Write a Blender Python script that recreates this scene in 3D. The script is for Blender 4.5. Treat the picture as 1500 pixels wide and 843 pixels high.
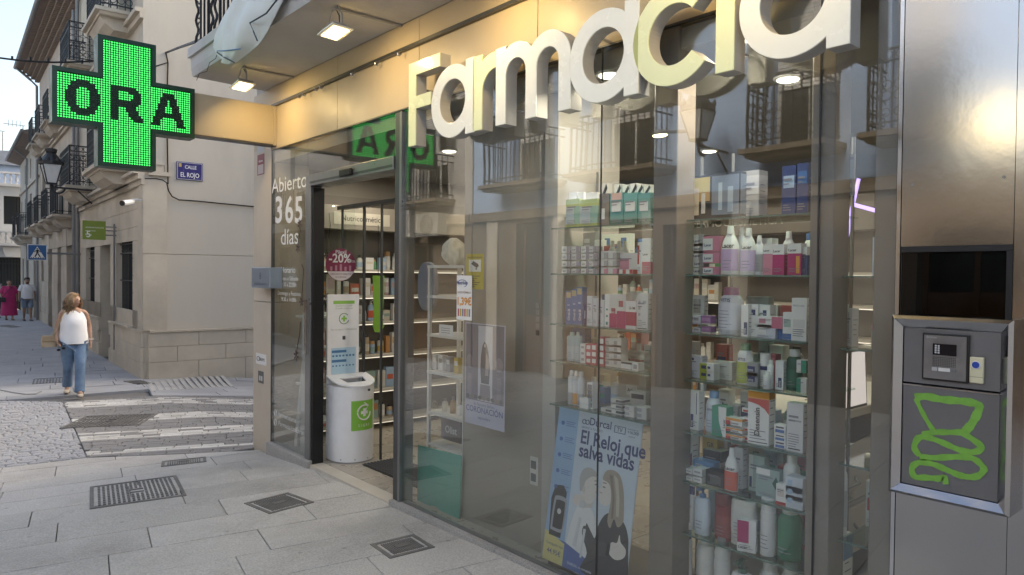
import bpy, bmesh, math, random
from mathutils import Vector, Matrix
random.seed(7)
R = math.radians
scene = bpy.context.scene
for o in list(bpy.data.objects):
    bpy.data.objects.remove(o)
COL = scene.collection

# ---------------------------------------------------------------- camera
YAW, PITCH, ROLL, FPX, CAMZ = R(40.936), R(1.049), R(-0.571), 1040.0, 1.75
_f = Vector((math.sin(YAW)*math.cos(PITCH), math.cos(YAW)*math.cos(PITCH), -math.sin(PITCH)))
_r = Vector((math.cos(YAW), -math.sin(YAW), 0.0))
_d = _f.cross(_r)
RT = _r*math.cos(ROLL) + _d*math.sin(ROLL)
DN = -_r*math.sin(ROLL) + _d*math.cos(ROLL)
FW = _f
cam_d = bpy.data.cameras.new('camera')
cam = bpy.data.objects.new('camera', cam_d)
COL.objects.link(cam)
cam_d.sensor_width = 36.0
cam_d.lens = FPX/1500.0*36.0
cam_d.clip_start = 0.05
cam_d.clip_end = 3000
cam.matrix_world = Matrix(((RT.x, -DN.x, -FW.x, 0), (RT.y, -DN.y, -FW.y, 0), (RT.z, -DN.z, -FW.z, CAMZ), (0, 0, 0, 1)))
scene.camera = cam

# ---------------------------------------------------------------- sky, sun, exposure
SUN_EL, SUN_AZ = R(37), R(96)          # azimuth clockwise from +Y: the sun stands behind the pharmacy and lights the houses opposite
w = bpy.data.worlds.new('World')
scene.world = w
w.use_nodes = True
nt = w.node_tree
sky = nt.nodes.new('ShaderNodeTexSky')
sky.sky_type = 'NISHITA'
sky.sun_disc = False
sky.sun_elevation = SUN_EL
sky.sun_rotation = SUN_AZ
sky.air_density = 1.0
sky.dust_density = 4.0
sky.ozone_density = 1.2
bg = nt.nodes['Background']
bg.inputs['Strength'].default_value = 0.11
nt.links.new(sky.outputs[0], bg.inputs['Color'])
sun_d = bpy.data.lights.new('sun', 'SUN')
sun_d.energy = 0.7
sun_d.angle = R(16)
sun_d.color = (1.0, 0.98, 0.95)
sun = bpy.data.objects.new('sun', sun_d)
COL.objects.link(sun)
_sd = Vector((math.sin(SUN_AZ)*math.cos(SUN_EL), math.cos(SUN_AZ)*math.cos(SUN_EL), math.sin(SUN_EL)))
sun.rotation_euler = _sd.to_track_quat('Z', 'Y').to_euler()
sun.location = (-20, -20, 30)
vs = scene.view_settings
vs.view_transform = 'Standard'
vs.look = 'None'
vs.gamma = 1.0
vs.use_curve_mapping = False
vs.exposure = 2.05
try:
    vs.use_white_balance = True
    vs.white_balance_temperature = 7500
    vs.white_balance_tint = 8
except Exception:
    pass
cy = scene.cycles
cy.use_denoising = True
try:
    cy.denoiser = 'OPENIMAGEDENOISE'
    cy.denoising_input_passes = 'RGB_ALBEDO_NORMAL'
    cy.denoising_prefilter = 'ACCURATE'
except Exception:
    pass
cy.max_bounces = 10
cy.diffuse_bounces = 4
cy.glossy_bounces = 6
cy.transmission_bounces = 6
cy.transparent_max_bounces = 24
cy.caustics_reflective = False
cy.caustics_refractive = False
cy.sample_clamp_indirect = 6.0
cy.use_light_tree = True

# ---------------------------------------------------------------- measuring helpers (photo pixel + known plane -> place)
def _ray(px, py):
    return RT*(px-750.0) + DN*(py-421.5) + FW*FPX
def on_x(px, py, x):
    d = _ray(px, py); t = x/d.x
    return Vector((x, d.y*t, CAMZ+d.z*t))
def on_y(px, py, y):
    d = _ray(px, py); t = y/d.y
    return Vector((d.x*t, y, CAMZ+d.z*t))
def on_z(px, py, z):
    d = _ray(px, py); t = (z-CAMZ)/d.z
    return Vector((d.x*t, d.y*t, z))

# ---------------------------------------------------------------- materials
MATS = {}
def _nd(nt, t, **kw):
    n = nt.nodes.new(t)
    for k, v in kw.items():
        setattr(n, k, v)
    return n
def M(name, col=(.5, .5, .5), rough=.6, metal=0.0, var=.10, vs_=2.5, bump=0.0, bs=70.0, spec=.5, stain=0.0, ss=.5,
      stain_col=None, emit=0.0, world=False, coat=0.0, aniso=0.0, trans=0.0, alpha=1.0, stretch=None, speck=0.0, speck_s=180.0):
    """principled material with noise-driven colour variation, blotchy staining and fine relief"""
    if name in MATS:
        return MATS[name]
    m = bpy.data.materials.new(name)
    m.use_nodes = True
    nt = m.node_tree
    L = nt.links.new
    b = nt.nodes['Principled BSDF']
    b.inputs['Roughness'].default_value = rough
    b.inputs['Metallic'].default_value = metal
    b.inputs['Specular IOR Level'].default_value = spec
    b.inputs['Coat Weight'].default_value = coat
    b.inputs['Anisotropic'].default_value = aniso
    b.inputs['Transmission Weight'].default_value = trans
    b.inputs['Alpha'].default_value = alpha
    src = _nd(nt, 'ShaderNodeNewGeometry').outputs['Position'] if world else _nd(nt, 'ShaderNodeTexCoord').outputs['Object']
    if stretch:
        mp = _nd(nt, 'ShaderNodeMapping')
        mp.inputs['Scale'].default_value = stretch
        L(src, mp.inputs['Vector'])
        src = mp.outputs[0]
    def noise(sc, det=5, ro=.6):
        n = _nd(nt, 'ShaderNodeTexNoise')
        n.inputs['Scale'].default_value = sc
        n.inputs['Detail'].default_value = det
        n.inputs['Roughness'].default_value = ro
        L(src, n.inputs['Vector'])
        return n.outputs['Fac']
    def mapr(fac, lo, hi, a=.3, c=.7):
        r = _nd(nt, 'ShaderNodeMapRange')
        r.inputs['From Min'].default_value = a
        r.inputs['From Max'].default_value = c
        r.inputs['To Min'].default_value = lo
        r.inputs['To Max'].default_value = hi
        L(fac, r.inputs['Value'])
        return r.outputs[0]
    def mul(c, fac):
        mx = _nd(nt, 'ShaderNodeMix', data_type='RGBA', blend_type='MULTIPLY')
        mx.inputs['Factor'].default_value = 1
        if isinstance(c, tuple):
            mx.inputs[6].default_value = c
        else:
            L(c, mx.inputs[6])
        L(fac, mx.inputs[7])
        return mx.outputs[2]
    base = (col[0], col[1], col[2], 1)
    cur = base
    if var:
        cur = mul(cur, mapr(noise(vs_), 1-var, 1+var))
    if speck:
        cur = mul(cur, mapr(noise(speck_s, 2, .5), 1-speck, 1+speck, .35, .65))
    if stain:
        sc = stain_col or (col[0]*.45, col[1]*.42, col[2]*.38)
        mx = _nd(nt, 'ShaderNodeMix', data_type='RGBA', blend_type='MIX')
        L(mapr(noise(ss, 8, .68), 0, stain, .48, .72), mx.inputs['Factor'])
        if isinstance(cur, tuple):
            mx.inputs[6].default_value = cur
        else:
            L(cur, mx.inputs[6])
        mx.inputs[7].default_value = (sc[0], sc[1], sc[2], 1)
        cur = mx.outputs[2]
    if isinstance(cur, tuple):
        b.inputs['Base Color'].default_value = cur
    else:
        L(cur, b.inputs['Base Color'])
    if rough > .08 and var:
        L(mapr(noise(vs_*3.1, 4), max(0, rough-.08), min(1, rough+.08)), b.inputs['Roughness'])
    if bump:
        bp = _nd(nt, 'ShaderNodeBump')
        bp.inputs['Strength'].default_value = bump
        bp.inputs['Distance'].default_value = .01
        L(noise(bs, 6, .65), bp.inputs['Height'])
        L(bp.outputs[0], b.inputs['Normal'])
    if emit:
        b.inputs['Emission Color'].default_value = base
        b.inputs['Emission Strength'].default_value = emit
    MATS[name] = m
    return m
def P(col, rough=.45, **kw):
    """plain printed or moulded colour"""
    key = 'paint_%02x%02x%02x_%d' % (tuple(int(max(0, min(1, c))*255) for c in col)+(int(rough*100),)) + ''.join('_%s%s' % i for i in kw.items())
    kw.setdefault('var', .06)
    return M(key, col, rough, **kw)
def EM(name, col, strength):
    if name in MATS:
        return MATS[name]
    m = bpy.data.materials.new(name)
    m.use_nodes = True
    b = m.node_tree.nodes['Principled BSDF']
    b.inputs['Base Color'].default_value = (*[c*.5 for c in col], 1)
    b.inputs['Emission Color'].default_value = (*col, 1)
    b.inputs['Emission Strength'].default_value = strength
    MATS[name] = m
    return m
def GLASS(name, tint=(.93, .96, .95), base=.07, gain=.9, rough=0.0, dirt=.02):
    """clear sheet: see-through with a mirror coat that grows toward grazing angles (Schlick)"""
    if name in MATS:
        return MATS[name]
    m = bpy.data.materials.new(name)
    m.use_nodes = True
    nt = m.node_tree
    L = nt.links.new
    nt.nodes.remove(nt.nodes['Principled BSDF'])
    out = nt.nodes['Material Output']
    lw = _nd(nt, 'ShaderNodeLayerWeight')
    lw.inputs['Blend'].default_value = .5
    pw = _nd(nt, 'ShaderNodeMath', operation='POWER')
    L(lw.outputs['Facing'], pw.inputs[0])
    pw.inputs[1].default_value = 4.0
    ma = _nd(nt, 'ShaderNodeMath', operation='MULTIPLY_ADD')
    L(pw.outputs[0], ma.inputs[0])
    ma.inputs[1].default_value = gain
    ma.inputs[2].default_value = base
    ma.use_clamp = True
    tr = _nd(nt, 'ShaderNodeBsdfTransparent')
    tr.inputs[0].default_value = (*tint, 1)
    gl = _nd(nt, 'ShaderNodeBsdfGlossy')
    gl.inputs['Roughness'].default_value = rough
    wn = _nd(nt, 'ShaderNodeTexNoise')
    wn.inputs['Scale'].default_value = 1.6
    wn.inputs['Detail'].default_value = 1
    L(_nd(nt, 'ShaderNodeNewGeometry').outputs['Position'], wn.inputs['Vector'])
    wb = _nd(nt, 'ShaderNodeBump')
    wb.inputs['Strength'].default_value = 1.0
    wb.inputs['Distance'].default_value = .0009
    L(wn.outputs['Fac'], wb.inputs['Height'])
    L(wb.outputs[0], gl.inputs['Normal'])
    mx = _nd(nt, 'ShaderNodeMixShader')
    L(ma.outputs[0], mx.inputs[0])
    L(tr.outputs[0], mx.inputs[1])
    L(gl.outputs[0], mx.inputs[2])
    df = _nd(nt, 'ShaderNodeBsdfDiffuse')
    df.inputs[0].default_value = (.6, .6, .58, 1)
    ns = _nd(nt, 'ShaderNodeTexNoise')
    ns.inputs['Scale'].default_value = 3
    ns.inputs['Detail'].default_value = 8
    L(_nd(nt, 'ShaderNodeNewGeometry').outputs['Position'], ns.inputs['Vector'])
    mr = _nd(nt, 'ShaderNodeMapRange')
    mr.inputs['From Min'].default_value = .45
    mr.inputs['From Max'].default_value = .8
    mr.inputs['To Max'].default_value = dirt
    L(ns.outputs['Fac'], mr.inputs['Value'])
    m2 = _nd(nt, 'ShaderNodeMixShader')
    L(mr.outputs[0], m2.inputs[0])
    L(mx.outputs[0], m2.inputs[1])
    L(df.outputs[0], m2.inputs[2])
    L(m2.outputs[0], out.inputs['Surface'])
    MATS[name] = m
    return m

# ---------------------------------------------------------------- mesh building
def frame(o, u, n=None):
    """local (a along u, b along outward n, c up) -> world"""
    o = Vector(o)
    u = Vector((u[0], u[1], 0)).normalized()
    n = Vector((n[0], n[1], 0)).normalized() if n else Vector((u.y, -u.x, 0))
    return lambda a, b, c: o + u*a + n*b + Vector((0, 0, c))
class MB:
    def __init__(s, fr=None):
        s.v = []; s.f = []; s.fr = fr
    def pt(s, p):
        return s.fr(*p) if s.fr else Vector(p)
    def add(s, vs, fs):
        k = len(s.v)
        s.v += [s.pt(p) for p in vs]
        s.f += [tuple(i+k for i in f) for f in fs]
        return s
    def box(s, a0, a1, b0, b1, c0, c1):
        return s.add([(a0, b0, c0), (a1, b0, c0), (a1, b1, c0), (a0, b1, c0), (a0, b0, c1), (a1, b0, c1), (a1, b1, c1), (a0, b1, c1)],
                     [(0, 3, 2, 1), (4, 5, 6, 7), (0, 1, 5, 4), (1, 2, 6, 5), (2, 3, 7, 6), (3, 0, 4, 7)])
    def taper(s, a0, a1, b0, b1, c0, c1, i, j):
        """box whose top is inset by i (a) and j (b)"""
        return s.add([(a0, b0, c0), (a1, b0, c0), (a1, b1, c0), (a0, b1, c0), (a0+i, b0+j, c1), (a1-i, b0+j, c1), (a1-i, b1-j, c1), (a0+i, b1-j, c1)],
                     [(0, 3, 2, 1), (4, 5, 6, 7), (0, 1, 5, 4), (1, 2, 6, 5), (2, 3, 7, 6), (3, 0, 4, 7)])
    def prism(s, pts, b0, b1, axis='b'):
        """outline (a, c) pushed from b0 to b1; axis 'c': outline (a, b) pushed up"""
        n = len(pts)
        if axis == 'b':
            vs = [(p[0], b0, p[1]) for p in pts] + [(p[0], b1, p[1]) for p in pts]
        elif axis == 'c':
            vs = [(p[0], p[1], b0) for p in pts] + [(p[0], p[1], b1) for p in pts]
        else:
            vs = [(b0, p[0], p[1]) for p in pts] + [(b1, p[0], p[1]) for p in pts]
        fs = [tuple(range(n)), tuple(range(2*n-1, n-1, -1))] + [(i, (i+1) % n, (i+1) % n+n, i+n) for i in range(n)]
        return s.add(vs, fs)
    def lathe(s, prof, cx=0, cy=0, n=16, sx=1, sy=1, p=2.0):
        """profile [(r, z)] turned about a vertical axis; p > 2 squares the section"""
        vs = []; fs = []
        for r, z in prof:
            for k in range(n):
                t = 2*math.pi*k/n
                c_, s_ = math.cos(t), math.sin(t)
                q = (abs(c_)**p+abs(s_)**p)**(-1/p)
                vs.append((cx+r*c_*q*sx, cy+r*s_*q*sy, z))
        m = len(prof)
        for i in range(m-1):
            for k in range(n):
                k2 = (k+1) % n
                fs.append((i*n+k, i*n+k2, (i+1)*n+k2, (i+1)*n+k))
        fs.append(tuple(range(n-1, -1, -1)))
        fs.append(tuple((m-1)*n+k for k in range(n)))
        return s.add(vs, fs)
    def tube(s, pts, r, n=6, rs=None, closed=False):
        pts = [Vector(p) for p in pts]
        vs = []; fs = []
        m = len(pts)
        up = Vector((0, 0, 1))
        for i, p in enumerate(pts):
            if closed:
                t = pts[(i+1) % m]-pts[i-1]
            else:
                t = pts[min(i+1, m-1)]-pts[max(i-1, 0)]
            t.normalize()
            e = t.cross(up)
            if e.length < .05:
                e = t.cross(Vector((1, 0, 0)))
            e.normalize()
            g = e.cross(t)
            rr = rs[i] if rs else r
            for k in range(n):
                th = 2*math.pi*(k+.5)/n
                vs.append(tuple(p+e*(rr*math.cos(th))+g*(rr*math.sin(th))))
        for i in range(m if closed else m-1):
            for k in range(n):
                k2 = (k+1) % n
                j = (i+1) % m
                fs.append((i*n+k, i*n+k2, j*n+k2, j*n+k))
        if not closed:
            fs.append(tuple(range(n-1, -1, -1)))
            fs.append(tuple((m-1)*n+k for k in range(n)))
        return s.add(vs, fs)
    def rings(s, rings, cap=True):
        """loft through rings of equal length (lists of points)"""
        n = len(rings[0]); vs = [p for r in rings for p in r]; fs = []
        for i in range(len(rings)-1):
            for k in range(n):
                k2 = (k+1) % n
                fs.append((i*n+k, i*n+k2, (i+1)*n+k2, (i+1)*n+k))
        if cap:
            fs.append(tuple(range(n-1, -1, -1)))
            fs.append(tuple((len(rings)-1)*n+k for k in range(n)))
        return s.add(vs, fs)
    def ell(s, c, rx, ry, rz, n=14, m=9):
        prof = []
        vs = []; fs = []
        for i in range(m+1):
            ph = -math.pi/2+math.pi*i/m
            for k in range(n):
                t = 2*math.pi*k/n
                vs.append((c[0]+rx*math.cos(ph)*math.cos(t), c[1]+ry*math.cos(ph)*math.sin(t), c[2]+rz*math.sin(ph)))
        for i in range(m):
            for k in range(n):
                k2 = (k+1) % n
                fs.append((i*n+k, i*n+k2, (i+1)*n+k2, (i+1)*n+k))
        return s.add(vs, fs)
WO = {}     # world origin of every object that parents others
def _tags(o, label, cat, group, kind):
    if label: o['label'] = label
    if cat: o['category'] = cat
    if group: o['group'] = group
    if kind: o['kind'] = kind
def thing(name, label, cat, loc, group=None, kind=None, rotz=0.0):
    o = bpy.data.objects.new(name, None)
    o.empty_display_size = .1
    COL.objects.link(o)
    o.location = loc
    o.rotation_euler = (0, 0, rotz)
    _tags(o, label, cat, group, kind)
    WO[o] = Vector(loc)
    return o
def obj(name, mb, mat, parent=None, label=None, cat=None, group=None, kind=None, local=False, smooth=0, bevel=0.0, seg=2, solid=False):
    """ONE mesh object. World-built shapes are shifted to their own origin (or their parent's)."""
    if isinstance(mb, MB):
        me = bpy.data.meshes.new(name)
        if parent is not None:
            org = Vector() if local else WO[parent]
        elif local:
            org = Vector()
        else:
            xs = [v.x for v in mb.v]; ys = [v.y for v in mb.v]; zs = [v.z for v in mb.v]
            org = Vector(((min(xs)+max(xs))/2, (min(ys)+max(ys))/2, min(zs)))
        me.from_pydata([tuple(v-org) for v in mb.v], [], mb.f)
        bm = bmesh.new(); bm.from_mesh(me)
        bmesh.ops.recalc_face_normals(bm, faces=bm.faces)
        bm.to_mesh(me); bm.free()
        if smooth:
            me.shade_smooth()
            me.set_sharp_from_angle(angle=R(smooth))
        me.materials.append(mat)
    else:
        me = mb
        org = Vector()
    o = bpy.data.objects.new(name, me)
    COL.objects.link(o)
    if parent is not None:
        o.parent = parent
        WO[o] = WO[parent]
    else:
        if not local:
            o.location = org
        WO[o] = org.copy()
    if bevel:
        md = o.modifiers.new('bevel', 'BEVEL')
        md.width = bevel; md.segments = seg; md.limit_method = 'ANGLE'; md.angle_limit = R(40)
        md.harden_normals = False
    _tags(o, label, cat, group, kind)
    return o
def bar(mb, p0, p1, w, d=None):
    """square bar between two points"""
    mb.tube([p0, p1], w*.7071, n=4)
    return mb
_TX = {}
def text(s, size, o, right, up, align='CENTER', bold=0.0, ext=.0006, wide=1.0, valign='BOTTOM_BASELINE', space=1.0, lift=0.0, shear=0.0):
    """lettering as a thin raised print: returns an MB in world (or local) coordinates"""
    key = (s, bold, align, space, shear)
    if key not in _TX:
        cu = bpy.data.curves.new('lettering', 'FONT')
        cu.body = s; cu.size = 1.0; cu.align_x = align; cu.resolution_u = 3
        cu.offset = bold; cu.space_character = space; cu.shear = shear
        t = bpy.data.objects.new('lettering', cu)
        COL.objects.link(t)
        me = bpy.data.meshes.new_from_object(t)
        _TX[key] = ([tuple(v.co) for v in me.vertices], [tuple(p.vertices) for p in me.polygons])
        bpy.data.objects.remove(t); bpy.data.curves.remove(cu); bpy.data.meshes.remove(me)
    vs, fs = _TX[key]
    o = Vector(o); right = Vector(right).normalized(); up = Vector(up).normalized()
    nn = right.cross(up)
    mb = MB()
    mb.v = [o+right*(v[0]*size*wide)+up*(v[1]*size)+nn*(ext+lift) for v in vs]
    mb.f = list(fs)
    return mb
def join(*mbs):
    r = MB()
    for m in mbs:
        k = len(r.v)
        r.v += m.v; r.f += [tuple(i+k for i in f) for f in m.f]
    return r
def curve_shape(splines, depth, bevel=0.0):
    """2D outline with holes (list of point lists) filled and pushed to a solid: returns (verts, faces) centred in depth"""
    cu = bpy.data.curves.new('shape', 'CURVE')
    cu.dimensions = '2D'; cu.fill_mode = 'BOTH'; cu.extrude = depth/2-bevel
    cu.bevel_depth = bevel; cu.bevel_resolution = 1; cu.offset = -bevel
    for pts in splines:
        sp = cu.splines.new('POLY')
        sp.points.add(len(pts)-1)
        for q, p in zip(sp.points, pts):
            q.co = (p[0], p[1], 0, 1)
        sp.use_cyclic_u = True
    t = bpy.data.objects.new('shape', cu)
    COL.objects.link(t)
    me = bpy.data.meshes.new_from_object(t)
    r = ([tuple(v.co) for v in me.vertices], [tuple(p.vertices) for p in me.polygons])
    bpy.data.objects.remove(t); bpy.data.curves.remove(cu); bpy.data.meshes.remove(me)
    return r
def interp(x, tab):
    if x <= tab[0][0]:
        return tab[0][1]
    for (a, b), (c, d) in zip(tab, tab[1:]):
        if x <= c:
            return b+(d-b)*(x-a)/(c-a)
    return tab[-1][1]
NX = Vector((-1, 0, 0)); RY = Vector((0, -1, 0)); UZ = Vector((0, 0, 1)); PX = Vector((1, 0, 0))
# ================================================================ GROUND
GZ = [(-8, .03), (3, .008), (4.6, -.012), (6.1, -.035), (7.0, -.09), (7.6, -.125), (10, -.19), (13.3, -.27), (15, -.31), (36, -.31), (60, -.4), (400, -.4)]
def gz(x, y):
    z = interp(y, GZ)
    s = max(0, min(1, (y-7.4)/2.2)); s = s*s*(3-2*s)
    e = max(0, min(1, (15.0-y)/.6))
    return z-.085*max(0, min(x, 20)-3.2)*s*(.35+.65*e)
def on_g(px, py):
    z = -.1
    for _ in range(12):
        p = on_z(px, py, z); z = gz(p.x, p.y)
    return on_z(px, py, z)
def stone_mat(name, col, lo=.86, hi=1.12, speck=.22, ss=150, stain=.25, bump=.12, gum=False):
    m = M(name, col, .75, var=.08, vs_=1.3, speck=speck, speck_s=ss, stain=stain, ss=1.1, bump=bump, bs=160, world=True, spec=.3)
    nt = m.node_tree; L = nt.links.new
    b = nt.nodes['Principled BSDF']
    lk = b.inputs['Base Color'].links[0]
    oi = _nd(nt, 'ShaderNodeObjectInfo')
    r = _nd(nt, 'ShaderNodeMapRange')
    r.inputs['To Min'].default_value = lo; r.inputs['To Max'].default_value = hi
    L(oi.outputs['Random'], r.inputs['Value'])
    mx = _nd(nt, 'ShaderNodeMix', data_type='RGBA', blend_type='MULTIPLY')
    mx.inputs['Factor'].default_value = 1
    L(lk.from_socket, mx.inputs[6]); L(r.outputs[0], mx.inputs[7])
    cur = mx.outputs[2]
    if gum:
        vo = _nd(nt, 'ShaderNodeTexVoronoi')
        vo.inputs['Scale'].default_value = 4.2
        L(_nd(nt, 'ShaderNodeNewGeometry').outputs['Position'], vo.inputs['Vector'])
        r2 = _nd(nt, 'ShaderNodeMapRange')
        r2.inputs['From Min'].default_value = .05; r2.inputs['From Max'].default_value = .085
        r2.inputs['To Min'].default_value = .72; r2.inputs['To Max'].default_value = 1.0
        L(vo.outputs['Distance'], r2.inputs['Value'])
        m3 = _nd(nt, 'ShaderNodeMix', data_type='RGBA', blend_type='MULTIPLY')
        m3.inputs['Factor'].default_value = 1
        L(cur, m3.inputs[6]); L(r2.outputs[0], m3.inputs[7])
        cur = m3.outputs[2]
    L(cur, b.inputs['Base Color'])
    return m
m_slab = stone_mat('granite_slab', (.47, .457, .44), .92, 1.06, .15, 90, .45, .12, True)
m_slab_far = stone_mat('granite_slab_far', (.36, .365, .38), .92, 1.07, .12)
m_grout = M('joint_mortar', (.17, .165, .16), .95, world=True, bump=.3)
m_sett = stone_mat('granite_sett', (.33, .335, .355), .85, 1.15, .2, 90)
m_sett_w = stone_mat('white_painted_sett', (.55, .54, .52), .82, 1.08, .12, 60, .6)
m_sett_d = stone_mat('grey_sett', (.24, .235, .235), .85, 1.12, .15, 90)
m_iron = M('cast_iron', (.17, .165, .16), .6, metal=.3, var=.2, vs_=6, stain=.5, ss=5, stain_col=(.23, .21, .18), bump=.2, bs=90)

g = MB()
xs = [-400, -120, -40, -12, -6] + [-4+.5*i for i in range(33)] + [16, 24, 40, 120, 400]
ys = [-400, -100, -30, -10] + [-6+.5*i for i in range(60)] + [26, 30, 36, 45, 60, 90, 150, 400]
vs_ = [(x, y, gz(x, y)-.05) for y in ys for x in xs]
n_ = len(xs)
g.add(vs_, [(j*n_+i, j*n_+i+1, (j+1)*n_+i+1, (j+1)*n_+i) for j in range(len(ys)-1) for i in range(n_-1)])
obj('ground', g, m_grout, kind='structure')

def clip(poly, region):
    """clip a polygon by a convex counter-clockwise region"""
    out = poly
    for i in range(len(region)):
        a, b = region[i], region[(i+1) % len(region)]
        inside = lambda p: (b[0]-a[0])*(p[1]-a[1])-(b[1]-a[1])*(p[0]-a[0]) >= -1e-9
        res = []
        for k in range(len(out)):
            p, q = out[k-1], out[k]
            ip, iq = inside(p), inside(q)
            if ip != iq:
                d1 = (b[0]-a[0])*(p[1]-a[1])-(b[1]-a[1])*(p[0]-a[0])
                d2 = (b[0]-a[0])*(q[1]-a[1])-(b[1]-a[1])*(q[0]-a[0])
                t = d1/(d1-d2)
                res.append((p[0]+(q[0]-p[0])*t, p[1]+(q[1]-p[1])*t))
            if iq:
                res.append(q)
        out = res
        if len(out) < 3:
            return []
    return out
def area(p):
    return abs(sum(p[i-1][0]*p[i][1]-p[i][0]*p[i-1][1] for i in range(len(p))))/2
def slab_mb(poly, top, thick=.05, ch=.004):
    cx = sum(p[0] for p in poly)/len(poly); cy = sum(p[1] for p in poly)/len(poly)
    ins = []
    for p in poly:
        d = Vector((cx-p[0], cy-p[1])); l = d.length or 1
        ins.append((p[0]+d.x/l*ch*1.4, p[1]+d.y/l*ch*1.4))
    n = len(poly)
    mb = MB()
    tilt = random.uniform(-.0012, .0012)
    def z(p): return gz(*p)+top+tilt*(p[0]-cx)*3
    mb.add([(p[0], p[1], z(p)-thick) for p in poly]+[(p[0], p[1], z(p)-ch) for p in poly]+[(p[0], p[1], z(p)) for p in ins],
           [tuple(2*n+i for i in range(n))]+[(i, (i+1) % n, n+(i+1) % n, n+i) for i in range(n)]+[(n+i, n+(i+1) % n, 2*n+(i+1) % n, 2*n+i) for i in range(n)])
    return mb
def pave(parent, region, ang, roww, lens, gap, mat, name, top=0.0, seed=1, rowvar=0.0, thick=.05, joined=None):
    rnd = random.Random(seed)
    ca, sa = math.cos(ang), math.sin(ang)
    ox, oy = region[0]
    to = lambda a, b: (ox+a*ca-b*sa, oy+a*sa+b*ca)
    la = [((x-ox)*ca+(y-oy)*sa, -(x-ox)*sa+(y-oy)*ca) for x, y in region]
    a0, a1 = min(p[0] for p in la), max(p[0] for p in la)
    b0, b1 = min(p[1] for p in la), max(p[1] for p in la)
    b = b0
    big = MB() if joined else None
    while b < b1:
        rw = roww*(1+rnd.uniform(-rowvar, rowvar))
        a = a0-rnd.random()*lens[1]
        while a < a1:
            ln = rnd.uniform(*lens)
            q = [to(a+gap/2, b+gap/2), to(a+ln-gap/2, b+gap/2), to(a+ln-gap/2, b+rw-gap/2), to(a+gap/2, b+rw-gap/2)]
            c = clip(q, region)
            if len(c) >= 3 and area(c) > .25*min(.02, roww*lens[0]):
                tz = top+rnd.uniform(-.0012, .0012)*(3 if joined else 1)
                mb = slab_mb(c, tz, thick, .014 if joined else .003)
                if joined:
                    k = len(big.v); big.v += mb.v; big.f += [tuple(i+k for i in f) for f in mb.f]
                else:
                    obj(name, mb, mat, parent)
            a += ln
        b += rw
    if joined:
        return big
RA = R(-10)
pavement = thing('pavement', None, None, (0, 4, 0), kind='structure')
FX = 2.87
covers = []
def cover_quad(px):
    return [on_g(*p) for p in px]
# near pavement in front of the shop
near_reg = [(-3.85, -2.5), (FX-.02, -2.5), (FX-.02, 7.28), (1.44, 8.18), (-3.85, 8.9)]
pave(pavement, near_reg, RA, .43, (.72, 1.12), .006, m_slab, 'paving_slab', 0, seed=4)
# street beyond the crossing
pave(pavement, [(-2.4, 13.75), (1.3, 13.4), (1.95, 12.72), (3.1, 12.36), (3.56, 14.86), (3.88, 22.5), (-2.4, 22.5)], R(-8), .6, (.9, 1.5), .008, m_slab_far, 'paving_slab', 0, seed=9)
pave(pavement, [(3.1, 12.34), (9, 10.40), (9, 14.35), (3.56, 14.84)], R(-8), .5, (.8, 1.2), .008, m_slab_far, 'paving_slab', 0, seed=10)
# far street surface: pieces too small to tell apart, one sheet
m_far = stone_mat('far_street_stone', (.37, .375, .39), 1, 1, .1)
fs_ = MB()
yy = [22.5, 26, 30, 36, 44, 46]
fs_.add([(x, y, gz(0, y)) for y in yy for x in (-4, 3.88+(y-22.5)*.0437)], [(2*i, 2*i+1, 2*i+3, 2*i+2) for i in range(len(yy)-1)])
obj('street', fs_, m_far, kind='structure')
# carriageway of small setts coming in from the left
road = thing('cobbled_road', None, None, (0, 10.5, -.2), kind='structure')
big = pave(None, [(-3.6, 8.93), (1.452, 8.225), (1.912, 12.665), (1.30, 13.36), (-2.4, 13.68), (-3.6, 13.68)], R(-14), .115, (.11, .2), .008, m_sett, 'sett', -.004, seed=3, rowvar=.1, joined=True)
obj('setts', big, m_sett, road, kind='stuff')
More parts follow.
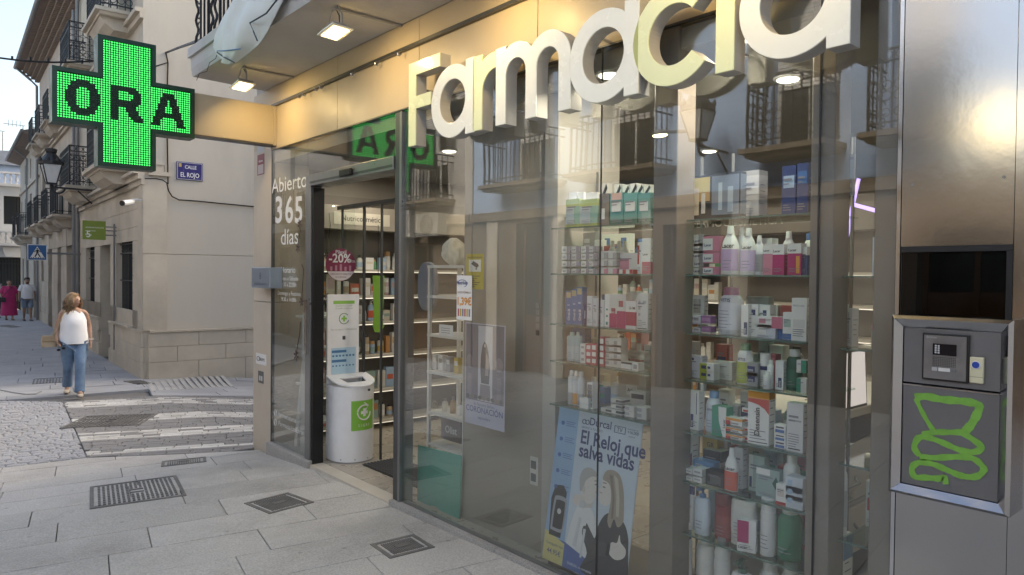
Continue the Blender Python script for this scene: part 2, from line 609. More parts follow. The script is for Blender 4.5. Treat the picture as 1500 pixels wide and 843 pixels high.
# zebra crossing of white and grey setts over the side street
xing = thing('zebra_crossing', None, None, (3.4, 10.5, -.22), kind='structure')
ca, sa = math.cos(RA), math.sin(RA)
XA = R(-25); ca, sa = math.cos(XA), math.sin(XA)
xo = Vector((1.46, 8.22))
def xl(p):
    d = Vector((p.x, p.y))-xo
    return d.x*ca+d.y*sa, -d.x*sa+d.y*ca
def band(*px):
    v = [xl(on_g(*p))[1] for p in px]
    lo_, hi_ = (v[0]+v[1])/2, (v[2]+v[3])/2
    return lo_+(hi_-lo_)*.10, hi_-(hi_-lo_)*.10
bands = [band((92, 601), (368, 593), (92, 590), (368, 583)), band((215, 617), (368, 613), (215, 608), (368, 602)), band((115, 646), (368, 634), (115, 631), (368, 622)), band((124, 668), (200, 663), (124, 661), (200, 657))]
rnd = random.Random(12)
greys = MB(); whites = []
rows = 62; rw = .1
for j in range(rows):
    b = -.6+j*rw
    a = -3-rnd.random()*.2
    while a < 8.0:
        ln = rnd.uniform(.15, .3)
        q = []
        for (aa, bb) in ((a+.004, b+.004), (a+ln-.004, b+.004), (a+ln-.004, b+rw-.004), (a+.004, b+rw-.004)):
            q.append((xo.x+aa*ca-bb*sa, xo.y+aa*sa+bb*ca))
        c = clip(q, [(1.46, 8.22), (2.62, 7.47), (9, 7.5), (9, 10.36), (1.92, 12.66)])
        if len(c) >= 3 and area(c) > .004:
            mid = b+rw/2
            white = any(lo-.01 < mid < hi+.01 for lo, hi in bands) and rnd.random() > .13 and not (b < -.05 and a > .9)
            mb = slab_mb(c, -.003+rnd.uniform(-.002, .002), .05, .005)
            if white:
                whites.append((a, mb))
            else:
                k = len(greys.v); greys.v += mb.v; greys.f += [tuple(i+k for i in f) for f in mb.f]
        a += ln
whites.sort(key=lambda t: t[0])
for a, mb in whites[:280]:
    obj('sett', mb, m_sett_w, xing)
rest = join(*[m for a, m in whites[280:]]) if len(whites) > 280 else None
if rest:
    obj('far_setts', rest, m_sett_w, xing, kind='stuff')
obj('grey_setts', greys, m_sett_d, xing, kind='stuff')
# curved kerb edge at the far left
kb = MB()
kp = [on_g(px, py) for px, py in ((-60, 566), (0, 572), (20, 576), (38, 578.5), (52, 578), (60, 574))]
kb.tube([p+Vector((0, 0, -.005)) for p in kp], .02, n=6)
obj('kerb_edge', kb, M('kerb_stone', (.22, .22, .225), .8, world=True), road)

# manhole and gully covers
def cover(label, quad_px, style, group=None):
    q = cover_quad(quad_px)
    c = sum(q, Vector())/4
    u = ((q[1]-q[0])+(q[2]-q[3])); wd = u.length/2; u.normalize()
    v = ((q[0]-q[3])+(q[1]-q[2])); hd = abs(v.dot(u.cross(UZ)))/2
    u.z = 0; u.normalize()
    w_ = u.cross(UZ)*-1
    top = .006
    t = thing('manhole_cover', label, 'manhole cover', (c.x, c.y, gz(c.x, c.y)))
    def fr(a, b, cc):
        p = Vector((c.x, c.y, 0))+u*a+w_*b
        return Vector((p.x, p.y, gz(p.x, p.y)+cc))
    a, b = wd/2, hd/2
    f = MB(fr)
    e = .028
    for (x0, x1, y0, y1) in ((-a, a, -b, -b+e), (-a, a, b-e, b), (-a, -a+e, -b+e, b-e), (a-e, a, -b+e, b-e)):
        f.box(x0, x1, y0, y1, -.04, top)
    obj('rim', f, m_iron, t)
    pl = MB(fr).box(-a+e+.004, a-e-.004, -b+e+.004, b-e-.004, -.04, top-.008)
    obj('plate', pl, m_iron, t)
    s = MB(fr)
    ia, ib = a-e-.02, b-e-.02
    if style == 'lugs':
        nx, ny = 17, 11
        for i in range(nx):
            for j in range(ny):
                if abs(i-8) <= 1 and 4 <= j <= 6:
                    continue
                x = -ia+2*ia*(i+.5)/nx; y = -ib+2*ib*(j+.5)/ny
                d = ia/nx*.55
                s.box(x-d, x+d, y-ib/ny*.62, y+ib/ny*.62, top-.008, top+.001)
        for y in (-.05, .05):
            s.box(-.05, .05, y-.012, y+.012, top-.008, top+.002)
    else:
        nb = 15 if style == 'bars' else 9
        for i in range(nb):
            x = -ia+2*ia*(i+.5)/nb; d = ia/nb*.55
            s.box(x-d, x+d, -ib, ib, top-.008, top+.001)
        s.box(-.05, .05, -.025, .025, top+.0012, top+.004)
    obj('tread', s, m_iron, t)
    return t
cover('large ribbed iron manhole cover in the pavement left of the entrance', ((129, 713), (262, 698), (269, 725), (134, 748)), 'lugs')
cover('square slotted iron cover just in front of the pharmacy doorway', ((361, 738), (425, 721), (457, 738), (391, 754)), 'bars')
cover('square iron cover on the pavement nearest to the watch poster', ((545, 797), (608, 784), (635, 802), (568, 821)), 'bars')
cover('narrow slotted iron cover beyond the big ribbed manhole', ((233, 677), (300, 670), (304, 677), (240, 684)), 'bars')
cover('wide dark iron cover lying inside the zebra crossing', ((105, 611), (214, 607), (222, 622), (109, 627)), 'lugs')
cover('small iron cover at the foot of the corner house', ((190, 558), (215, 557), (219, 563), (193, 564)), 'plain')
cover('slotted drain grating behind the walking woman', ((46, 556), (96, 553), (101, 560), (50, 563)), 'plain')
cover('small square iron cover up the street near the couple', ((2, 477), (25, 476), (28, 480), (3, 481)), 'plain')
# grooved warning slabs beside the corner house
tg = MB()
q0, q1, q3 = on_g(222, 573), on_g(345, 566), on_g(215, 559)
for i in range(13):
    a = q0+(q1-q0)*(i/13); b = a+(q3-q0)
    c_ = a+(q1-q0)*.05; d = b+(q1-q0)*.05
    tg.add([(p.x, p.y, gz(p.x, p.y)+h) for h in (-.01, .0025) for p in (a, c_, d, b)],
           [(4, 5, 6, 7), (0, 1, 5, 4), (1, 2, 6, 5), (2, 3, 7, 6), (3, 0, 4, 7)])
obj('tactile_ribs', tg, m_slab, pavement)
# ================================================================ PHARMACY: SHELL
m_beige = M('beige_stone_cladding', (.52, .455, .375), .55, var=.05, vs_=1.2, stain=.12, ss=.8, bump=.05, bs=120, world=True)
m_fascia = M('cream_fascia_panel', (.47, .40, .30), .42, var=.04, vs_=1.0, stain=.15, ss=.7, bump=.03, bs=40, world=True)
m_plaster = M('soffit_plaster', (.48, .475, .46), .85, var=.08, vs_=1.6, stain=.5, ss=1.4, stain_col=(.27, .26, .24), bump=.35, bs=45, world=True)
m_render = M('grey_render', (.44, .425, .395), .85, var=.06, vs_=.9, stain=.35, ss=.5, stain_col=(.30, .285, .26), bump=.15, bs=60, world=True)
m_dkmetal = M('dark_grey_aluminium', (.10, .105, .11), .38, metal=.7, var=.08, world=True)
m_gymetal = M('grey_aluminium', (.24, .245, .25), .35, metal=.7, var=.08, world=True)
m_steel = M('brushed_steel_sheet', (.46, .445, .435), .15, metal=1.0, var=0, world=True, bump=.12, bs=1.4)
m_steel2 = M('polished_steel', (.60, .60, .62), .16, metal=1.0, var=.03, world=True)
m_post = M('taupe_post', (.22, .19, .168), .5, metal=.15, var=.06, world=True)
m_granite = M('granite_sill', (.34, .33, .32), .6, var=.1, speck=.3, world=True)
m_black = M('black_iron', (.022, .022, .024), .5, metal=.4, var=.15)
m_glass = GLASS('shop_window_glass', (.96, .975, .965), .09, .95, 0.0, .001)
m_glass_d = GLASS('door_glass', (.95, .97, .96), .03, .7)
m_shelfglass = GLASS('shelf_glass', (.80, .90, .86), .05, .8)

ph = thing('pharmacy_building', 'cream fronted pharmacy with big shop window and raised sign letters', 'building', (FX, 3, 0))
# fascia panels in two rows
ye = [7.05, 5.62, 4.36, 3.10, 1.84, .58, -.68, -2.6]
for a, b in zip(ye, ye[1:]):
    obj('fascia_panel', MB().box(FX, FX+.06, b+.003, a-.003, 2.983, 3.398), m_fascia, ph)
    obj('fascia_panel', MB().box(FX-.002, FX+.06, b+.003, a-.003, 3.425, 3.607), m_fascia, ph)
rail = obj('hook_rail', MB().box(FX-.032, FX-.004, -2.4, 6.98, 3.400, 3.423), m_dkmetal, ph)
for px, py in ((442, 144), (449, 141), (467, 133), (474, 130), (520, 112), (556, 95), (589, 81)):
    y = on_x(px, py, FX-.03).y
    h = MB()
    h.tube([(FX-.03, y, 3.40), (FX-.035, y, 3.375), (FX-.045, y+.008, 3.36), (FX-.06, y+.012, 3.365), (FX-.062, y+.012, 3.38)], .006, n=5)
    obj('hook', h, m_steel2, rail)
# pilaster, side wall, upper wall
obj('pilaster', MB().box(FX, FX+.4, 7.03, 7.50, -.3, 1.44), m_beige, ph)
obj('pilaster', MB().box(FX, FX+.4, 7.03, 7.50, 1.446, 3.02), m_beige, ph)
obj('side_wall', MB().box(FX+.4, 10, 7.3, 7.49, -.6, 3.6), m_beige, ph)
obj('upper_wall', MB().box(FX+.02, 10, -3, 7.48, 3.607, 6.9), m_render, ph)
obj('wall', MB().box(FX+.07, FX+.25, -2.6, 7.5, 2.99, 3.6), m_plaster, ph)
obj('wall', MB().box(FX, FX+.25, 7.052, 7.5, 3.021, 3.6), m_fascia, ph)
# beam that carries the cross
bm_y = 6.95
obj('sign_beam', MB().box(2.085, FX-.001, bm_y-.02, bm_y+.10, 3.022, 3.405), m_fascia, ph, bevel=.004)
obj('beam_trim', MB().box(2.085, FX-.001, bm_y-.024, bm_y+.104, 3.008, 3.021), m_dkmetal, ph)
obj('corner_trim', MB().box(FX-.03, FX-.002, bm_y-.045, bm_y-.022, 3.01, 3.40), m_fascia, ph)
# sill under the glass
for a, b in ((7.03, 6.07), (4.66, 3.4), (3.395, 2.1), (2.095, 1.05)):
    obj('window_sill', MB().box(FX-.05, FX+.06, b, a, -.15, .03), m_granite, ph, bevel=.004)
obj('threshold', MB().box(FX-.03, FX+.1, 4.67, 6.06, -.12, -.003), M('threshold_stone', (.52, .48, .42), .5, world=True), ph)
# balcony slab over the shop
slab = MB()
slab.prism([(2.17, 3.625), (FX-.003, 3.612), (FX-.003, 3.88), (2.15, 3.88), (2.15, 3.70)], 0, 1)
slab.v = [Vector((v.x, -3+10.23*v.y, v.z)) for v in slab.v]
balc = obj('balcony_slab', slab, m_plaster, ph)
obj('slab_nosing', MB().box(2.125, 2.149, -3, 7.25, 3.80, 3.885), m_plaster, balc)
yb = 7.2
k = 0
while yb > 4.2:
    b = MB()
    if k % 5 in (0, 4):
        pts = [(2.2+.012*math.cos(t*1.3), yb+.012*math.sin(t*1.3), 3.885+.95*t/24) for t in range(25)]
        b.tube(pts, .013, n=5)
    else:
        b.box(2.192, 2.208, yb-.008, yb+.008, 3.885, 4.85)
    obj('railing_bar', b, m_black, balc)
    yb -= .105; k += 1
for i in range(1, 6):
    obj('railing_bar', MB().box(2.2+i*.11-.008, 2.2+i*.11+.008, 7.192, 7.208, 3.885, 4.85), m_black, balc)
hr = MB().box(2.18, 2.22, -3, 7.22, 4.85, 4.88).box(2.222, FX, 7.18, 7.22, 4.85, 4.88)
obj('handrail', hr, m_black, balc)
sc_ = MB()
for zc in (4.08, 4.22, 4.36):
    sc_.tube([(2.2, 7.14+.045*math.cos(t*.5), zc+.055*math.sin(t*.5)) for t in range(13)], .006, n=4)
obj('scrollwork', sc_, m_black, balc)
# cracks in the slab face
ck = MB()
cp = [on_x(px, py, 2.147) for px, py in ((288, 118), (292, 108), (303, 105), (307, 92), (316, 86), (318, 80))]
ck.tube([p for p in cp], .003, n=4)
obj('crack', ck, M('crack_shadow', (.08, .075, .07), .9), balc)

# white tarpaulin hanging over the balcony edge
tp = MB()
NU, NV = 22, 16
top_l, top_r = on_x(352, -40, 2.12), on_x(425, -40, 2.12)
ed_l = [on_x(px, py, 2.09) for px, py in ((352, -40), (341, 0), (327, 26), (318, 50), (315, 70), (318, 79))]
ed_r = [on_x(px, py, 2.10) for px, py in ((440, -40), (414, 0), (404, 22), (392, 44), (377, 64), (343, 91))]
def lerp_path(path, t):
    s = t*(len(path)-1); i = min(int(s), len(path)-2)
    return path[i]+(path[i+1]-path[i])*(s-i)
gr = []
for j in range(NV+1):
    v = j/NV
    a, b = lerp_path(ed_l, v), lerp_path(ed_r, v)
    for i in range(NU+1):
        t = i/NU
        p = a+(b-a)*t
        bul = .10*math.sin(math.pi*t)*(.3+.7*v)*math.sin(math.pi*min(1, .25+v*.72))
        p = p+Vector((-bul-.012*math.sin(9*t+3*v)-.01*math.sin(17*t-6*v), 0, -.05*math.sin(math.pi*t)*v*v))
        gr.append(p)
n1 = NU+1
fr_ = [(j*n1+i, j*n1+i+1, (j+1)*n1+i+1, (j+1)*n1+i) for j in range(NV) for i in range(NU)]
tp.add([tuple(p) for p in gr]+[tuple(p+Vector((.004, 0, 0))) for p in gr], fr_+[tuple(i+len(gr) for i in reversed(f)) for f in fr_])
tarp = obj('tarpaulin', tp, M('white_tarpaulin', (.60, .63, .61), .55, var=.08, vs_=3, stain=.3, ss=3, bump=.3, bs=14), label='white tarpaulin bundled over the balcony edge above the cross beam', cat='tarpaulin', smooth=60)
sm = MB()
sm.tube([on_x(px, py, 2.035) for px, py in ((410, -6), (390, 20), (366, 34), (372, 48), (377, 60))], .006, n=5)
sm.tube([on_x(px, py, 2.06) for px, py in ((318, 77), (328, 84), (343, 92))], .006, n=5)
obj('dark_hem', sm, M('navy_hem', (.03, .04, .06), .7), tarp)
sm = MB()
sm.tube([on_x(px, py, 2.045) for px, py in ((318, 75), (330, 74.5), (342, 73), (352, 72))], .005, n=5)
obj('blue_cord', sm, M('blue_cord', (.10, .22, .40), .7), tarp)

# floodlights under the balcony
m_lamp = EM('floodlight_glass', (1.0, .82, .48), 1.5)
m_grey_paint = P((.30, .30, .30), .5)
def floodlight(px, py, label, y=None):
    p = on_z(px, py, 3.44) if px else Vector((2.42, y, 3.44))
    t = thing('floodlight', label, 'lamp', p, group='floodlights under the balcony')
    q = Matrix.Rotation(R(3), 3, 'Y') @ Matrix.Rotation(R(-6), 3, 'X')
    def fr(a, b, c):
        return p+q @ Vector((a, b, c))
    obj('housing', MB(fr).taper(-.075, .075, -.11, .11, .004, .03, .015, .02), m_grey_paint, t)
    obj('rim', MB(fr).box(-.08, .08, -.115, .115, -.006, .003), P((.75, .72, .62), .4), t)
    obj('lens', MB(fr).box(-.058, .058, -.095, .095, -.012, -.0065), m_lamp, t)
    br = MB()
    br.tube([fr(-.0, -.10, .02), fr(.0, -.09, .10), fr(0, -.04, .17), fr(0, .04, .17), fr(0, .09, .10), fr(0, .10, .02)], .008, n=5)
    obj('bracket', br, m_grey_paint, t)
    cd = MB().tube([(p.x, p.y, 3.605), (FX-.01, p.y-.02, 3.602)], .011, n=6)
    obj('conduit', cd, m_grey_paint, t)
    cb = MB().tube([fr(0, .02, .03), fr(.05, .03, .06), fr(.03, .0, .13), fr(.0, -.01, .165)], .005, n=5)
    obj('cable', cb, m_black, t)
    ld = bpy.data.lights.new('flood_light', 'AREA')
    ld.shape = 'RECTANGLE'; ld.size = .12; ld.size_y = .18
    ld.energy = FLOOD_W; ld.color = (1.0, .72, .32)
    lo = bpy.data.objects.new('flood_light', ld)
    COL.objects.link(lo)
    lo.parent = t
    aim = Vector((.50, 0, -.62))
    lo.location = q @ Vector((0, 0, -.02))
    lo.rotation_euler = (-aim).to_track_quat('Z', 'Y').to_euler()
    return t
FLOOD_W = 2.6
floodlight(491, 47, 'lit floodlight under the balcony, the nearer of two in view')
floodlight(355, 126, 'lit floodlight under the balcony nearest to the green cross')
floodlight(None, None, 'lit floodlight under the balcony above the middle sign letters', y=3.25)
floodlight(None, None, 'lit floodlight under the balcony above the last sign letters', y=1.6)

# ------------------------------------------------ raised letters
LW, RO, RI = .09, .233, .140
def arc(cx, cy, r, a0, a1, n=20):
    return [(cx+r*math.cos(R(a0+(a1-a0)*i/n)), cy+r*math.sin(R(a0+(a1-a0)*i/n))) for i in range(n+1)]
def let_a():
    cx, cz = RO, .228
    xl_ = .465-LW
    th = math.degrees(math.acos((xl_-cx)/RO))
    out = arc(cx, cz, RO, th, 360-th, 44)+[(xl_, -.004), (.465, -.004), (.465, .462), (xl_, .462)]
    return [out, arc(cx, cz, RI, 0, 360, 40)[:-1]]
LET = {
    'F': [[(0, 0), (LW, 0), (LW, .25), (.27, .25), (.27, .335), (LW, .335), (LW, .48), (.372, .48), (.372, .57), (0, .57)]],
    'r': [[(0, 0), (LW, 0)] + arc(LW+.128, .222, .128, 180, 90, 10) + [(.218, .447)] + arc(LW+.115, .22, .225, 88, 122, 5) + [(LW, .455), (0, .455)]],
    'm': [[(0, 0), (0, .455), (LW, .455), (LW, .434)] + arc(.1775, .28, .1775, 116, 43, 8) + arc(.4425, .28, .1775, 137, 0, 16) + [(.62, 0), (.53, 0)] + arc(.4425, .28, .0875, 0, 180, 12) + [(.355, 0), (.265, 0)] + arc(.1775, .28, .0875, 0, 180, 12) + [(.09, 0)]],
    'c': [arc(RO, .228, RO, 42, 318, 40) + arc(RO, .228, RI, 318, 42, 36)],
    'i': [[(0, 0), (LW, 0), (LW, .455), (0, .455)]],
}
m_ret = M('letter_return_white', (.47, .46, .435), .45, var=.05, stain=.2, ss=4)
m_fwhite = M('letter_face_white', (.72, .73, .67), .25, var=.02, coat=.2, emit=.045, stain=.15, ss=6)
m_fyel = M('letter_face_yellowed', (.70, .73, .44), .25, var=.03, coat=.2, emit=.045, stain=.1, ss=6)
def letter(ch, y, label, yellow):
    sp = let_a() if ch == 'a' else LET[ch]
    t = thing('sign_letter', label, 'sign letter', (2.75, y, 2.632), group='raised letters of the shop sign')
    def place(vf, dx):
        mb = MB()
        mb.v = [Vector((2.75+dx-v[2], y-v[0], 2.632+v[1])) for v in vf[0]]
        mb.f = vf[1]
        return mb
    obj('housing', place(curve_shape(sp, .08), -.004), m_ret, t)
    obj('face', place(curve_shape(sp, .008, .002), -.0485), m_fyel if yellow else m_fwhite, t)
    if ch == 'i':
        d = [arc(LW/2, .545, .062, 0, 360, 28)[:-1]]
        obj('dot', place(curve_shape(d, .08), -.004), m_ret, t)
        obj('dot_face', place(curve_shape(d, .008, .002), -.0485), m_fyel, t)
    pn = MB()
    for a, c in ((.055, .1), (.055, .40)):
        pn.tube([(2.785, y-a, 2.632+c), (2.868, y-a, 2.632+c)], .008, n=6)
    obj('standoff', pn, m_steel2, t)
letter('F', 4.228, 'yellowed capital F starting the raised shop sign', True)
letter('a', 3.950, 'white raised letter a standing right after the capital F', False)
letter('r', 3.498, 'yellowed raised letter r between the first a and the m', True)
letter('m', 3.277, 'white raised letter m in the shop sign', False)
letter('a', 2.666, 'white raised letter a between the m and the c', False)
letter('c', 2.236, 'yellowed raised letter c in the shop sign', True)
letter('i', 1.775, 'yellowed raised letter i in the shop sign', True)
letter('a', 1.662, 'white raised letter a ending the shop sign', False)

# ------------------------------------------------ green LED cross
cc = Vector((1.527, bm_y+.0, 3.200))
cross = thing('pharmacy_cross', 'green LED pharmacy cross sign showing the letters ORA', 'sign', (1.527, bm_y, 2.64))
m_grn = M('dark_green_housing', (.005, .045, .026), .35, var=.1)
A_, T_ = .5575, .228
cr = [(-T_, -A_), (T_, -A_), (T_, -T_), (A_, -T_), (A_, T_), (T_, T_), (T_, A_), (-T_, A_), (-T_, T_), (-A_, T_), (-A_, -T_), (-T_, -T_)]
def inset(pts, d):
    return [(x-math.copysign(d, x) if True else x, z-math.copysign(d, z)) for x, z in pts]
def cr_in(d):
    a, t = A_-d, T_-d
    return [(-t, -a), (t, -a), (t, -t), (a, -t), (a, t), (t, t), (t, a), (-t, a), (-t, t), (-a, t), (-a, -t), (-t, -t)]
def crfr(a, b, c):
    return Vector((cc.x+a, cc.y+b, cc.z+c))
hs = MB(crfr).prism(cr, -.04, .10)
obj('housing', hs, m_grn, cross)
n_c = len(cr)
rim = MB(crfr)
i1 = cr_in(.036)
for b0, b1 in ((-.062, -.041),):
    vs2 = [(x, b0, z) for x, z in cr]+[(x, b0, z) for x, z in i1]+[(x, b1, z) for x, z in cr]+[(x, b1, z) for x, z in i1]
    fs2 = []
    for i in range(n_c):
        j = (i+1) % n_c
        fs2 += [(i, j, n_c+j, n_c+i), (2*n_c+i, 2*n_c+j, 3*n_c+j, 3*n_c+i), (i, j, 2*n_c+j, 2*n_c+i), (n_c+i, n_c+j, 3*n_c+j, 3*n_c+i)]
    rim.add(vs2, fs2)
obj('rim', rim, m_grn, cross)
obj('display_board', MB(crfr).prism(cr_in(.037), -.047, -.0405), P((.004, .02, .010), .6), cross)
# LEDs: lit everywhere but inside the three letters
led_on = MB(crfr); led_off = MB(crfr)
pit = (A_-.045)*2/52
def in_letter(u, v):
    # three letters, centred on the left arm, the middle and the right arm
    for k, cx in enumerate((-.335, -.005, .335)):
        x, z = u-cx, v+.0
        if abs(x) > .14 or abs(z) > .155:
            continue
        if k == 0:
            e = (x/.125)**2+(z/.155)**2; i = (x/.058)**2+(z/.095)**2
            if e <= 1 and i > 1: return True
        elif k == 1:
            if -.125 <= x <= -.06 and abs(z) < .155: return True
            if z > -.035 and x >= -.06:
                e = (x-.015)/.105 if x > .015 else 0
                f_ = (z-.06)/.095
                if e*e+f_*f_ <= 1:
                    g_ = (x-.0)/.05 if x > 0 else 0
                    h_ = (z-.062)/.042
                    if g_*g_+h_*h_ > 1: return True
            if z <= -.02 and abs(x-(.02+(-.02-z)*.62)) < .045: return True
        else:
            hw = .042+(.155-z)*.33
            if abs(x) < hw:
                iw = hw-.066
                if abs(x) > iw or -.075 < z < -.02 or z > .10: return True
    return False
hexa = [(math.cos(R(60*i)), math.sin(R(60*i))) for i in range(6)]
for i in range(53):
    for j in range(53):
        u = -A_+.045+i*pit; v = -A_+.045+j*pit
        if not (abs(u) < T_-.045 or abs(v) < T_-.045):
            continue
        t_ = led_off if in_letter(u, v) else led_on
        r = pit*.36
        t_.add([(u+r*h[0], -.0485, v+r*h[1]) for h in hexa]+[(u+r*.6*h[0], -.0515, v+r*.6*h[1]) for h in hexa],
               [(6, 7, 8, 9, 10, 11)]+[(q, (q+1) % 6, (q+1) % 6+6, q+6) for q in range(6)])
obj('lit_leds', led_on, EM('green_led', (.03, 1.0, .18), .46), cross, kind='stuff')
obj('dark_leds', led_off, P((.006, .05, .022), .3), cross, kind='stuff')
obj('bracket', MB().box(2.07, 2.10, bm_y+.0, bm_y+.08, 3.08, 3.34), m_dkmetal, cross)

# ------------------------------------------------ glazing
def pane(y0, y1, z0, z1, x=FX, m=None, name='window_pane', th=.008):
    return obj(name, MB().box(x, x+th, y0, y1, z0, z1), m or m_glass, ph)
pane(6.205, 7.02, .032, 2.975)
pane(4.66, 6.195, 2.645, 2.975)
pane(2.592, 4.555, .032, 2.975)
pane(1.392, 2.586, .032, 2.975)
pane(1.088, 1.386, .032, 2.975)
dj = M('glazing_joint', (.03, .03, .032), .6)
for y in (2.589, 1.389):
    obj('glazing_joint', MB().box(FX+.0005, FX+.0075, y-.003, y+.003, .032, 2.975), dj, ph)
obj('frame_edge', MB().box(FX-.004, FX+.03, 7.018, 7.03, .0, 2.98), m_dkmetal, ph)
obj('frame_edge', MB().box(FX-.004, FX+.02, 1.0, 7.0, 2.972, 2.982), m_dkmetal, ph)
obj('frame_edge', MB().box(FX-.004, FX+.03, 1.07, 4.55, .026, .040), m_gymetal, ph)
# door frame
obj('door_post', MB().box(FX-.02, FX+.09, 6.095, 6.2, -.04, 2.64), m_gymetal, ph, bevel=.004)
obj('door_post', MB().box(FX-.006, FX+.10, 6.062, 6.093, -.04, 2.52), m_black, ph)
obj('door_post', MB().box(FX-.022, FX+.10, 4.556, 4.585, -.02, 2.96), m_gymetal, ph, bevel=.003)
obj('door_post', MB().box(FX-.016, FX+.10, 4.588, 4.655, -.02, 2.96), m_dkmetal, ph, bevel=.003)
hd = obj('door_header', MB().box(FX-.03, FX+.16, 4.66, 6.094, 2.535, 2.64), m_gymetal, ph, bevel=.006)
obj('header_groove', MB().box(FX-.033, FX-.0295, 4.67, 6.09, 2.555, 2.575), m_dkmetal, hd)
obj('sensor', MB().box(FX-.06, FX-.031, 5.28, 5.48, 2.555, 2.615), m_black, hd, bevel=.01)
obj('handle', MB().tube([(FX-.045, 6.13, 1.0), (FX-.045, 6.13, 1.5)], .012, n=8), m_steel2, ph)
# posts behind the glass
for y0, y1 in ((2.10, 2.245), (1.33, 1.43), (1.06, 1.172)):
    obj('window_post', MB().box(FX+.012, FX+.16, y0, y1, .0, 2.97), m_post, ph, bevel=.006)
# column with a socket behind the window
obj('column', MB().box(FX+.19, FX+.75, 3.22, 4.05, .0, 2.97), M('column_paint', (.31, .28, .245), .6, var=.04, world=True), ph)
obj('column', MB().box(FX+.18, FX+.75, 3.10, 3.215, .0, 2.97), M('column_strip', (.40, .385, .36), .5, var=.04, world=True), ph)
so = on_x(783, 690, FX+.19)
sk = obj('socket_plate', MB().box(FX+.182, FX+.1895, so.y-.035, so.y+.035, so.z-.09, so.z+.09), P((.55, .54, .51), .4), ph, bevel=.003)
for dz in (-.04, .04):
    obj('socket', MB().box(FX+.177, FX+.1815, so.y-.022, so.y+.022, so.z+dz-.025, so.z+dz+.025), P((.12, .12, .12), .4), sk)
# steel cladding on the right with the night hatch opening
hy0, hy1, hz0, hz1 = .709, 1.066, 1.585, 1.870
for y0, y1, z0, z1 in ((-2.6, hy0-.002, -.1, 2.98), (hy0, 1.066, hz1, 2.98), (hy0, 1.066, -.1, hz0)):
    obj('steel_panel', MB().box(FX-.004, FX+.03, y0, y1, z0, z1), m_steel, ph)
for y_, z_ in ((.64, .25), (.64, 1.2), (.64, 2.2), (.74, 2.9), (1.03, 2.9), (.74, 2.1), (1.03, 2.1), (.74, .3), (1.03, .3)):
    obj('screw', MB().prism([(y_+.006*math.cos(R(45*k)), z_+.006*math.sin(R(45*k))) for k in range(8)], FX-.006, FX-.0042, axis='a'), m_gymetal, ph)
obj('steel_edge', MB().box(FX-.008, FX+.02, 1.068, 1.082, -.05, 2.98), m_steel2, ph)
obj('window_frame', MB().box(FX-.006, FX+.10, hy0, hy1, hz1-.022, hz1-.001), m_black, ph)
obj('window_frame', MB().box(FX-.006, FX+.10, hy0, hy0+.018, hz0, hz1-.023), m_black, ph)
obj('hatch_backing', MB().box(FX+.10, FX+.12, hy0-.05, hy1+.02, hz0-.05, hz1+.05), P((.006, .006, .007), .7), ph)
obj('hatch_pane', MB().box(FX+.006, FX+.014, hy0+.019, hy1-.001, hz0, hz1-.023), GLASS('dark_hatch_glass', (.05, .05, .055), .03, .6), ph)
# ================================================================ STREET
ang = R(2.5)
U = Vector((math.sin(ang), math.cos(ang), 0)); V = Vector((math.cos(ang), -math.sin(ang), 0))
CB = Vector((3.586, 14.894, 0))
st = frame(CB, U, -V)            # street front: a up the street, b out into it
sd = frame(CB, V, -U)            # side wall: a to the right, b toward the crossing
def onp(px, py, p, u):
    d = _ray(px, py); n = Vector((-u.y, u.x, 0)); t = n.dot(p)/n.dot(Vector((d.x, d.y, 0)))
    return Vector((d.x*t, d.y*t, CAMZ+d.z*t))
def cells(a0, a1, c0, c1, ops, xa=(), xc=()):
    A = sorted(set([a0, a1]+[v for o in ops for v in o[:2] if a0 < v < a1]+list(xa)))
    C = sorted(set([c0, c1]+[v for o in ops for v in o[2:4] if c0 < v < c1]+list(xc)))
    for a, b in zip(A, A[1:]):
        for c, d in zip(C, C[1:]):
            m, k = (a+b)/2, (c+d)/2
            if not any(o[0] < m < o[1] and o[2] < k < o[3] for o in ops):
                yield a, b, c, d
def wall(fr, a0, a1, c0, c1, ops, th=.35, b1=0.0):
    mb = MB(fr)
    for a, b, c, d in cells(a0, a1, c0, c1, ops):
        mb.box(a, b, b1-th, b1, c, d)
    return mb
def weld(mb):
    return mb
m_ash = M('ashlar_limestone', (.54, .475, .385), .85, var=.12, vs_=1.5, stain=.5, ss=.9, stain_col=(.33, .30, .25), bump=.25, bs=40, world=True)
m_ash2 = M('old_stone', (.47, .405, .33), .88, var=.14, vs_=1.2, stain=.45, ss=.8, stain_col=(.24, .205, .17), bump=.35, bs=22, world=True)
m_ash3 = M('buff_stone', (.49, .43, .36), .88, var=.12, vs_=.8, stain=.4, ss=.6, stain_col=(.27, .235, .20), bump=.3, bs=18, world=True)
m_pink = M('pinkish_render', (.50, .42, .36), .88, var=.1, vs_=.8, stain=.3, ss=.5, bump=.2, bs=30, world=True)
m_side = M('side_wall_render', (.55, .50, .425), .88, var=.05, vs_=.7, stain=.55, ss=.8, stain_col=(.38, .35, .305), bump=.15, bs=70, world=True, stretch=(1, 1, .3))
m_dglass = M('dark_window_glass', (.025, .03, .034), .08, var=0)
m_wood = M('dark_wood', (.07, .045, .03), .55, var=.25, vs_=4, stretch=(8, 8, 1))
m_iron2 = M('wrought_iron', (.03, .032, .035), .5, metal=.3, var=.1)
m_tile = M('roof_tile', (.20, .155, .13), .85, var=.2, vs_=5, bump=.3, world=True)
m_gutter = M('zinc_gutter', (.23, .23, .235), .5, metal=.4, var=.1, world=True)
m_white = M('white_stucco', (.62, .62, .62), .85, var=.05, vs_=.6, stain=.25, ss=.4, world=True)

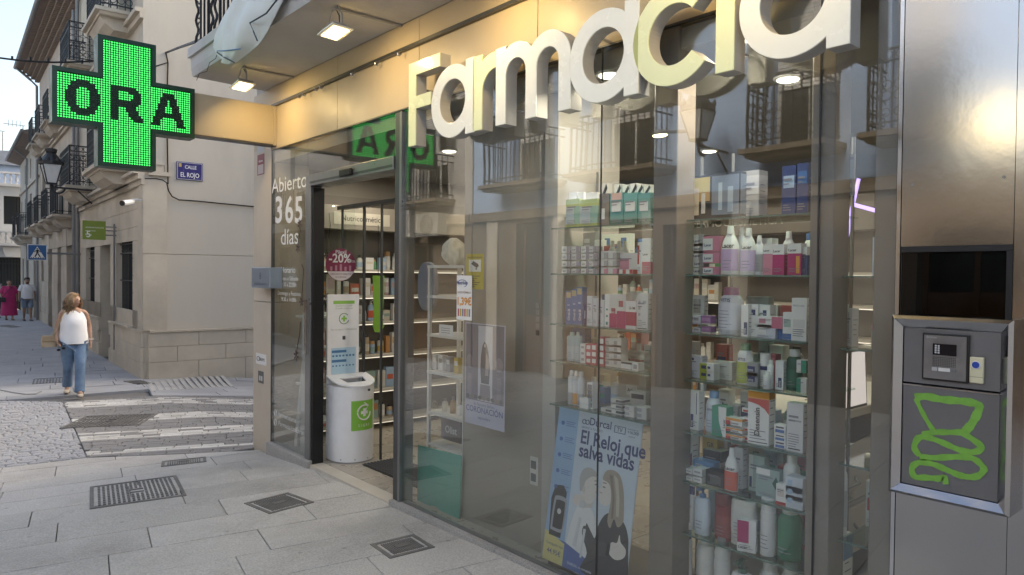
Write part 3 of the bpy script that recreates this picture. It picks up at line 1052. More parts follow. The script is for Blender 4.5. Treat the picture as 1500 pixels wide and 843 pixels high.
def window(parent, fr, a0, a1, c0, c1, depth=.22, grille=True, door=False, mat=None, name=None):
    """recessed opening: frame, panes and, where there is one, an iron grille"""
    b = -depth
    f = .06
    w_ = MB(fr)
    w_.box(a0, a0+f, b-.05, b, c0, c1).box(a1-f, a1, b-.05, b, c0, c1).box(a0+f, a1-f, b-.05, b, c1-f, c1).box(a0+f, a1-f, b-.05, b, c0, c0+f)
    w_.box((a0+a1)/2-f/2, (a0+a1)/2+f/2, b-.05, b-.002, c0+f, c1-f)
    fo = obj(name or ('door' if door else 'window'), w_, mat or m_wood, parent)
    for x0, x1 in ((a0+f, (a0+a1)/2-f/2), ((a0+a1)/2+f/2, a1-f)):
        if door and not name:
            obj('panel', MB(fr).box(x0, x1, b-.045, b-.02, c0+f, c0+(c1-c0)*.45), mat or m_wood, fo)
            obj('pane', MB(fr).box(x0, x1, b-.04, b-.03, c0+(c1-c0)*.45, c1-f), m_dglass, fo)
        else:
            obj('pane', MB(fr).box(x0, x1, b-.04, b-.03, c0+f, c1-f), m_dglass, fo)
    if grille:
        g_ = MB(fr)
        n = max(4, int((a1-a0)/.13))
        for i in range(1, n):
            x = a0+(a1-a0)*i/n
            g_.box(x-.009, x+.009, -.09, -.072, c0+.01, c1-.01)
        for z in (c0+.15, (c0+c1)/2, c1-.15, c1-.35):
            g_.box(a0+.005, a1-.005, -.07, -.052, z-.012, z+.012)
        for i in range(n):
            x = a0+(a1-a0)*(i+.5)/n
            g_.tube([(x+.04*math.cos(t*.6), -.08, c1-.25+.06*math.sin(t*.6)) for t in range(11)], .005, n=4)
        obj('grille', g_, m_iron2, fo, kind='stuff')
    return fo
def balcony(parent, fr, a0, a1, z, dep=.6, h=1.0, ornate=True, mat=None, under=True, dens=.13, panel=False):
    mat = mat or m_ash
    s = MB(fr).box(a0-.1, a1+.1, 0, dep+.08, z-.07, z)
    so_ = obj('balcony', s, mat, parent)
    obj('moulding', MB(fr).taper(a0-.02, a1+.02, 0, dep, z-.13, z-.071, -.04, -.0), mat, so_)
    if under:
        u_ = MB(fr)
        pr = [(0, z-.36), (dep*.55, z-.36), (dep*.82, z-.25), (dep*.95, z-.131), (0, z-.131)]
        u_.prism(pr, a0+.12, a1-.12, axis='a')
        obj('corbel', u_, mat, so_)
    r = MB(fr)
    b = dep-.02
    n = max(3, int((a1-a0)/dens)); nd = max(2, int(dep/dens))
    def post(a, bb, w=.008):
        r.box(a-w, a+w, bb-w, bb+w, z, z+h-.02)
    for i in range(n+1):
        post(a0+(a1-a0)*i/n, b, .016 if i in (0, n) else .009)
    for sgn in (a0, a1):
        for i in range(1, nd):
            post(sgn, b*i/nd)
    for zz, w in ((z+h-.02, .022), (z+h-.16, .010), (z+.10, .012)):
        r.box(a0-w, a1+w, b-w, b+w, zz-.010, zz+.012)
        for sgn in (a0, a1):
            r.box(sgn-w, sgn+w, 0, b-w-.001, zz-.010, zz+.012)
    if ornate:
        for i in range(n):
            x = a0+(a1-a0)*(i+.5)/n
            for zz, rr in ((z+h-.09, .05), (z+h*.55, .06), (z+h*.42, .06), (z+.22, .05)):
                r.tube([(x+rr*math.cos(t*.7), b, zz+rr*math.sin(t*.7)) for t in range(10)], .007, n=4, closed=False)
        for sgn in (a0, a1):
            for i in range(nd):
                y_ = b*(i+.5)/nd
                for zz, rr in ((z+h-.09, .06), (z+h*.72, .07), (z+h*.55, .09), (z+h*.38, .09), (z+.2, .06)):
                    r.tube([(sgn, y_+rr*math.cos(t*.7), zz+rr*math.sin(t*.7)) for t in range(10)], .008, n=4)
    obj('railing', r, m_iron2, so_, kind='stuff')
    if panel:
        obj('privacy_screen', MB(fr).box(a0+.03, a1-.03, b-.05, b-.03, z+.03, z+h-.05), M('grey_screen', (.13, .13, .14), .8), so_)
    return so_

# ---------------- corner house
hb = thing('corner_house', 'beige stone corner house with iron balconies and a grey rendered side wall', 'building', CB)
ops0 = [(.97, 2.74, .61, 2.47), (3.50, 4.90, -.6, 2.44), (5.73, 7.21, .66, 2.42)]
ops1 = [(1.2, 2.5, 3.78, 6.15), (5.8, 7.1, 3.78, 6.15), (1.2, 2.5, 6.98, 9.2), (5.8, 7.1, 6.98, 9.2)]
obj('wall', wall(st, 0.0, 8.4, -.9, 10.6, ops0+ops1), m_ash, hb)
# ashlar facing of the ground floor, course by course
cz = [.60, .95, 1.30, 1.65, 2.0, 2.35, 2.62, 2.97, 3.30]
for c, d in zip(cz, cz[1:]):
    for a, b, _, _ in cells(0.42, 8.3, c, d, [o for o in ops0 if o[2] < (c+d)/2 < o[3]]):
        k = max(1, round((b-a)/.95))
        for i in range(k):
            obj('ashlar_block', MB(st).box(a+(b-a)*i/k+.004, a+(b-a)*(i+1)/k-.004, .001, .022, c+.004, d-.004), m_ash, hb)
# plinth blocks on both faces
for fr, a0, a1, ops in ((st, .0, 8.3, ops0), (sd, .06, 7.0, [])):
    for k, (c, d) in enumerate(((-.55, -.02), (-.02, .28), (.28, .56))):
        a = a0-(.4 if k % 2 else 0)
        while a < a1:
            b = min(a+.92, a1)
            aa = max(a, a0)
            if b-aa > .05 and not any(o[0] < (aa+b)/2 < o[1] and o[2] < .2 for o in ops):
                for o in ops:
                    if o[2] < .2:
                        if aa < o[0] < b: b = o[0]
                        if aa < o[1] < b: aa = o[1]
                obj('plinth_block', MB(fr).box(aa+.003, b-.003, .001, .06, c+.003, d-.003), m_ash, hb, bevel=.006, seg=1)
            a += .92
    obj('plinth_cap', MB(fr).box(a0 if fr is st else .085, 3.49 if fr is st else 7.0, .0, .085, .561, .60), m_ash, hb)
obj('plinth_cap', MB(st).box(4.91, 8.3, .0, .085, .561, .60), m_ash, hb)
# side wall with corner pier
obj('side_wall', MB(sd).box(.36, 7, -.4, -.001, -.9, 2.075), m_side, hb)
obj('side_wall', MB(sd).box(.36, 7, -.4, -.001, 2.085, 10.6), m_side, hb)
obj('corner_pier', MB(sd).box(-.022, .40, .0, .035, .60, 2.075), m_ash, hb)
obj('corner_pier', MB(sd).box(-.022, .40, .0, .035, 2.085, 3.58), m_ash, hb)
obj('corner_pier', MB(sd).box(-.022, .36, .0, .02, 3.80, 10.4), m_side, hb)
obj('corner_pier', MB(st).box(-.02, .41, .001, .035, .60, 3.58), m_ash, hb)
# string course and cornice
cn = MB(st)
for b, c, d in ((.06, 3.40, 3.50), (.12, 3.50, 3.60), (.20, 3.60, 3.66), (.10, 3.66, 3.74)):
    cn.box(-.06, 8.4, .0, b, c, d-.0005)
obj('string_course', cn, m_ash, hb)
obj('string_course', MB(sd).box(.065, .45, .0, .09, 3.583, 3.66), m_ash, hb)
cn = MB(st)
for b, c, d in ((.08, 6.55, 6.66), (.16, 6.66, 6.74)):
    cn.box(-.03, 8.4, .0, b, c, d-.0005)
obj('string_course', cn, m_ash, hb)
window(hb, st, *ops0[0], mat=m_iron2)
window(hb, st, 3.5, 4.9, -.35, 2.44, depth=.3, grille=False, door=True)
window(hb, st, *ops0[2], mat=m_iron2)
obj('window_sill', MB(st).box(.9, 2.8, .0, .12, .601, .63), m_ash, hb)
for o in ops1:
    window(hb, st, *o, depth=.2, grille=False, door=True, mat=P((.07, .10, .10), .5))
for a0, a1 in ((1.02, 2.66), (5.6, 7.3)):
    balcony(hb, st, a0, a1, 3.86)
    balcony(hb, st, a0, a1, 6.92)
    for z in (6.2, 9.25):
        obj('lintel', MB(st).box(a0+.05, a1-.05, .0, .05, z, z+.22), m_ash, hb)
obj('downpipe', MB(st).tube([(8.3, .08, -.3), (8.3, .08, 10.2)], .05, n=8), m_gutter, hb)
obj('roof', MB(st).box(-.4, 8.5, -8, .5, 10.6, 10.75), m_tile, hb)
# cables on the side wall
cb_ = MB()
def wv(px, py, off=.03):
    return onp(px, py, CB-U*off, V)
pts = [wv(*p) for p in ((212, 262), (228, 262), (238, 264), (244, 268), (247, 280), (252, 288), (262, 293), (290, 295), (330, 299), (372, 303), (420, 308))]
cb_.tube(pts, .013, n=6)
obj('cable', cb_, m_black, hb)
cb_ = MB().tube([wv(*p) for p in ((243, 78), (246, 92), (245, 130), (245, 200), (246, 270))], .014, n=6)
obj('cable', cb_, m_black, hb)
cb_ = MB().tube([wv(*p) for p in ((246, 92), (232, 96), (216, 102), (205, 108))], .01, n=5)
obj('cable', cb_, m_black, hb)

# ---------------- street name plate
sg = thing('street_sign', 'blue enamel street name plate CALLE EL ROJO on the rendered side wall', 'sign', sd(.815, .02, 3.55))
obj('plate', MB(sd).box(.57, 1.06, .0, .022, 3.55, 3.905), M('navy_enamel', (.045, .04, .17), .25, var=.05), sg, bevel=.006)
fm = MB(sd)
for a0, a1, c0, c1 in ((.585, 1.045, 3.562, 3.568), (.585, 1.045, 3.886, 3.892), (.585, .591, 3.569, 3.885), (1.039, 1.045, 3.569, 3.885)):
    fm.box(a0, a1, .0225, .025, c0, c1)
wt = P((.78, .78, .75), .4)
obj('border', fm, wt, sg)
obj('lettering', text('CALLE', .095, sd(.83, .0225, 3.775), V, UZ, bold=.012, wide=.8), wt, sg)
obj('lettering', text('EL ROJO', .125, sd(.815, .0225, 3.61), V, UZ, bold=.014, wide=.75), wt, sg)
obj('emblem', MB(sd).box(.61, .66, .0225, .0245, 3.80, 3.87), P((.45, .33, .12), .5), sg)

# ---------------- cctv camera
p = onp(190, 297, CB-V*.25, U)
cv = thing('security_camera', 'small white security camera on the corner of the stone house', 'camera', p)
wm = P((.72, .72, .70), .4)
obj('body', MB().tube([p+Vector((-.14, -.10, -.03)), p+Vector((.06, .06, .02))], .055, n=10), wm, cv, smooth=50)
obj('bracket', MB().tube([p+Vector((.0, .02, .04)), p+Vector((.14, .06, .07)), p+Vector((.27, .07, .05))], .02, n=6), wm, cv)
obj('lens_hood', MB().tube([p+Vector((-.16, -.115, -.034)), p+Vector((-.141, -.101, -.03))], .05, n=10), P((.03, .03, .03), .3), cv)

# ---------------- green flag sign on brackets
gy = 17.6
q0, q1 = on_y(121, 323, gy), on_y(155, 352, gy)
gs = thing('hanging_sign', 'olive green square sign projecting from the corner house front', 'sign', ((q0.x+q1.x)/2, gy, q1.z))
obj('panel', MB().box(q0.x, q1.x, gy, gy+.04, q1.z, q0.z), M('olive_green', (.20, .27, .045), .5), gs, bevel=.004)
wx = 3.70
br = MB()
for z in (q0.z-.12, q0.z-.2, q0.z-.3):
    br.tube([(q1.x, gy+.02, z), (wx, gy+.02, z)], .014, n=6)
br.tube([(wx-.06, gy+.02, q0.z-.05), (wx-.06, gy+.02, .0)], .02, n=6)
obj('bracket', br, m_gutter, gs, kind='stuff')
for i, (s_, z_, h_) in enumerate((('ADMINISTRACIÓN', .16, .042), ('DE LOTERÍA', .23, .036), ('Rioja', .32, .06))):
    obj('lettering', text(s_, h_, (q0.x+.05, gy-.001, q0.z-z_), PX, UZ, align='LEFT'), wt, gs)
obj('emblem', text('5', .2, (q0.x+.06, gy-.001, q1.z+.05), PX, UZ, align='LEFT', bold=.01), wt, gs)

# ---------------- zebra crossing sign
yk = 23.0
q0, q1 = on_y(40, 358, yk), on_y(69, 382, yk)
zs = thing('crossing_sign', 'blue square pedestrian crossing sign up the street', 'sign', ((q0.x+q1.x)/2, yk, q1.z))
wd, hd_ = q1.x-q0.x, q0.z-q1.z
def zf(a, b, c): return Vector((q0.x+a*wd, yk-b, q1.z+c*hd_))
obj('plate', MB(zf).box(0, 1, -.03, 0, 0, 1), P((.62, .64, .66), .4), zs)
obj('blue_field', MB(zf).box(.05, .95, .0005, .004, .05, .95), P((.02, .11, .30), .4), zs)
obj('triangle', MB(zf).prism([(.12, .14), (.88, .14), (.5, .88)], .0045, .006), wt, zs)
bk = P((.015, .015, .018), .5)
wk = MB(zf)
wk.prism([(.46, .70), (.54, .70), (.54, .76), (.46, .76)], .0065, .0075)
wk.prism([(.44, .45), (.56, .45), (.57, .68), (.45, .68)], .0065, .0075)
wk.prism([(.44, .44), (.52, .44), (.42, .22), (.35, .22)], .0065, .0075)
wk.prism([(.50, .438), (.565, .438), (.67, .22), (.60, .22)], .0065, .0075)
wk.prism([(.44, .66), (.44, .59), (.36, .50), (.33, .53)], .0065, .0075)
wk.prism([(.571, .66), (.571, .59), (.65, .50), (.68, .53)], .0065, .0075)
obj('walking_figure', wk, bk, zs, kind='stuff')
st_ = MB(zf)
for i in range(6):
    a = .16+i*.12
    st_.prism([(a, .145), (a+.05, .145), (a+.065, .20), (a+.015, .20)], .008, .009)
obj('stripes', st_, bk, zs, kind='stuff')
obj('bracket', MB().tube([((q0.x+q1.x)/2, yk+.05, q1.z+.2), (4.0, yk+.05, q1.z+.2)], .025, n=6), m_gutter, zs)

# ---------------- second house up the street
h2 = thing('stone_house', 'tall old stone house with brick eaves and rain gutter beyond the corner house', 'building', st(13.8, 0, -.3))
o2 = [(9.7, 11.2, -.6, 2.9), (12.6, 13.5, -.6, 2.6), (15.2, 16.4, -.6, 2.7), (18.0, 19.0, .9, 2.5),
      (9.6, 10.8, 3.4, 5.6), (12.2, 13.4, 3.4, 5.6), (15.0, 16.2, 3.4, 5.6), (17.6, 18.8, 3.4, 5.6),
      (9.6, 10.8, 6.6, 8.6), (12.2, 13.4, 6.6, 8.6), (15.0, 16.2, 6.6, 8.6), (17.6, 18.8, 6.6, 8.6)]
obj('wall', wall(st, 8.42, 19.8, -.9, 6.2, o2), m_ash2, h2)
obj('upper_wall', wall(st, 8.42, 19.8, 6.2, 10.2, o2), m_pink, h2)
for o in o2:
    window(h2, st, *o, depth=.25, grille=o[2] > .5 and o[2] < 1, door=o[2] < 0, mat=m_wood)
cn = MB(st)
for b, c, d in ((.08, 6.1, 6.2), (.14, 6.2, 6.27)):
    cn.box(8.42, 19.8, .0, b, c, d-.0005)
obj('string_course', cn, m_ash2, h2)
for z0, z1 in ((-.5, .1), (.1, .7), (.7, 1.3), (1.3, 1.9), (1.9, 2.5), (2.5, 3.1)):
    for a, b, _, _ in cells(8.5, 19.8, z0, z1, [o for o in o2 if o[2] < (z0+z1)/2 < o[3]]):
        k = max(1, round((b-a)/1.0))
        for i in range(k):
            obj('ashlar_block', MB(st).box(a+(b-a)*i/k+.006, a+(b-a)*(i+1)/k-.006, .001, random.uniform(.02, .035), z0+.006, z1-.006), m_ash2, h2)
for i, a in enumerate((9.6, 12.2, 15.0, 17.6)):
    balcony(h2, st, a-.1, a+1.3, 3.38, dep=.5, ornate=False, mat=m_ash2, panel=i in (0, 1, 3), under=True)
    balcony(h2, st, a-.1, a+1.3, 6.55, dep=.45, ornate=i == 0, mat=m_ash2)
for b, c, d in ((.15, 9.4, 9.5), (.28, 9.5, 9.6), (.42, 9.6, 9.7), (.56, 9.7, 9.8)):
    cr_ = MB(st)
    a = 8.4
    while a < 19.9:
        cr_.box(a, a+.16, .0, b, c, d-.002)
        a += .2
    obj('eave_bricks', cr_, M('eave_brick', (.25, .195, .16), .85, var=.15, vs_=6, world=True), h2, kind='stuff')
obj('eaves', MB(st).prism([(0, 9.8), (.75, 9.8), (.75, 9.9), (-6, 12.2), (-6, 10.2), (0, 10.2)], 8.3, 19.95, axis='a'), m_tile, h2)
obj('gutter', MB(st).tube([(8.3, .80, 9.87), (19.95, .80, 9.87)], .075, n=8), m_gutter, h2)
obj('downpipe', MB(st).tube([(19.7, .80, 9.83), (19.7, .35, 9.45), (19.7, .10, 9.2), (19.7, .10, -.3)], .05, n=8), m_gutter, h2)
obj('downpipe', MB(st).tube([(8.9, .10, 9.2), (8.9, .10, -.3)], .05, n=8), m_gutter, h2)

# ---------------- third house
h3 = thing('low_stone_house', 'lower buff stone house before the end of the street', 'building', st(24.5, 0, -.3))
o3 = [(21.5, 22.6, -.6, 2.5), (25.0, 26.2, -.6, 2.6), (27.6, 28.5, .7, 2.3), (20.8, 21.7, 3.4, 5.2), (23.4, 24.3, 3.4, 5.2), (26.2, 27.1, 3.4, 5.2), (28.6, 29.3, 3.4, 5.2),
      (21.0, 21.6, 5.9, 6.8), (23.6, 24.2, 5.9, 6.8), (26.4, 27.0, 5.9, 6.8)]
obj('wall', wall(st, 19.85, 29.8, -.9, 7.3, o3), m_ash3, h3)
for o in o3:
    window(h3, st, *o, depth=.2, grille=False, door=o[2] < 0, mat=m_wood)
for a in (23.2, 26.0):
    balcony(h3, st, a, a+1.3, 3.3, dep=.5, ornate=False, mat=m_ash3, panel=True)
obj('string_course', MB(st).box(19.85, 29.8, .0, .07, 5.55, 5.65), m_ash3, h3)
obj('eaves', MB(st).prism([(0, 7.15), (.55, 7.3), (.55, 7.4), (-6, 9.4), (-6, 7.5), (0, 7.45)], 19.85, 29.9, axis='a'), m_tile, h3)
obj('gutter', MB(st).tube([(19.85, .6, 7.38), (29.9, .6, 7.38)], .06, n=8), m_gutter, h3)
obj('downpipe', MB(st).tube([(24.9, .55, 7.3), (24.9, .08, 6.9), (24.9, .08, -.3)], .045, n=8), m_gutter, h3)

# ---------------- white house closing the street
ye_ = 46.0
eh = thing('white_house', 'white house with balustrades closing the end of the street', 'building', (4, ye_, -.4))
ef = frame((0, ye_, 0), (1, 0, 0), (0, -1, 0))
oe = [(4.30, 5.6, 4.15, 5.65), (1.2, 2.5, 4.15, 5.65), (2.0, 5.2, -.6, 2.4), (-2, -.7, 4.15, 5.65)]
obj('wall', wall(ef, -8, 14, -.9, 6.25, oe), m_white, eh)
for o in oe:
    window(eh, ef, *o, depth=.2, grille=o[2] < 0, door=False, mat=P((.03, .03, .033), .5))
obj('string_course', MB(ef).box(-8, 14, .0, .18, 6.15, 6.3), m_white, eh)
obj('cornice', MB(ef).box(-8, 14, .0, .30, 2.95, 3.15), m_white, eh)
def balustrade(parent, fr, a0, a1, z, h, b):
    r = obj('balustrade_rail', MB(fr).box(a0, a1, b-.12, b+.12, z+h-.1, z+h), m_white, parent)
    a = a0+.12
    while a < a1:
        bb = MB()
        c = fr(a, b, 0)
        bb.lathe([(.06, z), (.06, z+.05), (.035, z+.09), (.085, z+.22), (.06, z+.34), (.035, z+h-.18), (.06, z+h-.14), (.06, z+h-.1)], c.x, c.y, n=8)
        obj('baluster', bb, m_white, r, smooth=50)
        a += .26
balustrade(eh, ef, 2.4, 8.6, 6.3, .62, .05)
balustrade(eh, ef, 3.2, 6.4, 3.15, .62, .55)
obj('balcony_slab', MB(ef).box(3.0, 6.6, .0, .7, 3.0, 3.148), m_white, eh)
obj('keystone', MB(ef).prism([(4.35, 2.42), (4.85, 2.42), (5.0, 2.94), (4.2, 2.94)], .0, .2), m_white, eh)
bh = thing('blue_roofed_house', 'bluish house wall and sloping roof behind the balustrade', 'building', (3, 53, -.4))
obj('wall', MB().box(-6, 14, 53, 60, -.5, 8.1), M('bluish_render', (.37, .44, .56), .8, var=.06, vs_=.5, world=True), bh)
rf = MB()
rf.prism([(-6, 8.1), (14, 8.1), (14, 9.7), (-2, 8.35)], 52.7, 60.2)
obj('roof', rf, M('slate_roof', (.23, .25, .29), .8, var=.1, world=True), bh)
for px, py0, py1, lb in ((4, 192, 235, 'thin roof antenna at the left edge above the white house'), (34, 184, 232, 'thin roof antenna above the low stone house gutter')):
    b0 = on_y(px, py1, 53.2); t0 = on_y(px, py0, 53.2)
    an = thing('roof_antenna', lb, 'antenna', b0)
    obj('mast', MB().tube([b0, t0], .035, n=5), m_gutter, an)
    for k in range(4):
        z = t0.z-.1-k*.05
        obj('rod', MB().tube([(b0.x-.75+.2*k, 53.2, t0.z-.15), (b0.x-.75+.2*k, 53.2, t0.z-.15+.4)], .018, n=4), m_gutter, an)
    obj('boom', MB().tube([(b0.x-1.0, 53.2, t0.z-.02), (b0.x+.1, 53.2, t0.z-.02)], .025, n=4), m_gutter, an)

# ---------------- overhead cable
ca_ = MB()
A, B = on_y(-40, 79, 19.0), on_y(146, 89, 19.0)
ca_.tube([A+(B-A)*(i/10)+Vector((0, 0, -.10*math.sin(math.pi*i/10))) for i in range(11)], .022, n=5)
ov = obj('overhead_cable', ca_, m_black, label='black overhead cable crossing the street left of the green cross', cat='cable')
for k in range(6):
    p = A+(B-A)*(.15+k*.14)+Vector((0, 0, -.06))
    obj('cable_tie', MB().box(p.x-.02, p.x+.02, p.y-.03, p.y+.03, p.z-.03, p.z+.05), m_black, ov)
ca_ = MB().tube([on_y(242, 78, 15.1), on_y(262, 70, 12.5), on_y(285, 62, 9.6), on_y(305, 55, 8)], .02, n=5)
obj('wall_cable', ca_, m_black, label='black cable running from the corner house to the balcony', cat='cable')

# ---------------- lanterns
def lantern(label, base, out, s=1.0):
    """four-sided glass street lantern on a scrolled wall bracket; base = wall point, out = direction of the arm"""
    out = Vector(out).normalized()
    t = thing('wall_lantern', label, 'street lamp', base, group='wall lanterns along the street')
    c = base+out*.85*s
    def fr(a, b, z): return c+Vector((a, b, z))*s
    gp = [(.10, -.0), (.20, .42)]
    gl_ = MB(fr).add([(sx*.095, sy*.095, .0) for sx, sy in ((-1, -1), (1, -1), (1, 1), (-1, 1))]+[(sx*.19, sy*.19, .42) for sx, sy in ((-1, -1), (1, -1), (1, 1), (-1, 1))],
                     [(0, 1, 5, 4), (1, 2, 6, 5), (2, 3, 7, 6), (3, 0, 4, 7), (0, 3, 2, 1)])
    obj('glass', gl_, M('frosted_lantern_glass', (.62, .64, .66), .3, var=.05), t)
    fr_m = MB(fr)
    for sx, sy in ((-1, -1), (1, -1), (1, 1), (-1, 1)):
        fr_m.tube([(sx*.098, sy*.098, -.01), (sx*.195, sy*.195, .43)], .014, n=4)
    fr_m.box(-.11, .11, -.11, .11, -.04, -.005)
    obj('frame', fr_m, m_iron2, t, kind='stuff')
    cp = MB(fr)
    cp.lathe([(.27, .43), (.27, .50), (.20, .56), (.13, .66), (.10, .70), (.12, .74), (.13, .80), (.09, .82), (.02, .83)], 0, 0, n=8)
    obj('cap', cp, m_iron2, t)
    for k in range(8):
        a = R(45*k+22)
        obj('crown_point', MB(fr).lathe([(.035, .50), (.035, .54), (.005, .60)], .25*math.cos(a), .25*math.sin(a), n=5), m_iron2, t)
    ar = MB()
    sd_ = out
    pts = []
    for i in range(15):
        th = R(180+180*i/14)
        pts.append(c+Vector((0, 0, -.10*s))+sd_*(-.16*s)*(1-math.cos(th+math.pi))*.5*2*-0 + sd_*(-.14*s+.14*s*math.cos(th))+Vector((0, 0, .14*s*math.sin(th))))
    ar.tube(pts+[base+Vector((0, 0, -.12*s))], .022*s, n=6)
    ar.tube([base+Vector((0, 0, -.45*s)), base+out*.3*s+Vector((0, 0, -.15*s))], .016*s, n=5)
    ar.tube([c+Vector((0, 0, -.10*s)), c+Vector((0, 0, -.02*s))], .03*s, n=6)
    obj('bracket', ar, m_iron2, t, kind='stuff')
    return t
pl = onp(75, 268, CB-V*1.0, U)
lantern('black framed street lantern on a wall bracket left of the balcony', pl+V*.85, -V, 1.0)

# ---------------- houses on the camera's side of the street (seen in the glass)
of = frame((-3.9, 0, 0), (0, 1, 0), (1, 0, 0))
m_opp = M('pale_blue_white_stucco', (.38, .53, .80), .85, var=.05, vs_=.6, stain=.2, ss=.4, world=True)
m_opplow = M('warm_grey_base_render', (.21, .175, .14), .85, var=.06, vs_=.7, stain=.3, ss=.5, world=True)
m_opp2 = M('sand_stucco', (.50, .50, .51), .85, var=.06, vs_=.6, stain=.3, ss=.4, world=True)
m_dbrown = M('brown_wood_door', (.13, .075, .045), .5, var=.2, vs_=3, stretch=(8, 8, 1))
m_blind = M('white_roller_blind', (.55, .56, .57), .6, var=.04)
def opp_house(name, label, y0, y1, top, mlow, mup, ops, zsplit=3.0):
    t = thing(name, label, 'building', (-3.9, (y0+y1)/2, 0))
    obj('ground_floor_wall', wall(of, y0, y1, -.6, zsplit, [o for o in ops if o[2] < zsplit]), mlow, t)
    obj('upper_wall', wall(of, y0, y1, zsplit, top, [o for o in ops if o[2] >= zsplit]), mup, t)
    obj('string_course', MB(of).box(y0, y1, .0, .10, zsplit-.12, zsplit+.06), mlow, t)
    for o in ops:
        if o[2] < zsplit:
            window(t, of, *o[:4], depth=.2, grille=False, door=True, mat=m_dbrown)
        else:
            f_ = window(t, of, *o[:4], depth=.2, grille=False, door=False, mat=P((.5, .5, .5), .5))
            sl = MB(of)
            z = o[3]-.05
            while z > o[3]-(o[3]-o[2])*.62:
                sl.box(o[0]+.03, o[1]-.03, -.19, -.165, z-.05, z-.006)
                z -= .055
            obj('blind', sl, m_blind, f_, kind='stuff')
    obj('roof', MB(of).box(y0-.1, y1+.1, -6, .45, top, top+.25), m_tile, t)
    return t
oa = opp_house('facing_house', 'pale blue white house mirrored in the shop window', -9, 12.45, 9.3, m_opplow, m_opp,
               [(10.0, 11.0, -.6, 2.8), (6.2, 7.3, -.6, 2.6), (2.2, 3.4, .9, 2.4), (-1.0, .6, -.6, 2.5),
                (9.95, 11.15, 3.55, 6.0), (7.5, 8.6, 3.55, 6.0), (4.4, 5.4, 3.6, 6.0), (2.95, 3.75, 3.6, 6.0), (-.5, .6, 3.6, 6.0),
                (9.95, 11.15, 6.9, 8.6), (7.5, 8.6, 6.9, 8.6), (4.3, 5.3, 6.9, 8.6), (2.0, 3.0, 6.9, 8.6)])
for y0, y1, orn in ((9.65, 11.4, False), (7.15, 8.95, False), (4.4, 5.45, True), (2.95, 3.8, True), (-.7, .8, True)):
    balcony(oa, of, y0, y1, 3.55, dep=.55, h=1.0, ornate=orn, mat=m_opplow, under=False)
for y_, w_, c_ in ((11.55, .35, (.55, .52, .47)), (9.55, .30, (.50, .47, .43)), (5.7, .28, (.55, .52, .47)), (3.9, .25, (.45, .42, .38)), (1.5, .3, (.5, .47, .42)), (7.5, .2, (.5, .47, .42))):
    obj('pilaster', MB(of).box(y_, y_+w_, .001, .06, -.3, 2.87), P(c_, .8), oa)
obj('shop_shutter', MB(of).box(4.25, 5.6, .001, .02, -.2, 2.4), P((.10, .09, .085), .6), oa)
obj('brick_base', MB(of).box(7.4, 9.6, .001, .04, -.2, 1.45), M('facing_brick', (.36, .26, .19), .85, var=.25, vs_=14, world=True), oa)
ob = opp_house('facing_sand_house', 'sand coloured house next to the pale blue one across the street', 12.5, 34, 8.6, m_opplow, m_opp2,
               [(14.0, 15.1, -.6, 2.5), (18, 19.2, -.6, 2.6), (22, 23.4, -.6, 2.6), (13.4, 14.6, 3.5, 5.7), (17.0, 18.2, 3.5, 5.7), (21, 22.2, 3.5, 5.7)])
for y0 in (13.2, 16.8, 20.8):
    balcony(ob, of, y0, y0+1.7, 3.45, dep=.5, ornate=False, mat=m_opplow, under=False)
for i, y in enumerate((13.35, 14.5)):
    ac = thing('air_conditioner', ('grey', 'white')[i]+' air conditioner box mounted above the door across the street', 'air conditioner', of(y+.4, .2, 2.62))
    obj('casing', MB(of).box(y, y+.85, .05, .35, 2.62, 3.16), P((.5, .5, .5) if i else (.33, .34, .35), .5), ac, bevel=.01)
    c = of(y+.42, .352, 2.89)
    fn = MB()
    for r_ in (.06, .12, .18, .22):
        fn.tube([(c.x, c.y+r_*math.cos(R(t*20)), c.z+r_*math.sin(R(t*20))) for t in range(18)], .008, n=4, closed=True)
    obj('fan_grille', fn, m_black, ac, kind='stuff')
lantern('wall lantern on the house facing the shop window', of(6.1, 0, 3.75), (1, 0, 0), .95)
# lit wall lamp across the street, mirrored as a glow in the steel
wl = thing('wall_lamp', 'lit warm globe lamp on the wall facing the steel cladding', 'lamp', of(2.55, .2, 3.3))
pw_ = of(2.45, .3, 3.5)
obj('globe', MB().ell(pw_, .26, .26, .26), EM('warm_globe', (1.0, .86, .55), 1.5), wl, smooth=60)
obj('arm', MB().tube([of(2.45, 0, 3.7), of(2.45, .3, 3.82), of(2.45, .3, 3.72)], .015, n=6), m_iron2, wl)
ll = thing('arm_lamp', 'lit street light on a curved arm across the street', 'street lamp', of(6.9, 0, 3.9))
obj('arm', MB().tube([of(6.55, 0, 3.8), of(6.6, .35, 4.0), of(6.8, .6, 3.98)], .03, n=6), m_gutter, ll)
obj('head', MB().ell(of(6.88, .66, 3.97), .09, .16, .05), m_gutter, ll, smooth=60)
obj('lens', MB().ell(of(6.88, .66, 3.93), .07, .13, .03), EM('warm_lens', (1.0, .88, .5), 12.0), ll, smooth=60)

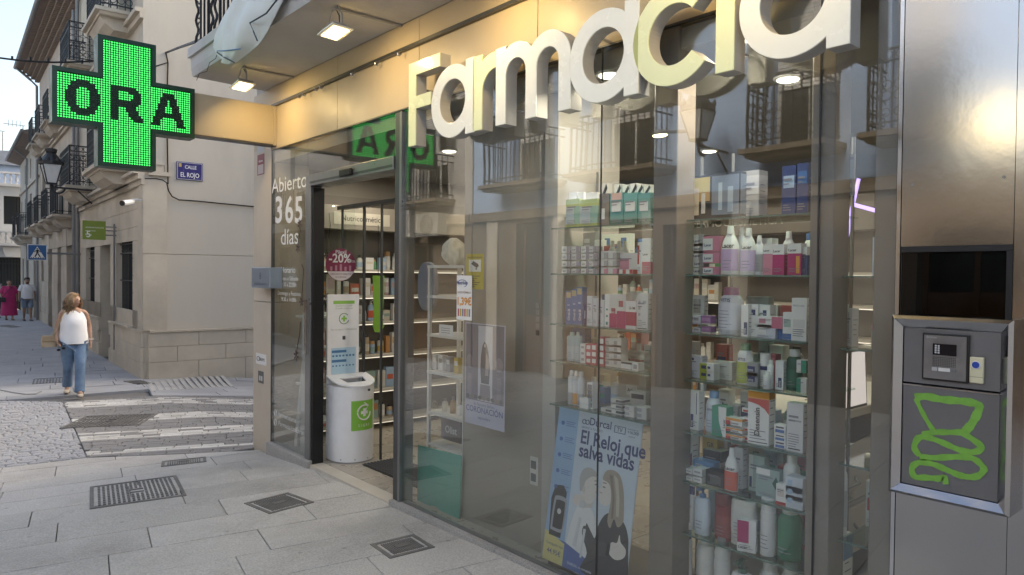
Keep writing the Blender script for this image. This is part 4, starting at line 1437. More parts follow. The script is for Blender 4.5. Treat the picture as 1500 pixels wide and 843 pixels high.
ss_ = thing('sun_blocking_house', 'plain unseen house added down the side street to keep sun off the crossing', 'building', (13, 11, -1))  # out-of-view block, added to keep direct sun off the crossing
sf_ = frame((13.5, 4, 0), (0, 1, 0), (-1, 0, 0))
so3 = [(4.5, 5.6, 3.4, 5.4), (7.5, 8.6, 3.4, 5.4), (10.5, 11.6, 3.4, 5.4), (6.0, 7.2, -1.6, 1.6), (9.2, 10.2, .2, 1.6)]
obj('wall', wall(sf_, 0, 16, -2, 8.6, so3), m_render, ss_)
for o in so3:
    window(ss_, sf_, *o, depth=.2, grille=False, door=o[2] < 0, mat=m_wood)
obj('roof', MB(sf_).box(-.2, 16.2, -5, .4, 8.6, 8.8), m_tile, ss_)
# ================================================================ SHOP INTERIOR
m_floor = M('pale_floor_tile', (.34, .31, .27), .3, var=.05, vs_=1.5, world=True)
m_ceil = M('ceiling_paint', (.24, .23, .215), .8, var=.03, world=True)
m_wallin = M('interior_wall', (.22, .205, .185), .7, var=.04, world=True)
XB, YR, YL, ZC = 8.2, -2.5, 7.24, 2.86
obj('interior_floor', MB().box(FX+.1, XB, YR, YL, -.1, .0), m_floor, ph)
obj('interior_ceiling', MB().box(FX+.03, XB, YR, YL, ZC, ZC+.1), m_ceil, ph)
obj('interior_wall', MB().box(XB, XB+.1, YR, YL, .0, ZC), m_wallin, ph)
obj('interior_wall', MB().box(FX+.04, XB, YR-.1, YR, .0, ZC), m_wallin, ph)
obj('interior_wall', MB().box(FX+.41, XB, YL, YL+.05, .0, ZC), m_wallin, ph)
for x0 in (FX+.10,):
    for k in range(9):
        obj('floor_joint', MB().box(x0, XB, -2+k*1.0, -2+k*1.0+.004, -.001, .0012), m_grout, ph)
m_dl = EM('downlight_lens', (1.0, .95, .86), 1.6)
DL_W = 1.9
def downlight(x, y, label, lamp=True):
    t = thing('downlight', label, 'lamp', (x, y, ZC), group='downlights in the shop ceiling')
    obj('rim', MB().lathe([(.075, ZC-.012), (.078, ZC-.001)], x, y, n=18), P((.6, .6, .58), .4), t)
    obj('lens', MB().lathe([(.055, ZC-.018), (.06, ZC-.0125)], x, y, n=18), m_dl, t)
    if lamp:
        ld = bpy.data.lights.new('down_light', 'AREA')
        ld.shape = 'DISK'; ld.size = .12; ld.energy = DL_W; ld.color = (1.0, .94, .84)
        lo = bpy.data.objects.new('down_light', ld)
        COL.objects.link(lo); lo.parent = t
        lo.location = (0, 0, -.03)
        if x < 3:
            ld.energy = DL_W*2.2
            lo.rotation_euler = (0, R(-16), 0)
rown = {2.955: 'front', 5.4: 'middle', 7.1: 'rear'}
coln = {.4: 'behind the steel cladding', 2.0: 'behind the display cases', 3.6: 'behind the column', 5.2: 'inside the doorway', 6.6: 'by the left wall shelves'}
for x in rown:
    for y in coln:
        downlight(3.75 if x < 3 else x, y, 'round ceiling downlight in the %s row, %s' % (rown[x], coln[y]))
downlight(2.965, 1.77, 'added round downlight that brightens the right display case')  # this and the next: extra lamps added by the glass to brighten product fronts
downlight(2.965, 2.62, 'added round downlight that brightens the left display case')

# ------------------------------------------------ product makers (local: x to the right, -y to the street, z up)
RZ = R(-90)
def pmesh(name, mb, mat, smooth=0):
    me = bpy.data.meshes.new(name)
    me.from_pydata([tuple(v) for v in mb.v], [], mb.f)
    bm = bmesh.new(); bm.from_mesh(me); bmesh.ops.recalc_face_normals(bm, faces=bm.faces); bm.to_mesh(me); bm.free()
    if smooth:
        me.shade_smooth(); me.set_sharp_from_angle(angle=R(smooth))
    me.materials.append(mat)
    return me
_pc = {}
def pm(key, fn):
    if key not in _pc:
        _pc[key] = fn()
    return _pc[key]
def child(name, me, parent, label=None):
    o = bpy.data.objects.new(name, me)
    COL.objects.link(o); o.parent = parent
    if label: o['label'] = label
    return o
WH = (.74, .74, .73); NAVY = (.03, .05, .16); BLUE = (.06, .16, .40); MAG = (.42, .02, .14); PINK = (.62, .24, .33); LIL = (.50, .36, .58)
GRN = (.03, .30, .20); DGRN = (.02, .11, .08); LIME = (.38, .46, .07); RED = (.50, .05, .05); ORA = (.68, .30, .05); YEL = (.55, .40, .08); GRY = (.35, .35, .36); BLK = (.03, .03, .035); PUR = (.20, .04, .22); LBL = (.36, .50, .66); TEAL = (.05, .26, .25); PGRN = (.34, .46, .42); CRM = (.62, .57, .46)
def carton(loc, w, h, d, base=WH, blocks=(), txt=None, lines=3, label='', rot=0.0, group=None, tcol=NAVY, sides=None, name='carton', cat='box'):
    """folding carton: body, coloured print blocks (x0,x1,z0,z1,colour as fractions), brand lettering, small print"""
    w, h, d = round(w, 3), round(h, 3), round(d, 3)
    me = pm(('c', w, h, d, base), lambda: pmesh('carton', MB().box(-w/2, w/2, 0, d, 0, h), P(base, .45)))
    o = bpy.data.objects.new(name, me)
    COL.objects.link(o)
    o.location = loc; o.rotation_euler = (0, 0, RZ+rot)
    _tags(o, label, cat, group, None)
    for k, bl in enumerate(blocks):
        x0, x1, z0, z1, c = bl
        e = .0006+.0003*k
        def mk(x0=x0, x1=x1, z0=z0, z1=z1, c=c, e=e):
            mb = MB()
            if len(x0) if isinstance(x0, tuple) else 0:
                mb.prism([(px*w-w/2, pz*h) for px, pz in x0], -e, -.0001)
            else:
                mb.box(x0*w-w/2+.0005, x1*w-w/2-.0005, -e, -.0001, z0*h+.0005, z1*h-.0005)
                if x1 >= .98:
                    mb.box(w/2+.0001, w/2+e, .001, d-.001, z0*h+.0005, z1*h-.0005)
                if x0 <= .02:
                    mb.box(-w/2-e, -w/2-.0001, .001, d-.001, z0*h+.0005, z1*h-.0005)
            return pmesh('print', mb, P(c, .4))
        child('colour_panel', pm(('b', w, h, d, bl), mk), o)
    if txt:
        s, fx, fz, size, vert = txt[:5]
        tc = txt[5] if len(txt) > 5 else tcol
        def mt():
            if vert:
                mb = text(s, size*w, (fx*w-w/2+size*w*.35, -.0014, fz*h), (0, 0, 1), (-1, 0, 0), align='LEFT', bold=.02)
            else:
                mb = text(s, size*w, (fx*w-w/2, -.0014, fz*h), (1, 0, 0), (0, 0, 1), align='LEFT', bold=.02)
            return pmesh('lettering', mb, P(tc, .4))
        child('lettering', pm(('t', w, h, txt, tc), mt), o)
    if lines and h > .035:
        def ml():
            mb = MB()
            rn = random.Random(int(w*1e4+h*1e3))
            for k in range(lines):
                z = h*(.10+.05*k)
                mb.box(-w*.4, -w*.4+w*rn.uniform(.4, .78), -.0016, -.0012, z, z+h*.016)
            if not txt:
                mb.box(-w*.38, w*.22, -.0019, -.0013, h*.70, h*.745)
                mb.box(-w*.38, w*.02, -.0019, -.0013, h*.62, h*.65)
            for k in range(lines+1):
                z = h*(.3+.13*k)
                mb.box(w/2+.0011, w/2+.0016, d*.15, d*rn.uniform(.5, .85), z, z+h*.018)
            return pmesh('small_print', mb, P((.22, .22, .26), .5))
        child('small_print', pm(('l', w, h, d, lines, bool(txt)), ml), o)
    return o
BPROF = {
    'round': ([(.46, 0), (.5, .02), (.5, .62), (.44, .72), (.24, .80), (.22, .82)], [(.24, .82), (.24, .985), (.21, 1.0)]),
    'lacer': ([(.46, 0), (.5, .015), (.5, .50), (.47, .60), (.36, .72), (.24, .80), (.20, .83)], [(.21, .83), (.17, .985), (.15, 1.0)]),
    'wide': ([(.48, 0), (.5, .02), (.5, .66), (.46, .74), (.38, .80), (.30, .83)], [(.31, .83), (.31, .985), (.28, 1.0)]),
    'tall': ([(.47, 0), (.5, .01), (.5, .80), (.42, .87), (.30, .885)], [(.34, .885), (.34, .99), (.30, 1.0)]),
    'slim': ([(.48, 0), (.5, .02), (.5, .76), (.40, .84), (.28, .86)], [(.32, .86), (.30, .985), (.26, 1.0)]),
    'capped': ([(.46, 0), (.5, .02), (.5, .72), (.5, .745)], [(.47, .745), (.47, .985), (.42, 1.0)]),
    'flat': ([(.46, 0), (.5, .015), (.5, .82), (.44, .87), (.24, .885)], [(.22, .885), (.22, .985), (.2, 1.0)]),
    'pump': ([(.46, 0), (.5, .02), (.5, .70), (.42, .77), (.2, .79)], [(.21, .79), (.21, .86), (.07, .87), (.07, .95)]),
    'tube': ([(.40, .16), (.5, .20), (.5, .5), (.5, .96), (.5, 1.0)], [(.38, .0), (.40, .02), (.42, .155)]),
    'ribbed': ([(.44, 0), (.5, .03), (.47, .10), (.5, .2), (.47, .3), (.5, .4), (.46, .5), (.5, .6), (.46, .70), (.48, .78), (.40, .82)], [(.42, .82), (.40, .985), (.35, 1.0)]),
}
def bottle(loc, w, h, kind='round', body=WH, cap=WH, lab=None, labz=(.08, .52), txt=None, label='', group=None, depth=None, tcol=NAVY, rot=0.0, clear=False, name='bottle', cat='bottle', lines=3, txtz=None):
    w, h = round(w, 3), round(h, 3)
    pb, pc = BPROF[kind]
    p_ = 3.2 if kind in ('flat', 'lacer', 'pump', 'tube', 'ribbed') else 2.0
    sy = depth or (.6 if kind in ('flat', 'lacer', 'pump', 'ribbed') else .35 if kind == 'tube' else 1.0)
    o = bpy.data.objects.new(name, None)
    o.empty_display_size = .02
    COL.objects.link(o)
    o.location = loc; o.rotation_euler = (0, 0, RZ+rot)
    _tags(o, label, cat, group, None)
    def mb_(): return pmesh('body', MB().lathe([(r*w, z*h) for r, z in pb], 0, w/2*sy, n=18, sy=sy, p=p_), M('clear_green_gel', (.05, .30, .17), .12, var=.05, trans=.35) if clear else P(body, .3), 40)
    child('body', pm(('bb', kind, w, h, sy, body, clear), mb_), o)
    def mc_():
        m = MB().lathe([(r*w, z*h) for r, z in pc], 0, w/2*sy, n=16)
        if kind == 'pump':
            m.box(-.11*w, .11*w, w/2*sy-.5*w, w/2*sy+.12*w, .951*h, 1.0*h)
        return pmesh('cap', m, P(cap, .35), 40)
    child('pump' if kind == 'pump' else 'cap', pm(('bc', kind, w, h, sy, cap), mc_), o)
    def radius(zf):
        return interp(zf, [(z, r) for r, z in pb])
    if lab:
        def ml_():
            rr = max(r for r, z in pb if labz[0] <= z <= labz[1]+.1 or True)
            z0, z1 = labz
            pr = [(radius(z0+(z1-z0)*i/4)*w+.0008, (z0+(z1-z0)*i/4)*h) for i in range(5)]
            m = MB()
            n = 16
            vs = []; fs = []
            for r, z in pr:
                for k in range(n+1):
                    t = math.pi+math.pi*k/n
                    c_, s_ = math.cos(t), math.sin(t)
                    q = (abs(c_)**p_+abs(s_)**p_)**(-1/p_)
                    vs.append((r*c_*q, w/2*sy+(r+.0)*s_*q*sy-.0004, z))
            for i in range(len(pr)-1):
                for k in range(n):
                    fs.append((i*(n+1)+k, i*(n+1)+k+1, (i+1)*(n+1)+k+1, (i+1)*(n+1)+k))
            m.add(vs, fs)
            return pmesh('label', m, P(lab, .4), 60)
        child('label_band', pm(('bl', kind, w, h, sy, lab, labz), ml_), o)
    if txt:
        s, size = txt
        zz = txtz or (labz[1]+.03)
        def mt_():
            m = text(s, size*w, (0, 0, zz*h), (1, 0, 0), (0, 0, 1), bold=.02)
            R_ = radius(zz+.03)*w
            for v in m.v:
                u_ = min(.98, abs(v.x)/R_)
                v.y = w/2*sy-R_*sy*((1-u_**p_)**(1/p_))-.0016
            return pmesh('lettering', m, P(tcol, .4))
        child('lettering', pm(('bt', kind, w, h, sy, txt, tcol, zz), mt_), o)
    if lines:
        def mp_():
            m = MB()
            rn = random.Random(int(w*1e4+h*1e3))
            for k in range(lines):
                z = (.14+.07*k)*h
                x1 = w*rn.uniform(.08, .28)
                R_ = radius(.2)*w
                vs = []
                xs_ = [-w*.28+(x1+w*.28)*i/4 for i in range(5)]
                for zz2 in (z, z+.014*h):
                    for x_ in xs_:
                        u_ = min(.98, abs(x_)/R_)
                        vs.append((x_, w/2*sy-R_*sy*((1-u_**p_)**(1/p_))-.0018, zz2))
                m.add(vs, [(i, i+1, i+6, i+5) for i in range(4)])
            return pmesh('small_print', m, P((.25, .25, .3), .5))
        child('small_print', pm(('bp', kind, w, h, sy, lines), mp_), o)
    return o

# ------------------------------------------------ display cases behind the window
CASES = {}
def display_case(name, label, y0, y1, x0, x1, zs, base=None):
    t = thing('display_case', label, 'display case', ((x0+x1)/2, (y0+y1)/2, 0))
    for z in zs:
        s = obj('glass_shelf', MB().box(x0, x1, y0, y1, z-.008, z), m_shelfglass, t)
        obj('shelf_edge', MB().box(x0-.004, x0-.0005, y0, y1, z-.009, z-.001), M('green_glass_edge', (.10, .17, .15), .2, var=.05), s)
    for y in (y0+.02, y1-.02):
        obj('upright', MB().tube([(x1-.02, y, .0), (x1-.02, y, 2.4)], .008, n=6), m_gymetal, t)
    if base:
        obj('base_board', MB().box(x0, x1, y0, y1, .0, base), m_post, t)
    return t
ZB = [2.03, 1.76, 1.47, 1.24, .98, .73, .47]
display_case('r', 'tall glass display case right of the taupe post, full of dental products', 1.435, 2.098, 2.965, 3.36, ZB, .12)
display_case('l', 'glass display case left of the taupe post, above the watch poster', 2.25, 3.06, 2.965, 3.36, [2.03, 1.76, 1.46, 1.24, .98], .12)
display_case('n', 'narrow glass shelves between the last two posts beside the steel cladding', 1.175, 1.328, 2.965, 3.36, [1.76, 1.46, .98, .66, .38])
NTH = {2.03: 'top', 1.76: 'second', 1.47: 'third', 1.46: 'third', 1.24: 'fourth', .98: 'fifth', .73: 'sixth', .47: 'seventh', .12: 'bottom', .66: 'lower', .38: 'lowest'}
CN = {'r': 'right case', 'l': 'left case', 'n': 'narrow case'}
def place(case, z, px0, px1, pt, xp, zoff=0.0):
    pm_ = (px0+px1)/2
    a = on_x(px0, pt, xp); b = on_x(px1, pt, xp)
    zt = on_x(pm_, pt, xp).z
    return Vector((xp, (a.y+b.y)/2, z+zoff)), a.y-b.y, max(.02, zt-z-zoff)
def where(case, z):
    return 'on %s shelf, %s' % (NTH[z], CN[case])
def C(case, z, px0, px1, pt, desc, base=WH, blocks=(), txt=None, xp=3.02, d=.05, rot=0.0, zoff=0.0, **kw):
    loc, w_, h_ = place(case, z, px0, px1, pt, xp, zoff)
    return carton(loc, w_, h_, d, base, tuple(blocks), txt, label='%s %s' % (desc, where(case, z)), rot=rot, group='products in the '+CN[case], **kw)
def B(case, z, px0, px1, pt, desc, kind='round', body=WH, cap=WH, lab=None, xp=3.02, zoff=0.0, **kw):
    loc, w_, h_ = place(case, z, px0, px1, pt, xp, zoff)
    return bottle(loc, w_, h_, kind, body, cap, lab, label='%s %s' % (desc, where(case, z)), group='products in the '+CN[case], **kw)
# --- right case
z = 2.03
ob_ = C('r', z, 990, 1085, 256, 'large black advertising box with a sunset picture', BLK, [(.05, .55, .42, .95, (.45, .28, .12)), (.05, .55, .62, .95, (.62, .50, .16)), (.18, .26, .12, .62, (.62, .60, .55)), (.30, .38, .12, .72, (.66, .55, .42)), (.42, .48, .15, .6, (.6, .58, .55)), (.58, .98, .1, .95, (.16, .20, .26)), (.68, .74, .2, .8, (.40, .48, .55)), (.82, .9, .15, .7, (.35, .42, .5))], d=.12, lines=0, xp=3.05)
C('r', z, 1090, 1112, 250, 'slim grey box beside the advertising box', GRY, [(0, 1, .5, .9, (.5, .5, .52))], xp=3.1, d=.08)
C('r', z, 1146, 1166, 243, 'dark blue pack, left of a pair', NAVY, [(.1, .9, .55, .8, LBL)], xp=3.05, d=.08)
C('r', z, 1168, 1184, 239, 'dark blue pack, right of a pair', NAVY, [(.1, .9, .6, .85, BLUE)], xp=3.05, d=.08)
z = 1.76
C('r', z, 1004, 1016, 365, 'tall white and teal carton', WH, [(0, 1, 0, .35, GRN)], ('Lacer', .1, .72, .28, 0), xp=3.1)
for k, pt in enumerate((393, 381, 368, 357, 344)):
    C('r', z, 1015+k % 2, 1030, pt, 'small white box, %s of the stack by the teal carton,' % ('lowest', 'second', 'middle', 'fourth', 'topmost')[k], WH, [(.55, 1, 0, 1, GRY)], ('Lacer', .08, .35, .3, 0), xp=3.05, zoff=.0355*k, lines=0)
for k, pt in enumerate((391, 370, 346)):
    C('r', z, 1030, 1054, pt, '%s pink and white box left of the lilac bottles' % ('lowest', 'middle', 'topmost')[k], PINK, [(0, .6, .1, .85, WH)], ('Lacer', .08, .35, .2, 0), xp=3.04, zoff=.056*k, lines=0)
B('r', z, 1054, 1078, 331, 'biggest lilac mouthwash bottle', 'lacer', WH, WH, LIL, txt=('Lacer', .34), tcol=BLK, xp=3.02)
B('r', z, 1076, 1092, 333, 'white bottle just behind the biggest lilac one', 'lacer', (.62, .66, .72), WH, LBL, xp=3.08)
B('r', z, 1083, 1104, 334, 'second lilac mouthwash bottle', 'lacer', WH, WH, (.58, .46, .66), txt=('Lacer', .32), tcol=BLK, xp=3.03)
B('r', z, 1102, 1118, 345, 'smaller white bottle next to the lilac ones', 'lacer', (.68, .68, .70), WH, GRY, xp=3.05)
C('r', z, 1118, 1132, 358, 'pale pink and white carton', PINK, [(0, 1, .68, 1, WH)], ('Lacer', .06, .76, .28, 0, BLK), xp=3.04)
C('r', z, 1132, 1149, 358, 'magenta and white carton left of the tall capped bottle', MAG, [(0, 1, .66, 1, WH)], ('Lacer', .06, .74, .28, 0, BLK), xp=3.02)
B('r', z, 1142, 1163, 339, 'white capped bottle rising behind the magenta cartons', 'lacer', WH, WH, GRY, xp=3.10)
C('r', z, 1154, 1174, 357, 'magenta and white carton near the post', MAG, [(0, 1, .68, 1, WH), (.62, .9, .05, .6, ORA)], ('Lacer', .06, .75, .27, 0, BLK), xp=3.02)
C('r', z, 1175, 1183, 362, 'narrow navy carton against the post', NAVY, [(0, 1, .7, 1, WH)], xp=3.03)
z = 1.47
for k, (pt, c1, c2) in enumerate(((478, ORA, LIL), (471, LIL, ORA), (464, MAG, ORA))):
    C('r', z, 991, 1013, pt, '%s purple and orange box of the left stack' % ('bottom', 'middle', 'top')[k], WH, [(0, 1, 0, .42, c2), (0, 1, .42, 1, PUR if k == 2 else c1)], xp=3.02, zoff=.027*k, lines=0)
C('r', z, 992, 1007, 438, 'dark framed box standing behind the purple stack', (.5, .5, .5), [(.1, .9, .3, .9, (.10, .12, .10))], xp=3.14)
C('r', z, 1005, 1018, 440, 'second dark framed box standing behind the purple stack', (.5, .5, .5), [(.1, .9, .3, .9, (.10, .12, .10))], xp=3.14)
C('r', z, 1015, 1031, 433, 'tilted white leaflet box with black print', WH, [(.1, .7, .5, .9, (.45, .45, .45))], xp=3.12, lines=5, rot=.2)
for k, pt in enumerate((480, 463)):
    C('r', z, 1014, 1026, pt, '%s white and lilac box beside the purple stack' % ('lower', 'upper')[k], (.6, .6, .66), [(.2, .8, .4, .8, GRY)], xp=3.03, zoff=.042*k, lines=1)
for k, pt in enumerate((479, 463)):
    C('r', z, 1027, 1041, pt, '%s mauve box left of the big grey bottle' % ('lower', 'upper')[k], (.40, .20, .38), [(.1, .9, .4, .8, (.55, .30, .5)), (0, 1, 0, .15, CRM)], xp=3.03, zoff=.042*k, lines=0)
B('r', z, 1046, 1078, 421, 'big silver mouthwash bottle with a plum cap', 'wide', (.52, .54, .60), (.32, .10, .22), (.60, .62, .70), labz=(.1, .66), txt=('VITIS', .20), tcol=NAVY, xp=3.03, lines=6)
C('r', z, 1086, 1096, 447, 'slim white carton with an upright navy logo', WH, [(.4, .9, .05, .45, NAVY)], ('VITIS', .62, .08, .34, 1, WH), xp=3.02)
C('r', z, 1094, 1110, 446, 'white gable topped pack', WH, [(.05, .8, .66, .84, NAVY)], ('VITIS', .1, .68, .22, 0, WH), xp=3.05)
C('r', z, 1112, 1128, 447, 'second white gable topped pack', WH, [(.35, .7, .62, .84, NAVY)], xp=3.07)
C('r', z, 1093, 1126, 435, 'grey box at the back behind the gable packs', (.30, .34, .33), [], xp=3.2, lines=0)
C('r', z, 1109, 1136, 476, 'pale blue and white flat box under the pink one', (.55, .58, .66), [(.0, .5, .2, .8, WH)], xp=3.03, lines=2)
C('r', z, 1109, 1146, 464, 'flat pink and white box', WH, [(.58, 1, 0, 1, (.55, .16, .25)), (.08, .35, .4, .8, PINK)], xp=3.03, zoff=.045, lines=1)
C('r', z, 1136, 1147, 477, 'deep blue box end', BLUE, [], xp=3.05, lines=0)
C('r', z, 1147, 1160, 458, 'white carton with a deep blue foot', WH, [(0, 1, 0, .22, BLUE), (.1, .9, .45, .75, PGRN)], xp=3.03)
C('r', z, 1160, 1182, 437, 'tallest white carton at the right end', WH, [(.1, .9, .3, .5, (.6, .6, .6))], ('PERIO·AID', .08, .80, .17, 0, GRY), xp=3.02, lines=4)
z = 1.24
C('r', z, 1000, 1028, 521, 'wide pale blue white box at the left', (.62, .64, .70), [(.35, .6, .78, .9, NAVY)], xp=3.04, lines=5)
C('r', z, 994, 1018, 500, 'clear tray pack standing at the back left', (.45, .47, .48), [(.2, .8, .5, .9, (.3, .33, .36))], xp=3.2, lines=3)
for k, pt in enumerate((544, 533)):
    C('r', z, 1025, 1046, pt, '%s lime and white box' % ('lower', 'upper')[k], WH, [(0, .5, 0, 1, LIME), (.1, .45, .35, .75, NAVY), (.55, .75, .4, .7, NAVY)], xp=3.03, zoff=.036*k, lines=0)
C('r', z, 1046, 1072, 530, 'white blister tray box', (.60, .60, .56), [], xp=3.1, lines=5)
B('r', z, 1075, 1097, 504, 'white bottle with green cap and lime label', 'wide', WH, (.10, .25, .14), LIME, labz=(.03, .55), txt=('VITIS', .24), tcol=NAVY, xp=3.03)
for k, pt in enumerate((546, 532)):
    C('r', z, 1094, 1110, pt, '%s grey box with a navy logo' % ('lower', 'upper')[k], GRY, [(.05, .75, .3, .75, NAVY)], ('VITIS', .1, .36, .24, 0, WH), xp=3.02, zoff=.047*k, lines=0)
B('r', z, 1110, 1125, 518, 'white bottle with navy logo band before red carton', 'capped', WH, WH, NAVY, labz=(.5, .62), xp=3.04)
C('r', z, 1122, 1136, 519, 'dark red carton', (.38, .09, .12), [(.1, .9, .7, .9, (.5, .2, .2))], xp=3.07, lines=3)
B('r', z, 1122, 1131, 528, 'small white bottle, the farther of two', 'slim', WH, WH, None, xp=3.01, lines=2)
B('r', z, 1116, 1126, 545, 'small white bottle, the nearer of two', 'slim', WH, WH, (.7, .7, .72), xp=2.985, lines=2)
C('r', z, 1136, 1148, 529, 'slim white carton with navy logo beside dark green bottle', WH, [(.35, .8, .08, .42, NAVY)], ('VITIS', .6, .10, .34, 1, WH), xp=3.02)
B('r', z, 1147, 1170, 513, 'big dark green bottle with a white cap', 'wide', DGRN, WH, (.04, .16, .12), xp=3.04, txt=None, lines=2)
for k, pt in enumerate((555, 528)):
    C('r', z, 1167, 1181, pt, '%s green and white carton by the post' % ('lower', 'upper')[k], WH, [(0 if k == 0 else .45, .45 if k == 0 else 1, 0, 1, GRN)], xp=3.02, zoff=.088*k, lines=1)
z = .98
C('r', z, 984, 1007, 576, 'pale box with green figures at the left end', (.48, .50, .46), [(.3, .6, .1, .7, DGRN)], xp=3.1, lines=4)
C('r', z, 1010, 1024, 573, 'tall white carton with an upright navy logo and stripe', WH, [(.15, .45, .06, .40, NAVY), (.72, .8, .4, .95, NAVY)], ('VITIS', .32, .09, .24, 1, WH), xp=3.02, d=.05)
B('r', z, 1030, 1050, 574, 'white mouthwash bottle with a blue cap', 'wide', (.66, .70, .76), (.12, .30, .55), (.60, .66, .76), labz=(.05, .5), txt=('VITIS', .2), tcol=NAVY, xp=3.03)
C('r', z, 1043, 1064, 596, 'green carton with a curved white flash', GRN, [(((.45, 1.0), (1, 1), (1, 0), (.78, .0), (.5, .5)), 0, 0, 0, WH)], ('Lacer', .86, .30, .24, 1, DGRN), xp=3.0, d=.06)
for k, pt in enumerate((638, 628, 613)):
    C('r', z, 1063, 1087, pt, '%s orange and red tube box' % ('bottom', 'middle', 'top')[k], WH, [(0, 1, .6, 1, ORA), (0, .3, .0, .6, RED)], ('Desensin', .32, .2, .13, 0, BLK), xp=2.995, zoff=.033*k, lines=0)
for k, pt in enumerate((638, 626, 612, 598)):
    C('r', z, 1087, 1098, pt, '%s little white and red box from below' % ('first', 'second', 'third', 'fourth')[k], WH, [(.15, .85, .1, .6, RED)], xp=3.02, zoff=.044*k, lines=0)
C('r', z, 1097, 1126, 574, 'large white carton with orange top and black upright brand name', WH, [(0, 1, .86, 1, ORA), (((0, .86), (1, .86), (1, .58), (.80, .68), (.5, .75), (.2, .78), (0, .79)), 0, 0, 0, RED), (.05, .95, .03, .05, BLK)], ('Desensin', .44, .16, .36, 1, BLK), xp=2.99, d=.075, rot=.12, lines=4)
for k, pt in enumerate((646, 636, 623)):
    C('r', z, 1134, 1151, pt, '%s little white box with a blue wave' % ('lowest', 'middle', 'highest')[k], WH, [(.1, .9, .05, .45, BLUE), (.15, .85, .6, .8, BLK)], xp=3.0, zoff=.034*k, lines=0)
C('r', z, 1153, 1177, 591, 'tall white carton with grey print by the post', (.66, .66, .68), [(.1, .85, .04, .07, BLK), (.1, .9, .62, .66, GRY)], xp=2.99, d=.05, lines=6)
C('r', z, 1050, 1092, 590, 'long white box lying at the back', WH, [], xp=3.25, lines=1)
z = .73
C('r', z, 994, 1014, 633, 'white carton with a magenta corner', WH, [(((1, .1), (1, .55), (.3, .1)), 0, 0, 0, MAG)], ('kin', .1, .72, .42, 0, BLK), xp=3.08, d=.06)
C('r', z, 1029, 1051, 637, 'mustard yellow carton behind the dark box', YEL, [(.1, .8, .1, .25, CRM)], ('GR', .3, .7, .36, 0, BLK), xp=3.16, d=.06)
for k in range(2):
    for j in range(2):
        C('r', z, 1001+14*j, 1014+14*j, 699-12*k, 'little white box, %s %s of the four in a block' % (('lower', 'upper')[k], ('left', 'right')[j]), WH, [(.15, .85, .35, .65, GRY)], xp=2.99, zoff=.034*k, lines=0, d=.07)
C('r', z, 1016, 1045, 676, 'sky blue box lying behind the little white ones', (.13, .30, .55), [(.1, .5, .4, .8, LBL)], xp=3.06, zoff=.0, d=.08, lines=1)
C('r', z, 1030, 1056, 660, 'dark topped carton leaning at the back', (.45, .43, .38), [(.0, 1, .6, 1, BLK)], xp=3.12, d=.08, lines=1)
C('r', z, 1034, 1060, 691, 'flat black carton with fine print', BLK, [(.25, .85, .2, .7, (.12, .12, .13))], xp=3.0, d=.06, lines=3)
B('r', z, 1060, 1078, 657, 'white bottle with an orange red label', 'lacer', WH, WH, (.62, .12, .08), txt=('Lacer', .36), tcol=BLK, xp=2.99, labz=(.02, .46))
C('r', z, 1076, 1088, 656, 'grey white carton behind the red labelled bottle', (.60, .60, .63), [], xp=3.06, lines=5)
C('r', z, 1097, 1120, 668, 'pale grey green carton with leaf print', PGRN, [(0, .28, .1, 1, (.55, .58, .56)), (.05, .22, .1, .4, NAVY)], xp=3.08, d=.05, lines=1)
C('r', z, 1108, 1142, 688, 'wide grey green carton with a leaf in front', (.30, .40, .40), [(.0, .6, .78, 1, WH), (((.7, .55), (.86, .8), (.98, .55), (.84, .35)), 0, 0, 0, DGRN)], xp=3.03, d=.05, lines=2)
B('r', z, 1143, 1166, 669, 'white bottle behind two pale blue boxes', 'wide', WH, WH, (.70, .70, .70), xp=3.04, labz=(.2, .5))
C('r', z, 1137, 1152, 710, 'small white box with a red foot', WH, [(0, 1, 0, .15, RED), (.1, .8, .4, .8, (.6, .55, .5))], xp=2.99, lines=1)
for k, pt in enumerate((727, 714, 700)):
    C('r', z, 1151, 1176, pt, '%s pale blue white box by the post' % ('lower', 'middle', 'upper')[k], (.58, .64, .72), [(.1, .4, .4, .8, LBL)], xp=2.985, zoff=.035*k, lines=0, d=.06)
z = .47
for k, (a, b) in enumerate(((990, 1003), (1002, 1016))):
    B('r', z, a, b, 711, '%s tapered white tube with a navy shoulder' % ('leftmost', 'second')[k], 'tube', WH, WH, NAVY, labz=(.80, .99), txt=('ISDIN', .26), txtz=.5, tcol=GRY, xp=3.03)
B('r', z, 1015, 1036, 715, 'white pump bottle with a blue pump', 'pump', (.60, .68, .76), (.12, .25, .48), None, xp=3.0)
B('r', z, 1034, 1048, 720, 'pale blue bottle behind the blue pump bottle', 'capped', (.38, .50, .58), (.35, .47, .56), None, xp=3.07)
B('r', z, 1044, 1067, 722, 'dark red shower bottle', 'capped', (.26, .045, .05), (.20, .04, .045), (.30, .07, .07), xp=3.01, depth=.6)
B('r', z, 1068, 1102, 724, 'wide white bottle with a dark brown cap', 'flat', (.66, .65, .62), (.07, .04, .04), (.62, .62, .60), labz=(.3, .75), xp=3.02, lines=5)
C('r', z, 1082, 1106, 763, 'small magenta and white carton turned to the right', WH, [(.0, .62, .28, .98, MAG)], ('Lacer', .06, .10, .22, 0, BLK), xp=2.98, rot=.35, d=.04)
B('r', z, 1110, 1131, 731, 'white roll bottle with rows of dots', 'capped', (.68, .68, .69), (.70, .70, .71), None, xp=3.0, lines=4)
B('r', z, 1132, 1166, 742, 'large translucent green gel bottle', 'wide', (.1, .4, .25), (.62, .66, .62), None, xp=3.02, clear=True, lines=2)
z = .12
